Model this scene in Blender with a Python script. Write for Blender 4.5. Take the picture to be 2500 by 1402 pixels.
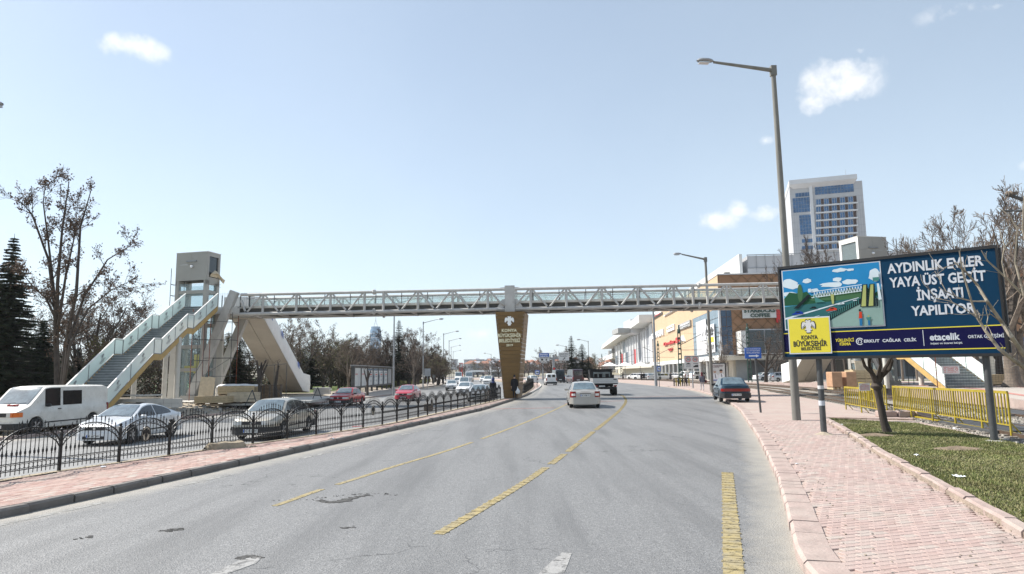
import bpy, math, random
import numpy as np
from mathutils import Vector, Matrix
random.seed(7); RNG = np.random.default_rng(7)
for o in list(bpy.data.objects): bpy.data.objects.remove(o, do_unlink=True)
S = bpy.context.scene
COL = S.collection
PI = math.pi
# ---------------------------------------------------------------- camera
EYE = Vector((0, 0, 2.0)); FOC = 1620.0
PITCH = math.atan(209/FOC); ROLL = 0.0125
_f = Vector((0, math.cos(PITCH), math.sin(PITCH)))
_r0 = Vector((1, 0, 0)); _u0 = Vector((0, -math.sin(PITCH), math.cos(PITCH)))
_r = _r0*math.cos(ROLL) - _u0*math.sin(ROLL)
_u = _r0*math.sin(ROLL) + _u0*math.cos(ROLL)
cam_d = bpy.data.cameras.new('camera'); cam = bpy.data.objects.new('camera', cam_d); COL.objects.link(cam)
cam.matrix_world = Matrix(((_r.x, _u.x, -_f.x, EYE.x), (_r.y, _u.y, -_f.y, EYE.y), (_r.z, _u.z, -_f.z, EYE.z), (0, 0, 0, 1)))
cam_d.sensor_width = 36; cam_d.lens = 36*FOC/2500; cam_d.clip_start = 0.1; cam_d.clip_end = 9000
S.camera = cam
# ---------------------------------------------------------------- light
SUN_EL, SUN_AZ = math.radians(47), math.radians(-72)      # azimuth measured from +Y towards +X
to_sun = Vector((math.sin(SUN_AZ)*math.cos(SUN_EL), math.cos(SUN_AZ)*math.cos(SUN_EL), math.sin(SUN_EL)))
sl = bpy.data.lights.new('sun', 'SUN'); sun = bpy.data.objects.new('sun', sl); COL.objects.link(sun)
sl.energy = 5.0; sl.angle = math.radians(0.53); sl.color = (1, .955, .88)
sun.rotation_euler = (-to_sun).to_track_quat('-Z', 'Y').to_euler()
S.view_settings.view_transform = 'Standard'; S.view_settings.look = 'None'
S.view_settings.exposure = 0.6; S.view_settings.gamma = 1; S.view_settings.use_curve_mapping = False

def ray(px, py):
    return _f + _r*((px-1250)/FOC) - _u*((py-701)/FOC)
def G(px, py, z=0.0):
    "point of the horizontal plane z that the photograph shows at a pixel"
    d = ray(px, py); t = (z-EYE.z)/d.z
    return EYE + d*t
def AT(px, py, Y):
    d = ray(px, py); return EYE + d*(Y/d.y)
def ONP(px, py, A, B):
    "point on the vertical plane through ground points A and B"
    n = Vector((-(B[1]-A[1]), B[0]-A[0], 0)); d = ray(px, py)
    return EYE + d*((Vector((A[0], A[1], 0))-EYE).dot(n)/d.dot(n))

w = bpy.data.worlds.new('World'); S.world = w; w.use_nodes = True
nt = w.node_tree; nt.nodes.clear()
N = nt.nodes.new; L = nt.links.new
out = N('ShaderNodeOutputWorld'); bg = N('ShaderNodeBackground'); sky = N('ShaderNodeTexSky')
sky.sky_type = 'NISHITA'; sky.sun_disc = False; sky.sun_elevation = SUN_EL; sky.sun_rotation = SUN_AZ
sky.altitude = 1000; sky.air_density = 1.0; sky.dust_density = 1.6; sky.ozone_density = 1.2
SKY_STRENGTH = 0.106
bg.inputs['Strength'].default_value = SKY_STRENGTH
geo = N('ShaderNodeTexCoord')
# clouds: small cumulus puffs at fixed directions of the sky
def vec_math(op, a, b=None):
    n = N('ShaderNodeVectorMath'); n.operation = op
    for i, x in enumerate((a, b)):
        if x is None: continue
        if isinstance(x, (tuple, list, Vector)): n.inputs[i].default_value = tuple(x)
        else: L(x, n.inputs[i])
    return n
def mth(op, a, b=None, clamp=False, tree=None):
    n = (tree or nt).nodes.new('ShaderNodeMath'); n.operation = op; n.use_clamp = clamp
    for i, x in enumerate((a, b)):
        if x is None: continue
        if isinstance(x, (int, float)): n.inputs[i].default_value = x
        else: (tree or nt).links.new(x, n.inputs[i])
    return n.outputs[0]
noi = N('ShaderNodeTexNoise'); noi.inputs['Scale'].default_value = 27; noi.inputs['Detail'].default_value = 7; noi.inputs['Roughness'].default_value = .6
L(geo.outputs['Generated'], noi.inputs['Vector'])
total = None
for (cx, cy, rx, ry, k) in ((330, 115, 80, 38, 1.15), (2040, 205, 92, 66, 1.6), (2000, 250, 60, 36, 1.3), (1745, 540, 66, 36, 1.2), (1800, 512, 46, 24, 1.0), (1872, 522, 48, 26, 1.15),
                            (1868, 344, 26, 16, .7), (2100, 122, 40, 20, .62), (2440, 14, 60, 18, .55), (2500, 405, 30, 30, .6), (1175, 815, 60, 22, .45), (2330, 30, 90, 26, .5), (2110, 150, 60, 26, .5)):
    c = ray(cx, cy).normalized()
    ex = (ray(cx+10, cy)-ray(cx, cy)).normalized(); ey = (ray(cx, cy-10)-ray(cx, cy)).normalized()
    dif = vec_math('SUBTRACT', geo.outputs['Generated'], c)
    dx = vec_math('DOT_PRODUCT', dif.outputs[0], ex); dy = vec_math('DOT_PRODUCT', dif.outputs[0], ey)
    l = ray(cx, cy).length*FOC
    a = mth('POWER', mth('ABSOLUTE', mth('MULTIPLY', dx.outputs['Value'], l/rx)), 2)
    b = mth('POWER', mth('ABSOLUTE', mth('MULTIPLY', dy.outputs['Value'], l/ry)), 2)
    m = mth('MULTIPLY', mth('SUBTRACT', 1.2, mth('SQRT', mth('ADD', a, b))), k*.8, clamp=True)
    total = m if total is None else mth('MAXIMUM', total, m)
nz = mth('MULTIPLY', mth('SUBTRACT', noi.outputs['Fac'], .5), 2.3)
dens = mth('MULTIPLY', mth('SUBTRACT', mth('ADD', total, nz), 0.30), 1.2, clamp=True)
dens = mth('MULTIPLY', dens, mth('MULTIPLY', total, 2.2, clamp=True))
dens = mth('MULTIPLY', dens, .82)
# thin veil that whitens the sky towards the horizon, the same all round
sep = N('ShaderNodeSeparateXYZ'); L(geo.outputs['Generated'], sep.inputs[0])
veil = mth('ADD', mth('MULTIPLY', mth('POWER', mth('SUBTRACT', 1.0, mth('ABSOLUTE', sep.outputs['Z'])), 3.0), 0.50), .26, clamp=True)
n2 = N('ShaderNodeTexNoise'); n2.inputs['Scale'].default_value = 2.2; n2.inputs['Detail'].default_value = 5
L(geo.outputs['Generated'], n2.inputs['Vector'])
veil = mth('MULTIPLY', veil, mth('ADD', mth('MULTIPLY', n2.outputs['Fac'], .5), .75), clamp=True)
mixv = N('ShaderNodeMixRGB'); mixv.inputs[2].default_value = (6.0, 6.95, 7.45, 1)
L(veil, mixv.inputs[0]); L(sky.outputs[0], mixv.inputs[1])
mixc = N('ShaderNodeMixRGB'); mixc.inputs[2].default_value = (8.0, 7.9, 7.8, 1)
L(dens, mixc.inputs[0]); L(mixv.outputs[0], mixc.inputs[1])
L(mixc.outputs[0], bg.inputs[0]); L(bg.outputs[0], out.inputs[0])

# ---------------------------------------------------------------- materials
def mat(name, col, rough=.6, metal=0, var=.12, scale=3.0, bump=0, bscale=40, alpha=1, spec=.5, trans=0, col2=None, coat=0, emit=0, detail=4, stretch=None):
    m = bpy.data.materials.new(name); m.use_nodes = True; t = m.node_tree
    p = t.nodes['Principled BSDF']; p.inputs['Roughness'].default_value = rough; p.inputs['Metallic'].default_value = metal
    p.inputs['Specular IOR Level'].default_value = spec
    if coat: p.inputs['Coat Weight'].default_value = coat; p.inputs['Coat Roughness'].default_value = .05
    if trans: p.inputs['Transmission Weight'].default_value = trans
    p.inputs['Alpha'].default_value = alpha
    c = tuple(col)+(1,)
    tc = t.nodes.new('ShaderNodeTexCoord'); vec = tc.outputs['Object']
    if stretch:
        mp = t.nodes.new('ShaderNodeMapping'); mp.inputs['Scale'].default_value = stretch
        t.links.new(vec, mp.inputs[0]); vec = mp.outputs[0]
    if var > 0 or col2:
        n = t.nodes.new('ShaderNodeTexNoise'); n.inputs['Scale'].default_value = scale; n.inputs['Detail'].default_value = detail; n.inputs['Roughness'].default_value = .62
        t.links.new(vec, n.inputs['Vector'])
        r = t.nodes.new('ShaderNodeMapRange'); r.inputs[1].default_value = .32; r.inputs[2].default_value = .68
        t.links.new(n.outputs['Fac'], r.inputs[0])
        x = t.nodes.new('ShaderNodeMixRGB')
        if col2: x.inputs[1].default_value = c; x.inputs[2].default_value = tuple(col2)+(1,)
        else:
            x.inputs[1].default_value = tuple(v*(1-var) for v in col)+(1,); x.inputs[2].default_value = tuple(min(1, v*(1+var)) for v in col)+(1,)
        t.links.new(r.outputs[0], x.inputs[0]); t.links.new(x.outputs[0], p.inputs['Base Color'])
    else: p.inputs['Base Color'].default_value = c
    if bump:
        n = t.nodes.new('ShaderNodeTexNoise'); n.inputs['Scale'].default_value = bscale; n.inputs['Detail'].default_value = 4
        t.links.new(vec, n.inputs['Vector'])
        b = t.nodes.new('ShaderNodeBump'); b.inputs['Strength'].default_value = bump; b.inputs['Distance'].default_value = .02
        t.links.new(n.outputs['Fac'], b.inputs['Height']); t.links.new(b.outputs[0], p.inputs['Normal'])
    return m
M = {}
def glassy(name, tint, alpha, rough=.04):
    m = bpy.data.materials.new(name); m.use_nodes = True; t = m.node_tree; t.nodes.clear()
    o = t.nodes.new('ShaderNodeOutputMaterial'); mx = t.nodes.new('ShaderNodeMixShader'); tr = t.nodes.new('ShaderNodeBsdfTransparent'); p = t.nodes.new('ShaderNodeBsdfPrincipled')
    tr.inputs[0].default_value = (*[min(1, .5+.5*c/max(tint)) for c in tint], 1)
    p.inputs['Base Color'].default_value = (*tint, 1); p.inputs['Roughness'].default_value = rough; p.inputs['Specular IOR Level'].default_value = .8
    mx.inputs[0].default_value = alpha
    t.links.new(tr.outputs[0], mx.inputs[1]); t.links.new(p.outputs[0], mx.inputs[2]); t.links.new(mx.outputs[0], o.inputs[0])
    return m

def worn(name, col, col2, lo, hi, sc=9):
    m = mat(name, col, .85, 0, .14, 5, col2=col2, bump=.25); t = m.node_tree; n = t.nodes.new('ShaderNodeTexNoise'); n.inputs['Scale'].default_value = sc; n.inputs['Detail'].default_value = 8; n.inputs['Roughness'].default_value = .72
    tc = t.nodes.new('ShaderNodeTexCoord'); t.links.new(tc.outputs['Object'], n.inputs['Vector']); r = t.nodes.new('ShaderNodeMapRange'); r.inputs[1].default_value = lo; r.inputs[2].default_value = hi; t.links.new(n.outputs['Fac'], r.inputs[0]); t.links.new(r.outputs[0], t.nodes['Principled BSDF'].inputs['Alpha']); return m

# ---------------------------------------------------------------- mesh builder
class MB:
    def __init__(s, org=(0, 0, 0)): s.v = []; s.f = []; s.m = []; s.org = Vector(org)
    def add(s, pts, faces, mi=0):
        b = len(s.v); s.v += [tuple(p) for p in pts]; s.f += [tuple(i+b for i in q) for q in faces]; s.m += [mi]*len(faces); return s
    def box(s, c, d, rz=0, mi=0, top=1.0):
        hx, hy, hz = d[0]/2, d[1]/2, d[2]/2; ca, sa = math.cos(rz), math.sin(rz); P = []
        for z, k in ((-hz, 1), (hz, top)):
            for x, y in ((-hx, -hy), (hx, -hy), (hx, hy), (-hx, hy)):
                x *= k; y *= k; P.append((c[0]+x*ca-y*sa, c[1]+x*sa+y*ca, c[2]+z))
        return s.add(P, [(3, 2, 1, 0), (4, 5, 6, 7), (0, 1, 5, 4), (1, 2, 6, 5), (2, 3, 7, 6), (3, 0, 4, 7)], mi)
    def rbox(s, c, d, r, mi=0, n=2):
        "box with rounded vertical-to-top edges (chamfer)"
        hx, hy, hz = d[0]/2, d[1]/2, d[2]/2; rings = []
        for z, k in ((-hz, -r), (-hz+r, 0), (hz-r, 0), (hz, -r)):
            rings.append([(c[0]+x, c[1]+y, c[2]+z) for x, y in ((-hx-k, -hy-k), (hx+k, -hy-k), (hx+k, hy+k), (-hx-k, hy+k))])
        P = [p for r_ in rings for p in r_]; F = [(3, 2, 1, 0), (12, 13, 14, 15)]
        for a in range(3):
            for i in range(4): F.append((a*4+i, a*4+(i+1) % 4, a*4+4+(i+1) % 4, a*4+4+i))
        return s.add(P, F, mi)
    def beam(s, p0, p1, w, h, mi=0, up=(0, 0, 1), w1=None, h1=None):
        p0 = Vector(p0); p1 = Vector(p1); d = (p1-p0).normalized(); up = Vector(up)
        if abs(d.dot(up)) > .99: up = Vector((0, 1, 0))
        a = d.cross(up).normalized(); b = a.cross(d).normalized(); P = []
        for p, ww, hh in ((p0, w, h), (p1, w1 or w, h1 or h)):
            for x, y in ((-1, -1), (1, -1), (1, 1), (-1, 1)): P.append(p+a*(x*ww/2)+b*(y*hh/2))
        return s.add(P, [(3, 2, 1, 0), (4, 5, 6, 7), (0, 1, 5, 4), (1, 2, 6, 5), (2, 3, 7, 6), (3, 0, 4, 7)], mi)
    def tube(s, p0, p1, r0, r1=None, n=8, mi=0, caps=True):
        p0 = Vector(p0); p1 = Vector(p1); r1 = r0 if r1 is None else r1
        d = (p1-p0); d = d.normalized() if d.length > 1e-9 else Vector((0, 0, 1)); a = d.orthogonal().normalized(); b = d.cross(a); P = []
        for p, r in ((p0, r0), (p1, r1)):
            for i in range(n): t = 2*PI*i/n; P.append(p+a*(r*math.cos(t))+b*(r*math.sin(t)))
        F = [(i, (i+1) % n, n+(i+1) % n, n+i) for i in range(n)]
        if caps: F += [tuple(range(n-1, -1, -1)), tuple(range(n, 2*n))]
        return s.add(P, F, mi)
    def path(s, pts, r, n=6, mi=0):
        rs = r if isinstance(r, (list, tuple)) else [r]*len(pts); P = []; F = []; pts = [Vector(p) for p in pts]
        ref = None
        for k, p in enumerate(pts):
            d = (pts[min(k+1, len(pts)-1)]-pts[max(k-1, 0)]).normalized()
            if ref is None: ref = d.orthogonal().normalized()
            a = (ref-d*ref.dot(d)); a = a.normalized() if a.length > 1e-6 else d.orthogonal().normalized(); ref = a; b = d.cross(a)
            for i in range(n): t = 2*PI*i/n; P.append(p+a*(rs[k]*math.cos(t))+b*(rs[k]*math.sin(t)))
        for k in range(len(pts)-1):
            for i in range(n): F.append((k*n+i, k*n+(i+1) % n, (k+1)*n+(i+1) % n, (k+1)*n+i))
        F += [tuple(range(n-1, -1, -1)), tuple(range((len(pts)-1)*n, len(pts)*n))]
        return s.add(P, F, mi)
    def ring(s, c, r, t, ax=(0, 0, 1), n=12, m=4, mi=0, rz=None):
        c = Vector(c); ax = Vector(ax).normalized(); a = ax.orthogonal().normalized(); b = ax.cross(a); P = []; F = []
        for i in range(n):
            u = 2*PI*i/n; e = a*math.cos(u)+b*math.sin(u)
            for j in range(m): v = 2*PI*(j+.5)/m; P.append(c+e*(r+t*math.cos(v))+ax*(t*math.sin(v)))
        for i in range(n):
            for j in range(m): F.append((i*m+j, ((i+1) % n)*m+j, ((i+1) % n)*m+(j+1) % m, i*m+(j+1) % m))
        return s.add(P, F, mi)
    def lathe(s, prof, c=(0, 0, 0), ax='z', n=16, mi=0):
        P = []; F = []; c = Vector(c)
        for (r, h) in prof:
            for i in range(n):
                t = 2*PI*i/n; x, y = r*math.cos(t), r*math.sin(t)
                P.append(c+Vector((x, y, h) if ax == 'z' else ((x, h, y) if ax == 'y' else (h, x, y))))
        for k in range(len(prof)-1):
            for i in range(n): F.append((k*n+i, k*n+(i+1) % n, (k+1)*n+(i+1) % n, (k+1)*n+i))
        return s.add(P, F, mi)
    def ext(s, pts, off, mi=0):
        "closed 3-D polygon pushed along off"
        off = Vector(off); n = len(pts); P = [Vector(p) for p in pts]; P += [p+off for p in P]
        return s.add(P, [tuple(range(n-1, -1, -1)), tuple(range(n, 2*n))]+[(i, (i+1) % n, n+(i+1) % n, n+i) for i in range(n)], mi)
    def grid(s, rows, mi=0):
        n = len(rows[0]); P = [p for r in rows for p in r]
        return s.add(P, [(a*n+i, a*n+i+1, (a+1)*n+i+1, (a+1)*n+i) for a in range(len(rows)-1) for i in range(n-1)], mi)
    def obj(s, name, mats, parent=None, smooth=False, kind=None, **kw):
        me = bpy.data.meshes.new(name); o_ = s.org
        me.from_pydata([(p[0]-o_.x, p[1]-o_.y, p[2]-o_.z) for p in s.v], [], s.f)
        for m in (mats if isinstance(mats, (list, tuple)) else [mats]): me.materials.append(m)
        if any(s.m): me.polygons.foreach_set('material_index', s.m)
        if smooth:
            me.polygons.foreach_set('use_smooth', [True]*len(me.polygons))
            if smooth != 'all': me.set_sharp_from_angle(angle=math.radians(38))
        o = bpy.data.objects.new(name, me); COL.objects.link(o)
        if parent: o.parent = parent
        elif any(s.org): o.location = s.org
        if kind: o['kind'] = kind
        tagd(o, **kw); return o
def tagd(o, label=None, cat=None, group=None):
    if label: o['label'] = label
    if cat: o['category'] = cat
    if group: o['group'] = group
    return o
def thing(name, label, cat, loc=(0, 0, 0), rz=0, group=None):
    o = bpy.data.objects.new(name, None); COL.objects.link(o); o.location = loc; o.rotation_euler = (0, 0, rz); o.empty_display_size = .2
    return tagd(o, label, cat, group)
def dup(root, loc, rz, label=None, group=None, scale=None):
    def cp(o, par):
        c = o.copy(); COL.objects.link(c)
        if par: c.parent = par
        for ch in o.children: cp(ch, c)
        return c
    r = cp(root, None); r.location = loc; r.rotation_euler = (0, 0, rz)
    if label: r['label'] = label
    if group: r['group'] = group
    if scale: r.scale = scale if isinstance(scale, tuple) else (scale,)*3
    return r
_tx = {}
def text_geo(s, bold=0.0):
    bold = min(bold, .032)
    k = (s, bold)
    if k in _tx: return _tx[k]
    c = bpy.data.curves.new('t', 'FONT'); c.body = s; c.size = 1; c.offset = bold; c.resolution_u = 2
    o = bpy.data.objects.new('t', c)
    me = bpy.data.meshes.new_from_object(o)
    V = [tuple(v.co) for v in me.vertices]; F = [tuple(p.vertices) for p in me.polygons]
    bpy.data.objects.remove(o); bpy.data.curves.remove(c); bpy.data.meshes.remove(me)
    _tx[k] = (V, F); return _tx[k]
def put_text(mb, s, x0, x1, y0, y1, P, bold=.012, thick=0.0, mi=0, nrm=None, keep=False):
    "lettering stretched to a rectangle; P(x, y) gives the 3-D point"
    V, F = text_geo(s, bold)
    if not V: return
    ax, bx = min(v[0] for v in V), max(v[0] for v in V); ay, by = min(v[1] for v in V), max(v[1] for v in V)
    if '\n' not in s and any(c.isalnum() for c in s):
        hv = text_geo('H', bold)[0]; ay, by = min(v[1] for v in hv), max(v[1] for v in hv)
    Q = [P(x0+(v[0]-ax)/(bx-ax)*(x1-x0), y0+(v[1]-ay)/max(by-ay, 1e-6)*(y1-y0)) for v in V]
    if thick and nrm is not None:
        nv = Vector(nrm)*thick; n = len(Q); Q2 = [Vector(q)+nv for q in Q]
        ed = {}
        for f in F:
            for a, b in zip(f, f[1:]+f[:1]): ed[(a, b)] = 1
        sides = [(a, b, n+b, n+a) for (a, b) in ed if (b, a) not in ed]
        mb.add(list(Q)+Q2, [tuple(i+n for i in f) for f in F]+sides, mi)
    else: mb.add(Q, F, mi)
EAGLE = [(0, 1.0), (.1, 1.12), (.26, 1.16), (.42, 1.05), (.5, .9), (.34, .94), (.3, .8), (.42, .72), (.62, .86), (.85, .84), (.98, .62), (1.04, .3), (1.05, -.1), (.96, -.35), (.9, -.05), (.84, -.3), (.78, 0), (.7, -.22),
         (.66, .12), (.56, -.02), (.5, .22), (.38, .1), (.36, -.25), (.55, -.42), (.52, -.55), (.3, -.5), (.34, -.85), (.2, -.95), (.1, -.88), (0, -.98)]
def put_eagle(mb, cx, cy, s, P, nrm, thick, mi=0):
    pts = EAGLE + [(-x, y) for x, y in reversed(EAGLE[1:-1])]
    mb.ext([P(cx+x*s, cy+y*s) for x, y in pts], Vector(nrm)*thick, mi)
# ---------------------------------------------------------------- the palette
def M_(k, *a, **kw): M[k] = mat(k, *a, **kw)
M_('steel_paint', (.50, .485, .46), .45, .1, .10, 1.5, bump=.05, detail=7, stretch=(1.6, 1.6, .5))
M_('steel_light', (.62, .60, .55), .5, 0, .08, 1.2)
M_('steel_dark', (.075, .078, .08), .55, .3, .2)
M_('deck_dark', (.09, .088, .082), .8, 0, .2)
M_('gold_clad', (.18, .10, .028), .42, .15, .16, .8, stretch=(1, 1, 3))
M_('gold_edge', (.14, .085, .03), .6)
M_('letter_gold', (.78, .70, .48), .25, .6, .05)
M_('letter_silver', (.86, .85, .82), .25, .4, .05)
M_('stair_gold', (.50, .33, .12), .5, 0, .12)
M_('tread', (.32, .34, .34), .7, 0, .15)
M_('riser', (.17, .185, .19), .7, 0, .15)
M_('cream_clad', (.60, .56, .49), .55, 0, .05, .8)
M_('grey_clad', (.36, .345, .315), .5, 0, .05, .8)
M_('wrap_white', (.80, .79, .76), .42, 0, .05, 1.5, bump=.5, bscale=5)
M_('soffit', (.50, .45, .38), .65, 0, .08, .7)
M_('white_steel', (.82, .81, .78), .4, 0, .05)
M_('glass_frost', (.72, .84, .80), .22, 0, .03, alpha=1)
M['glass_rail'] = glassy('glass_rail', (.66, .71, .70), .20)
M['glass_stair'] = glassy('glass_stair', (.80, .91, .87), .93, .12)
M['glass_clear'] = glassy('glass_clear', (.45, .55, .58), .28)
M_('glass_dark', (.02, .028, .034), .06, 0, 0, spec=.8)
M_('glass_blue', (.022, .052, .10), .12, .2, .35, .35, spec=.8)
M_('glass_tower', (.05, .12, .235), .12, .25, .3, .35, spec=.8); M_('glass_grey', (.16, .22, .27), .12, .3, .25, .3, spec=.8)  # tower glass: blue of the reflected sky put into its base colour
M_('iron_black', (.009, .009, .010), .42, .2, .3, 8)
M_('medal', (.45, .42, .34), .5, .2, .2)
M_('concrete', (.36, .345, .315), .85, 0, .16, 1.3, bump=.3)
M_('concrete_pole', (.19, .185, .168), .85, 0, .18, 2.0, bump=.35, bscale=18, stretch=(2, 2, .35))
M_('plinth', (.52, .50, .46), .85, 0, .1, .7)
M_('heap_soil', (.20, .15, .105), .95, 0, .35, 5, bump=1.0, bscale=20); M_('soil', (.30, .25, .18), .95, 0, .28, 3.5, bump=1.0, bscale=14)
M_('dirt_light', (.34, .29, .225), .95, 0, .2, 2.0, bump=.8, bscale=9)
M_('kerb_grey', (.155, .14, .128), .85, 0, .2, 3, bump=.5, bscale=22)
M_('kerb_pink', (.36, .275, .245), .85, 0, .16, 3, bump=.4, bscale=22)
M_('kerb_white', (.55, .52, .47), .8, 0, .15, 2)
BR = []
for i, c in enumerate(((.40, .30, .27), (.385, .28, .25), (.41, .32, .285), (.37, .27, .24), (.395, .33, .295), (.39, .29, .26))):
    M_('brick_tone_%s' % 'abcdef'[i], c, .88, 0, .13, 6, bump=.4, bscale=40); BR.append(M['brick_tone_%s' % 'abcdef'[i]])
BM = []
for i, c in enumerate(((.42, .29, .25), (.40, .26, .22), (.44, .33, .285), (.37, .235, .20), (.46, .39, .34), (.41, .28, .25))):
    M_('median_brick_%s' % 'abcdef'[i], c, .88, 0, .13, 6, bump=.4, bscale=40); BM.append(M['median_brick_%s' % 'abcdef'[i]])
M_('sand_joint', (.31, .25, .20), .95, 0, .25, 9, bump=.6, bscale=40)
M_('grass_soil', (.105, .10, .05), .95, 0, .3, 2.5, bump=.8, bscale=20)
M_('grass_a', (.13, .155, .040), .7, 0, .3, 1.2)
M_('grass_b', (.25, .235, .10), .7, 0, .25, 1.2)
M_('lawn', (.10, .15, .03), .9, 0, .3, .6, bump=.6, bscale=12)
M_('ballast', (.26, .24, .21), .95, 0, .5, 9, bump=1.0, bscale=25)
M_('stone_a', (.42, .39, .34), .9, 0, .2); M_('stone_b', (.22, .20, .18), .9, 0, .2)
M_('rail_rust', (.12, .08, .055), .6, .5, .25); M_('rail_top', (.45, .44, .42), .25, .9, .1)
M_('rubber_mat', (.06, .062, .065), .8)
M['yellow_line'] = worn('yellow_line', (.36, .285, .125), (.29, .25, .165), .33, .50, 12)
M['white_line'] = worn('white_line', (.36, .355, .34), (.29, .285, .27), .42, .56, 5); M['arrow_paint'] = worn('arrow_paint', (.34, .335, .325), (.27, .265, .26), .36, .50, 9)
M['red_band'] = worn('red_band', (.34, .145, .135), (.28, .17, .15), .34, .50, 6)
M_('tar', (.075, .073, .07), .9, 0, .3, 20, bump=.8)
M_('yellow_paint', (.34, .26, .02), .45, 0, .15, 4)
M_('yellow_bright', (.85, .62, .03), .5, 0, .1)
M_('black_plain', (.012, .012, .013), .55, 0, .1)
M_('billboard_blue', (.002, .032, .075), .6, 0, .06, .8, spec=.12); M_('navy', (.004, .004, .045), .6, 0, 0, spec=.12); M_('sign_yellow', (.62, .53, .03), .5, 0, .03)
M_('board_letter', (.52, .55, .60), .5, 0, .03); M_('print_white', (.80, .82, .85), .5, 0, .03); M_('print_grey', (.55, .55, .55), .5, 0, .03)
M_('sign_blue', (.02, .10, .42), .4, 0, .05); M_('sign_red', (.55, .03, .03), .45, 0, .05); M_('sign_white', (.62, .62, .60), .5, 0, .06)
M_('galv', (.30, .31, .32), .5, .4, .12, 2)
M_('galv_back', (.36, .37, .38), .6, .2, .1)
M_('green_pole', (.035, .075, .06), .5, 0, .2)
M_('wood_crate', (.50, .39, .24), .85, 0, .2, 5, stretch=(1, 1, 8), bump=.3)
M_('wood_dark', (.20, .14, .09), .9, 0, .3, 5)
M_('wood_pale', (.56, .47, .34), .85, 0, .15, 3)
M_('cardboard', (.42, .25, .15), .85, 0, .12)
M_('tarp_white', (.80, .80, .78), .6, 0, .06, bump=.6, bscale=6); M_('tarp_blue', (.05, .16, .50), .5, 0, .1)
M_('rust_pipe', (.24, .07, .035), .7, .1, .3, 6)
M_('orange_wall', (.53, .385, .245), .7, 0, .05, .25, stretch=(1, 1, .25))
M_('orange_wall_shaded', (.30, .165, .09), .75, 0, .06, .25)  # same orange cladding, browner: shade of the camera-side face put into the colour
M_('mall_white', (.66, .655, .63), .6, 0, .05, .3); M_('mall_cream', (.56, .52, .43), .7, 0, .08, .3)
M_('mall_grey', (.34, .34, .33), .7, 0, .12, .4); M_('mall_dark', (.10, .10, .10), .6, 0, .2, .4)
M_('panel_grey', (.46, .46, .47), .55, .1, .06, .2); M_('panel_pale', (.62, .62, .63), .5, .1, .05, .2); M_('recess_brown', (.075, .048, .04), .7, 0, .15)
M_('far_white', (.52, .53, .55), .8, 0, .05); M_('far_grey', (.34, .35, .38), .8, 0, .1); M_('far_pink', (.45, .33, .30), .8, 0, .1); M_('roof_red', (.34, .17, .12), .9, 0, .15); M_('far_win', (.16, .18, .22), .4)
M_('bark', (.062, .05, .042), .92, 0, .3, 6, bump=.7, bscale=20, stretch=(1, 1, .3)); M_('bark_pale', (.27, .235, .18), .88, 0, .4, 5, bump=.4); M_('bark_mid', (.15, .12, .095), .9, 0, .3, 5)
M_('twig', (.085, .064, .052), .9, 0, .25); M_('twig_pale', (.17, .13, .10), .9, 0, .3)
M_('leaf_brown', (.095, .062, .042), .8, 0, .35, 1.5); M_('leaf_olive', (.105, .115, .025), .75, 0, .35, 1.2); M_('leaf_rust', (.14, .088, .060), .8, 0, .3, 1.5)
M_('needle', (.014, .027, .014), .7, 0, .35, 1.0); M_('needle_olive', (.032, .042, .018), .7, 0, .35, 1.0)
M_('skin', (.48, .30, .22), .6, 0, .05); M_('coat_black', (.012, .012, .014), .85, 0, .1); M_('coat_grey', (.13, .13, .16), .85, 0, .1); M_('scarf_maroon', (.10, .012, .02), .85); M_('scarf_blue', (.02, .035, .12), .85); M_('trouser_pale', (.45, .44, .47), .85); M_('trouser_dark', (.03, .03, .035), .85)
M_('tyre', (.018, .018, .018), .8, 0, .1); M_('rim', (.42, .42, .43), .3, .7, .05); M_('rim_dark', (.10, .10, .10), .5, .4)
M_('car_trim', (.02, .02, .022), .6); M_('car_glass', (.012, .017, .022), .05, 0, 0, spec=.9); M_('windscreen', (.10, .14, .16), .05, 0, .4, 2.5, spec=1.0, coat=1)
M_('lamp_clear', (.55, .57, .58), .12, .3, .1); M_('lamp_red', (.22, .008, .007), .2, 0, .1, coat=.5); M_('lamp_orange', (.65, .14, .01), .25); M_('lamp_white', (.75, .72, .68), .25); M_('chrome', (.6, .6, .6), .15, 1, 0)
M_('plate', (.72, .72, .70), .5, 0, 0)
def PAINT(k, c, r=.28, mt=0.0, coat=.6, var=.04): M[k] = mat('paint_'+k, c, r, mt, var, 2.0, coat=coat)
PAINT('p_white', (.70, .70, .69)); PAINT('p_van', (.66, .645, .60), .4, coat=.3, var=.08); PAINT('p_silver', (.52, .53, .54), .3, .45); PAINT('p_champ', (.44, .415, .38), .32, .4)
PAINT('p_volvo', (.66, .68, .70), .25, .2); PAINT('p_dacia', (.40, .375, .325), .32, .4); PAINT('p_red', (.42, .018, .022)); PAINT('p_blue', (.004, .028, .05), .3, .3); PAINT('p_maroon', (.035, .008, .012)); PAINT('p_dark', (.02, .024, .03)); PAINT('p_grey', (.16, .17, .18), .3, .4); PAINT('p_crimson', (.42, .045, .07))
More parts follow.
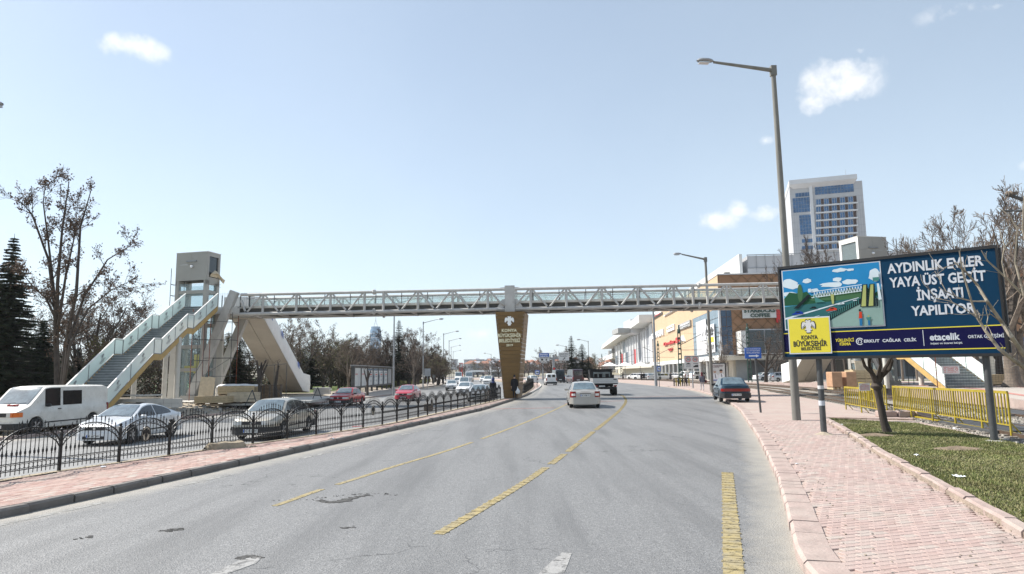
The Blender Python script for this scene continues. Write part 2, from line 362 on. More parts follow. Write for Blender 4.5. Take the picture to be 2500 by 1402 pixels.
# surfaces that need their own node trees
def asphalt(name, base, light):
    m = bpy.data.materials.new(name); m.use_nodes = True; t = m.node_tree; n = t.nodes.new; l = t.links.new; p = t.nodes['Principled BSDF']
    tc = n('ShaderNodeTexCoord'); P = tc.outputs['Object']
    def noise(sc, det=4, vec=None, ro=.6):
        q = n('ShaderNodeTexNoise'); q.inputs['Scale'].default_value = sc; q.inputs['Detail'].default_value = det; q.inputs['Roughness'].default_value = ro; l(vec or P, q.inputs['Vector']); return q.outputs['Fac']
    def mr(x, a, b, c=0, d=1):
        q = n('ShaderNodeMapRange'); q.inputs[1].default_value = a; q.inputs[2].default_value = b; q.inputs[3].default_value = c; q.inputs[4].default_value = d; l(x, q.inputs[0]); return q.outputs[0]
    def mix(f, a, b):
        q = n('ShaderNodeMixRGB'); l(f, q.inputs[0])
        for i, x in ((1, a), (2, b)):
            if isinstance(x, tuple): q.inputs[i].default_value = x+(1,)
            else: l(x, q.inputs[i])
        return q.outputs[0]
    vo = n('ShaderNodeTexVoronoi'); vo.inputs['Scale'].default_value = 55; l(P, vo.inputs['Vector'])
    c = mix(mr(noise(.35, 5), .35, .65), tuple(v*.88 for v in base), tuple(v*1.08 for v in base))
    c = mix(mr(noise(34, 5, ro=.8), .36, .66), c, tuple(v*1.35 for v in base))
    sp = n('ShaderNodeSeparateColor'); l(vo.outputs['Color'], sp.inputs[0])
    c = mix(mr(sp.outputs[0], .45, 1.0, 0, .62), c, light)
    c = mix(mr(sp.outputs[1], .80, 1.0, 0, .6), c, tuple(v*.42 for v in base))
    # tyre-worn tracks along the road and long smears
    mp = n('ShaderNodeMapping'); mp.inputs['Scale'].default_value = (1.3, .10, 1); mp.inputs['Rotation'].default_value = (0, 0, -.16); l(P, mp.inputs[0])
    c = mix(mr(noise(1.0, 5, mp.outputs[0]), .45, .68, 0, .75), c, tuple(v*.76 for v in base))
    # hairline cracks
    mp2 = n('ShaderNodeMapping'); mp2.inputs['Scale'].default_value = (.45, .8, 1); l(P, mp2.inputs[0])
    v2 = n('ShaderNodeTexVoronoi'); v2.feature = 'DISTANCE_TO_EDGE'; v2.inputs['Scale'].default_value = .7
    dv = n('ShaderNodeMixRGB'); dv.inputs[0].default_value = .35; l(mp2.outputs[0], dv.inputs[1]); nn = n('ShaderNodeTexNoise'); nn.inputs['Scale'].default_value = 2.2; nn.inputs['Detail'].default_value = 6; l(P, nn.inputs['Vector']); l(nn.outputs['Color'], dv.inputs[2]); l(dv.outputs[0], v2.inputs['Vector'])
    cr = mth('MULTIPLY', mr(v2.outputs['Distance'], .0, .006, 1, 0), mr(noise(.5, 3), .50, .60), tree=t)
    c = mix(cr, c, tuple(v*.3 for v in base))
    # dust gathered along the kerbs (attribute painted on the mesh)
    at = n('ShaderNodeAttribute'); at.attribute_name = 'edge'
    du = mth('ADD', at.outputs['Fac'], mth('MULTIPLY', mth('SUBTRACT', noise(2.2, 6), .5, tree=t), .75, tree=t), tree=t)
    c = mix(mr(du, .3, .95, 0, .8), c, (.37, .34, .29))
    l(c, p.inputs['Base Color']); p.inputs['Roughness'].default_value = .60; p.inputs['Specular IOR Level'].default_value = .65
    b = n('ShaderNodeBump'); b.inputs['Strength'].default_value = .8; b.inputs['Distance'].default_value = .008
    h = mth('ADD', mth('MULTIPLY', vo.outputs['Distance'], .9, tree=t), noise(60, 5), tree=t); l(h, b.inputs['Height']); l(b.outputs[0], p.inputs['Normal'])
    return m
M['asphalt'] = asphalt('asphalt', (.142, .141, .140), (.31, .305, .30))
M['asphalt_far'] = asphalt('asphalt_left', (.19, .188, .183), (.33, .325, .315))
def brickmat(name, c1, c2, mortar, sc=1.0, rot=0.0):
    m = mat(name, c1, .88, 0, 0); t = m.node_tree; n = t.nodes.new; l = t.links.new; p = t.nodes['Principled BSDF']
    tc = n('ShaderNodeTexCoord'); mp = n('ShaderNodeMapping'); mp.inputs['Rotation'].default_value = (0, 0, rot); l(tc.outputs['Object'], mp.inputs[0])
    b = n('ShaderNodeTexBrick'); b.inputs['Scale'].default_value = 1; b.inputs['Brick Width'].default_value = .2*sc; b.inputs['Row Height'].default_value = .1*sc; b.inputs['Mortar Size'].default_value = .006*sc
    b.inputs['Color1'].default_value = (*c1, 1); b.inputs['Color2'].default_value = (*c2, 1); b.inputs['Mortar'].default_value = (*mortar, 1); l(mp.outputs[0], b.inputs['Vector'])
    q = n('ShaderNodeTexNoise'); q.inputs['Scale'].default_value = .9; q.inputs['Detail'].default_value = 7; q.inputs['Roughness'].default_value = .7; l(tc.outputs['Object'], q.inputs['Vector'])
    r = n('ShaderNodeMapRange'); r.inputs[1].default_value = .45; r.inputs[2].default_value = .72; r.inputs[4].default_value = .55; l(q.outputs['Fac'], r.inputs[0])
    x = n('ShaderNodeMixRGB'); x.inputs[2].default_value = (.43, .385, .33, 1); l(r.outputs[0], x.inputs[0]); l(b.outputs['Color'], x.inputs[1]); l(x.outputs[0], p.inputs['Base Color'])
    return m
M['pavers'] = brickmat('pavers', (.41, .315, .28), (.38, .28, .25), (.27, .22, .18), rot=.3)
M['pavers_median'] = brickmat('pavers_median', (.44, .31, .27), (.39, .265, .23), (.36, .28, .23), rot=1.2)
M['pavers_plaza'] = brickmat('pavers_plaza', (.45, .40, .355), (.40, .35, .31), (.40, .35, .30), 2, .1)

def dusty(m, col, sc=.7, amt=.6, dark=(.17, .14, .125)):
    t = m.node_tree; p = t.nodes['Principled BSDF']; src = p.inputs['Base Color'].links[0].from_socket; g = t.nodes.new('ShaderNodeNewGeometry')
    for (s_, lo, hi, k, c) in ((sc, .47, .72, amt, col), (sc*3.1, .56, .72, .45, dark)):
        n = t.nodes.new('ShaderNodeTexNoise'); n.inputs['Scale'].default_value = s_; n.inputs['Detail'].default_value = 7; n.inputs['Roughness'].default_value = .68; t.links.new(g.outputs['Position'], n.inputs['Vector'])
        r = t.nodes.new('ShaderNodeMapRange'); r.inputs[1].default_value = lo; r.inputs[2].default_value = hi; r.inputs[4].default_value = k; t.links.new(n.outputs['Fac'], r.inputs[0])
        x = t.nodes.new('ShaderNodeMixRGB'); x.inputs[2].default_value = (*c, 1); t.links.new(r.outputs[0], x.inputs[0]); t.links.new(src, x.inputs[1]); src = x.outputs[0]
    t.links.new(src, p.inputs['Base Color'])
for m_ in BR+BM+[M['kerb_pink'], M['kerb_grey'], M['pavers_plaza'], M['pavers'], M['pavers_median']]: dusty(m_, (.40, .355, .31) if m_ is not M['kerb_grey'] else (.22, .20, .18))
dusty(M['lawn'], (.16, .14, .07)); dusty(M['grass_a'], (.17, .145, .065), .9, .8, (.05, .08, .02)); dusty(M['grass_b'], (.23, .19, .10), .9, .8, (.08, .10, .03))
dusty(M['p_van'], (.42, .38, .32), 1.6, .35, (.30, .27, .23)); dusty(M['steel_paint'], (.33, .30, .26), 1.1, .35, (.26, .23, .20)); dusty(M['cream_clad'], (.42, .38, .32), .8, .4, (.33, .29, .25)); dusty(M['steel_light'], (.45, .42, .36), .9, .4, (.35, .31, .27))
# ================================================================= GROUND, ROADS, PAVEMENTS
ZL = -0.42                                   # the left carriageway lies lower
def curve(px, z, pre=(), post=()):
    pts = list(pre)+[(G(a, b, z).y, G(a, b, z).x) for a, b in px]+list(post); pts.sort()
    ys = np.array([p[0] for p in pts]); xs = np.array([p[1] for p in pts])
    d = np.arange(2, 420, .5); v = np.interp(d, ys, xs); out = v.copy()
    for i, y in enumerate(d):
        k = max(1, int(y*.05/.5)) if y < 70 else int(y*.09/.5)
        a, b = max(0, i-k), min(len(d), i+k+1); h = min(i-a, b-1-i); out[i] = v[i-h:i+h+1].mean()
    return lambda Y: float(np.interp(Y, d, out))
RL = curve([(0, 1268), (250, 1212), (560, 1143), (750, 1100), (1000, 1043), (1180, 1002), (1285, 968), (1316, 950), (1324, 942), (1312, 934), (1290, 929), (1200, 925)], 0, pre=[(2, -13.0), (5, -10.2)], post=[(300, -34), (420, -80)])
RR = curve([(1950, 1402), (1922, 1262), (1893, 1162), (1850, 1072), (1805, 1003), (1763, 974), (1700, 955), (1640, 946), (1560, 938), (1480, 931)], 0, pre=[(2, 2.3)], post=[(232, 3.5), (300, -18), (420, -62)])
FE = curve([(122, 1152), (278, 1130), (404, 1112), (508, 1096), (618, 1083), (710, 1070), (782, 1060), (848, 1050), (900, 1042), (943, 1036), (1122, 997), (1167, 987.7), (1211, 977.5)], .13, pre=[(2, -12.6), (8, -10.5)], post=[(58, .9), (75, 2.0), (95, 3.0), (130, 2.2), (200, -9), (300, -36), (420, -84)])
LL = curve([(0, 1077), (763, 987), (904, 972), (970, 963), (1026, 950), (1090, 941)], ZL, pre=[(2, -28), (12, -24)], post=[(170, -17), (220, -24), (300, -48), (420, -100)])
LR = lambda Y: FE(Y)-.3 if Y < 230 else FE(Y)-1
TC = curve([], 0, pre=[(2, 8.5), (10, 12.0), (19, 14.6), (38, 19.4), (67, 25.3), (90, 27.5), (130, 29.5), (200, 22), (300, 0), (420, -46)])
def zl(Y): return ZL if Y < 90 else ZL+min(1, (Y-90)/110)*.40
def ydom(a, b, k=.035):
    y = a; o = []
    while y < b: o.append(y); y += max(.35, y*k)
    o.append(b); return o
def strip(name, fs, mats, a, b, kind='structure', parent=None, k=.035, edge=None, smooth=True):
    "fs: list of functions Y -> (x, z), from left to right"
    mb = MB(); ys = ydom(a, b, k); mb.grid([[(f(y)[0], y, f(y)[1]) for f in fs] for y in ys])
    mb.f = [tuple(reversed(q)) if True else q for q in mb.f]; mb.f = [tuple(reversed(q)) for q in mb.f]
    o = mb.obj(name, mats, parent, smooth=smooth, kind=kind)
    if edge:
        at = o.data.attributes.new('edge', 'FLOAT', 'POINT'); at.data.foreach_set('value', [e for _ in ys for e in edge])
    return o
far = MB(); rows = []
for r in (0, 60, 200, 600, 1500, 3000): rows.append([(r*math.cos(t*PI/18), r*math.sin(t*PI/18), -.62-(.0 if r < 600 else 0)) for t in range(37)])
far.grid(rows); M_('plain', (.24, .22, .17), .95, 0, .2, .02); far.obj('ground', M['plain'], kind='structure')
lerp = lambda a, b, t: a+(b-a)*t
ts = (0, .03, .07, .14, .3, .5, .7, .86, .93, .965, 1)
road = strip('road', [(lambda Y, t=t: (lerp(RL(Y)-.05, RR(Y)+.05, t), 0)) for t in ts], M['asphalt'], 1.5, 420, edge=(1, .75, .35, .05, 0, 0, .0, .0, .1, .62, 1))
lroad = strip('left_road', [(lambda Y, t=t: (lerp(LL(Y)-.05, LR(Y)+.3, t), zl(Y))) for t in ts], M['asphalt_far'], 1.5, 420, edge=(1, .7, .35, .1, 0, 0, 0, .1, .3, .7, 1))
# median: brick walk, soil strip, drop to the left road
def inm(Y): return .13 if Y < 230 else .05
strip('median', [lambda Y: (FE(Y)-.32, zl(Y)-.05), lambda Y: (FE(Y)-.30, inm(Y)-.03), lambda Y: (FE(Y)-.05, inm(Y)), lambda Y: (FE(Y)+.12, inm(Y))], M['soil'], 1.5, 420)
medw = strip('median_walk', [lambda Y: (FE(Y)+.12, .112), lambda Y: (max(RL(Y)-.14, FE(Y)+.14), .112)], M['pavers_median'], 1.5, 420)
def zside(X, Y):                              # ground left of the left road
    d = LL(Y)-X; e = min(1, max(0, (d-1.2)/3.5)); return zl(Y)+.12+e*.46
strip('left_ground', [lambda Y: (LL(Y)-.12, zside(LL(Y), Y))]+[(lambda Y, d=d: (LL(Y)-d, zside(LL(Y)-d, Y))) for d in (1.2, 2.2, 3.4, 4.8, 9, 20, 60, 250)], M['dirt_light'], 1.5, 420)
strip('park_lawn', [lambda Y: (LL(Y)-6.5, zside(-99, Y)+.02), lambda Y: (LL(Y)-200, zside(-99, Y)+.02)], M['lawn'], 70, 400)
strip('park_lawn', [lambda Y: (-36, .175), lambda Y: (-120, .175)], M['lawn'], 10, 70)
strip('left_pavement', [lambda Y: (LL(Y)-.13, zside(LL(Y), Y)+.008), lambda Y: (LL(Y)-1.2, zside(LL(Y), Y)+.008), lambda Y: (LL(Y)-3.4, zside(LL(Y)-3.4, Y)+.008)], M['pavers_plaza'], 58, 300)
# sidewalk on the right, from the road kerb to the tram track
SO = lambda Y: TC(Y)-1.55
rsw = strip('sidewalk', [lambda Y: (RR(Y)+.14, .112), lambda Y: (SO(Y), .112), lambda Y: (SO(Y)+.02, -.1)], M['pavers'], 1.5, 300)
# track bed
strip('track_bed', [lambda Y: (TC(Y)-1.6, .02), lambda Y: (TC(Y)-1.2, .07), lambda Y: (TC(Y)+1.2, .07), lambda Y: (TC(Y)+1.9, .04), lambda Y: (TC(Y)+2.5, .07), lambda Y: (TC(Y)+4.9, .07), lambda Y: (TC(Y)+5.3, .02)], M['ballast'], 3, 300)
for off in (-.72, .72, 2.98, 4.42):
    strip('rail', [lambda Y, s=s, z=z: (TC(Y)+off+s, z) for s, z in ((-.06, .05), (-.035, .07), (-.035, .185), (.035, .185), (.035, .07), (.06, .05))], M['rail_rust'], 4, 250, smooth=False)
    strip('rail_head', [lambda Y, s=s, z=z: (TC(Y)+off+s, z) for s, z in ((-.022, .186), (-.02, .190), (.02, .190), (.022, .186))], M['rail_top'], 4, 250, smooth=False)
slp = MB()
y = 12.0
while y < 60:
    x = TC(y); dx = TC(y+.5)-TC(y-.5); rz = -math.atan2(dx, 1)
    for o_ in (0, 3.7): slp.box((x+o_, y, .075), (2.3, .22, .07), rz)
    y += .62
M_('sleeper', (.20, .175, .15), .9, 0, .25, 5); slp.obj('track_sleepers', M['sleeper'], kind='stuff')
# ballast stones near the camera
st = MB(); rr = random.Random(3)
for _ in range(5200):
    y = rr.uniform(13, 34)**1; x = TC(y)+rr.uniform(-1.5, 5.2); s = rr.uniform(.02, .05); a = rr.uniform(0, 3)
    st.box((x, y, .08+s*.3), (s*2, s*1.5, s*1.2), a, rr.randint(0, 1), top=.6)
st.obj('ballast_stones', [M['stone_a'], M['stone_b']], kind='stuff')
# plaza beyond the tracks: rises towards the bridge stairs
def zp(Y): return .22+min(1, max(0, (Y-24)/14))*.55 if Y < 60 else (.77-min(1, (Y-60)/45)*.72)
PE = lambda Y: TC(Y)+5.4
strip('plaza', [lambda Y: (PE(Y)+.16, zp(Y)-.005), lambda Y: (PE(Y)+6, zp(Y)), lambda Y: (PE(Y)+40, zp(Y)), lambda Y: (PE(Y)+200, zp(Y))], M['pavers_plaza'], 3, 330)
M_('red_paver', (.45, .20, .17), .85, 0, .15, 4)
strip('paver_stripe', [lambda Y: (PE(Y)+1.3, zp(Y)+.006), lambda Y: (PE(Y)+1.75, zp(Y)+.006)], M['red_paver'], 10, 150)
strip('paver_stripe', [lambda Y: (PE(Y)+4.6, zp(Y)+.006), lambda Y: (PE(Y)+5.0, zp(Y)+.006)], M['red_paver'], 10, 90)
strip('car_park', [lambda Y: (PE(Y)+7, zp(Y)+.01), lambda Y: (PE(Y)+60, zp(Y)+.01)], M['asphalt_far'], 108, 330)
strip('grass_verge', [lambda Y: (PE(Y)+9, zp(Y)+.015), lambda Y: (PE(Y)+24, zp(Y)+.015)], M['lawn'], 72, 100)
# ---- kerbs: separate stones
def kerb(name, f, side, z0, z1, wd, m, a, b, ln, nmax=170, seed=1, jitter=.012):
    root = MB(); root.grid([[(f(y)+side*.03, y, z0-.05), (f(y)+side*wd, y, z0-.05), (f(y)+side*wd, y, z1-.03), (f(y)+side*.03, y, z1-.03)] for y in ydom(a, b)])
    ro = root.obj(name, M['sand_joint'], kind='structure'); q = random.Random(seed); y = a; n = 0; rest = MB()
    while y < b:
        l_ = ln*(q.choice((1, 1, 1, .5)) if ln > .6 else 1)*(1 if y < 60 else 3); y1 = y+l_*.95
        x0, x1 = f(y), f(y1); g = .012
        d = Vector((x1-x0, y1-y, 0)); d.normalize(); nrm = Vector((-side*-d.y, -side*d.x, 0)) if False else Vector((d.y, -d.x, 0))*side
        A = Vector((x0, y, 0))+d*g; B = Vector((x1, y1, 0))-d*g; j = q.uniform(-jitter, jitter); jz = q.uniform(-jitter, jitter)*.6; j2 = j+q.uniform(-jitter, jitter)*.6
        mb = MB(org=(A.x, A.y, z0)) if n < nmax else rest
        P = []
        for p, jj in ((A, j), (B, j2)):
            for t, z in ((0, z0-.03), (.0, z1-.035+jz), (.035, z1+jz), (wd, z1+jz), (wd, z0)): P.append((p.x+nrm.x*(t+jj), p.y+nrm.y*(t+jj), z))
        mb.add(P, [(0, 1, 6, 5), (1, 2, 7, 6), (2, 3, 8, 7), (3, 4, 9, 8), (4, 3, 2, 1, 0), (5, 6, 7, 8, 9)])
        if n < nmax:
            o = mb.obj('kerb_stone', m); o.parent = ro; o.location = mb.org
        y = y1 if l_ > .3 else y1; n += 1
    if rest.v: rest.obj('far_kerb_stones', m, ro, kind='stuff')
kerb('median_kerb', RL, -1, 0, .135, .16, M['kerb_grey'], 3.5, 64, .8, seed=4, jitter=.02)
kerb('median_kerb', RL, -1, 0, .135, .16, M['kerb_white'], 64.2, 220, 1.0, nmax=60, seed=5)
kerb('sidewalk_kerb', RR, 1, 0, .135, .34, M['kerb_pink'], 3.0, 200, .62, nmax=160, seed=6, jitter=.008)
kerb('left_kerb', LL, -1, ZL, ZL+.13, .15, M['kerb_pink'], 14, 150, .8, nmax=90, seed=7)
kerb('platform_kerb', PE, 1, .02, .235, .18, M['kerb_pink'], 10, 29, .8, nmax=60, seed=8)
strip('platform_edge', [lambda Y: (PE(Y), 0), lambda Y: (PE(Y)+.01, zp(Y)+.01), lambda Y: (PE(Y)+.2, zp(Y)+.01)], M['kerb_pink'], 29, 160, smooth=False)
# ---- bricks as pieces
brick_me = {}
def brick_mesh(m, tag_, L_, W_, H_=.03):
    k = (m.name, tag_)
    if k not in brick_me:
        mb = MB(); b = .006; l2, w2 = L_/2, W_/2
        P = [(-l2, -w2, -H_), (l2, -w2, -H_), (l2, w2, -H_), (-l2, w2, -H_), (-l2, -w2, -b), (l2, -w2, -b), (l2, w2, -b), (-l2, w2, -b), (-l2+b, -w2+b, 0), (l2-b, -w2+b, 0), (l2-b, w2-b, 0), (-l2+b, w2-b, 0)]
        mb.add(P, [(8, 9, 10, 11)]+[(i, (i+1) % 4, 4+(i+1) % 4, 4+i) for i in range(4)]+[(4+i, 4+(i+1) % 4, 8+(i+1) % 4, 8+i) for i in range(4)])
        o = mb.obj('brick', m); brick_me[k] = (o.data, P, mb.f); bpy.data.objects.remove(o)
    return brick_me[k]
def pave(parent, x0f, x1f, a, b, Lb, Wb, top, pal, ang, seed, maxy_ind=300, joint=.007):
    "running bond laid in a straight frame rotated by ang, clipped to x0f(Y)..x1f(Y)"
    q = random.Random(seed); ca, sa = math.cos(ang), math.sin(ang); cand = []
    nx = np.arange(-60, 60)
    for j in range(-400, 400):
        v = j*(Wb+joint)
        for i in range(-150, 150):
            u = (i+(.5 if j % 2 else 0))*(Lb+joint)
            X, Y = u*ca-v*sa, u*sa+v*ca
            if Y < a or Y > b: continue
            h = Lb*.10
            if X-h < x0f(Y) or X+h > x1f(Y): continue
            if abs(X) > .82*Y+1: continue
            cand.append((X*X+Y*Y, X, Y))
    cand.sort(); rest = MB()
    for k, (_, X, Y) in enumerate(cand):
        m = q.randrange(len(pal)) if q.random() < .7 else 0; rz = ang+q.gauss(0, .012); z = top+q.gauss(0, .0012)
        me, P, F = brick_mesh(pal[m], 'a', Lb, Wb)
        if k < maxy_ind:
            o = bpy.data.objects.new('brick', me); COL.objects.link(o); o.parent = parent; o.location = (X, Y, z); o.rotation_euler = (q.gauss(0, .004), q.gauss(0, .004), rz)
        else:
            c, s = math.cos(rz), math.sin(rz); rest.add([(X+p[0]*c-p[1]*s, Y+p[0]*s+p[1]*c, z+p[2]) for p in P], F, m)
    rest.obj('small_bricks', pal, parent, kind='stuff')
# grass bed outline (world) from its kerb
gk = [G(a, b, .15) for a, b in ((2003, 1020), (2075, 1062), (2140, 1106), (2215, 1150), (2310, 1202), (2400, 1252), (2500, 1308))]
gk2 = gk+[Vector((gk[-1].x-.55+.1, gk[-1].y-1.2, .15)), Vector((gk[-1].x-.9, gk[-1].y-3.2, .15))]
_gy = sorted((p.y, p.x) for p in gk2)
def GX(Y): return float(np.interp(Y, [a for a, _ in _gy], [b for _, b in _gy]))
pave(rsw, lambda Y: RR(Y)+.36, lambda Y: (GX(Y)-.02 if Y < 25.3 else SO(Y)), 5.6, 25, .2, .1, .130, BR, .30, 11)
pave(medw, lambda Y: FE(Y)+.2, lambda Y: RL(Y)-.17, 9.5, 27, .2, .1, .130, BM, 1.20, 12)
# grass bed
gb = MB(); back = [G(a, b, .1) for a, b in ((2020, 1016), (2230, 1028), (2500, 1084))]
ring = [Vector((p.x+.1, p.y, .11)) for p in gk2]+[Vector((SO(4)+1, 4, .11)), Vector((SO(10)-.1, 10, .11)), Vector((SO(15)-.1, 15, .11)), Vector((SO(19)-.3, 19, .11)), Vector((SO(22)-.4, 22.4, .11)), Vector((gk[0].x+.1, 25.2, .11))]
cx, cy = 11.5, 17
gb.add([(p.x, p.y, .155) for p in ring], [tuple(range(len(ring)))]); gbo = gb.obj('grass_bed', M['grass_soil'], kind='structure')
def in_ring(x, y):
    c = False; j = len(ring)-1
    for i in range(len(ring)):
        a, b = ring[i], ring[j]
        if (a.y > y) != (b.y > y) and x < (b.x-a.x)*(y-a.y)/(b.y-a.y)+a.x: c = not c
        j = i
    return c
bare = [(G(2135, 1064, .15), .6, .42), (G(2340, 1097, .15), .62, .36), (G(2165, 1056, .15), .4, .3), (G(2060, 1034, .15), .9, .2)]
def blades(n, seed):
    q = np.random.default_rng(seed); V = []; F = []; mi = []; xs = q.uniform(5, 15.5, n*4); ys = 5+(q.random(n*4)**1.25)*20.5; k = 0
    kk = q.random((n*4, 6))
    for i in range(n*4):
        x, y = xs[i], ys[i]
        if x > .80*y+1.2 or not in_ring(x, y): continue
        if any(((x-c.x)/rx)**2+((y-c.y)/ry)**2 < .45+kk[i, 5]*.75 for c, rx, ry in bare): continue
        pat = .5+.5*math.sin(x*1.7+math.sin(y*1.3)*2)*math.cos(y*.9+x*.4)
        h = (.018+.032*kk[i, 0])*(.7+.6*pat); wd = .005+.004*kk[i, 1]+y*.0003; a = kk[i, 2]*PI; le = (kk[i, 3]-.5)*.06; le2 = (kk[i, 4]-.5)*.06
        b = len(V); V += [(x-wd*math.cos(a), y-wd*math.sin(a), .15), (x+wd*math.cos(a), y+wd*math.sin(a), .15), (x+le, y+le2, .15+h)]; F.append((b, b+1, b+2)); mi.append(1 if kk[i, 5] > .45+.3*pat else 0); k += 1
        if k >= n: break
    m = MB(); m.v = V; m.f = F; m.m = mi; return m
blades(95000, 5).obj('grass_blades', [M['grass_a'], M['grass_b']], kind='stuff')
for c, rx, ry in bare[:2]:
    mb = MB(org=(c.x, c.y, .15)); q = random.Random(int(c.x*7)); rows = []
    for i in range(6):
        t = i/5; rows.append([(c.x+math.cos(a*PI/8)*rx*t*(1+q.uniform(-.2, .2)), c.y+math.sin(a*PI/8)*ry*t*(1+q.uniform(-.2, .2)), .148+.075*(1-t)**1.1+q.uniform(0, .012)) for a in range(17)])
    for r_ in rows: r_[-1] = r_[0]
    mb.grid(rows); mb.obj('soil_heap', M['heap_soil'], smooth=True, kind='structure')
# kerb round the grass bed
def stones_along(pts, name, m, ln, wd, z0, z1, seed):
    root = MB(); root.ext([(p.x, p.y, z0) for p in pts]+[(p.x+wd*.7, p.y+.02, z0) for p in reversed(pts)], (0, 0, z1-z0-.03)); ro = root.obj(name, M['sand_joint'], kind='structure'); q = random.Random(seed)
    for A, B in zip(pts, pts[1:]):
        n = max(1, round((B-A).length/ln)); d = (B-A)/n; u = d.normalized(); s = Vector((-u.y, u.x, 0)); s = s if s.x > 0 else -s
        for i in range(n):
            a = A+d*i+u*.01; b = A+d*(i+1)-u*.01; j = q.uniform(-.01, .02); z = z1+q.uniform(-.012, .012); j2 = j+q.uniform(-.015, .015)
            mb = MB(org=(a.x, a.y, z0)); P = []
            for p, k in ((a, j), (b, j2)):
                for t, zz in ((0, z0-.02), (0, z-.03), (.03, z), (wd-.02, z), (wd, z-.02), (wd, z0)): P.append((p.x+s.x*(t+k), p.y+s.y*(t+k), zz))
            mb.add(P, [(i_, i_+1, 7+i_, 6+i_) for i_ in range(5)]+[(5, 4, 3, 2, 1, 0), (6, 7, 8, 9, 10, 11)]); o = mb.obj('kerb_stone', m); o.parent = ro; o.location = mb.org
stones_along(list(gk2), 'grass_kerb', M['kerb_pink'], .78, .17, .11, .215, 3)
bk = [Vector((gk[0].x+.1, gk[0].y, .11)), G(2230, 1027, .11)]
stones_along(bk, 'grass_kerb', M['kerb_pink'], .8, .12, .11, .19, 5)
# ---- road markings: raised thermoplastic
def ribbon(name, pts, wd, m, z=.006, tabs=0, gaps=(), seed=1, zf=None):
    "pts world xy polyline"
    pts = [Vector((p[0], p[1], 0)) for p in pts]; L_ = [0]
    for a, b in zip(pts, pts[1:]): L_.append(L_[-1]+(b-a).length)
    mb = MB(); q = random.Random(seed)
    def at(s):
        for i in range(len(pts)-1):
            if s <= L_[i+1] or i == len(pts)-2:
                t = (s-L_[i])/(L_[i+1]-L_[i]); return pts[i].lerp(pts[i+1], t), (pts[min(i+2, len(pts)-1)]-pts[max(i-0, 0)]).normalized()
    s = 0; step = .26 if tabs else .5
    while s < L_[-1]-1e-4:
        e = min(s+step, L_[-1]); f = s/L_[-1]
        if not any(a <= f < b for a, b in gaps) and (L_[-1] > 0):
            A, d = at(s); B, d2 = at(e); n = Vector((-d.y, d.x, 0)); n2 = Vector((-d2.y, d2.x, 0)); w0 = wd/2*(1+q.uniform(-.05, .05))
            mb.ext([(A+n*w0)+Vector((0, 0, -.005)), (A-n*w0)+Vector((0, 0, -.005)), (B-n2*w0)+Vector((0, 0, -.005)), (B+n2*w0)+Vector((0, 0, -.005))], (0, 0, z+.005))
            if tabs and A.y < 60:
                w1 = wd/2*(1.14+q.uniform(-.06, .05)); C = A.lerp(B, .5); u = (B-A).normalized()*.028
                mb.ext([C+n*w1-u*.6+Vector((0, 0, -.004)), C+n*w0-u+Vector((0, 0, -.004)), C-n*w0-u+Vector((0, 0, -.004)), C-n*w1-u*.6+Vector((0, 0, -.004)), C-n*w1+u*.6+Vector((0, 0, -.004)), C-n*w0+u+Vector((0, 0, -.004)), C+n*w0+u+Vector((0, 0, -.004)), C+n*w1+u*.6+Vector((0, 0, -.004))], (0, 0, z+.010))
        s = e
    return mb.obj(name, m, road, kind='structure')
gp = lambda L_: [(G(a, b).x, G(a, b).y) for a, b in L_]
def dense(L_, n=8):
    P = [Vector((*p, 0)) for p in gp(L_)]; o = []
    for i in range(len(P)-1):
        p0, p1, p2, p3 = P[max(i-1, 0)], P[i], P[i+1], P[min(i+2, len(P)-1)]
        for k in range(n):
            t = k/n; o.append(.5*((2*p1)+(p2-p0)*t+(2*p0-5*p1+4*p2-p3)*t*t+(3*p1-p0-3*p2+p3)*t**3))
    o.append(P[-1]); return o
ribbon('lane_marking', dense([(670, 1236), (700, 1226), (780, 1197), (880, 1166), (960, 1140), (1100, 1098), (1230, 1052), (1330, 1012), (1395, 982)]), .115, M['yellow_line'], gaps=((.03, .05), (.27, .295)))
ribbon('lane_marking', dense([(1070, 1305), (1180, 1240), (1290, 1172), (1370, 1115), (1430, 1069), (1480, 1030), (1515, 1000), (1528, 980), (1522, 968), (1504, 961)]), .155, M['yellow_line'], tabs=1, gaps=((.11, .12), (.155, .163), (.2, .208), (.27, .28)))
ribbon('lane_marking', dense([(1793, 1440), (1789, 1360), (1783, 1260), (1776, 1155)]), .20, M['yellow_line'], tabs=1)
ribbon('edge_line', dense([(-60, 1296), (250, 1228), (560, 1160), (750, 1117), (900, 1083), (1000, 1058), (1180, 1013), (1280, 984)]), .13, M['white_line'], .004, gaps=((.05, .09), (.13, .2), (.3, .37), (.5, .53)))
for P in ([(500, 1410), (536, 1392), (600, 1362), (640, 1360), (626, 1376), (560, 1400), (545, 1412)], [(1305, 1412), (1340, 1378), (1372, 1350), (1396, 1352), (1386, 1380), (1372, 1412)]):
    mb = MB(); mb.ext([(*p, -.004) for p in gp(P)], (0, 0, .009)); mb.obj('lane_arrow', M['arrow_paint'], road, kind='structure')
for P, wd in (([(1196, 999), (1300, 997), (1352, 996)], .33), ([(1380, 986), (1440, 981), (1520, 979)], .33), ([(1533, 971), (1620, 968), (1722, 968)], .33)):
    ribbon('rumble_band', gp(P), wd, M['red_band'], .005)
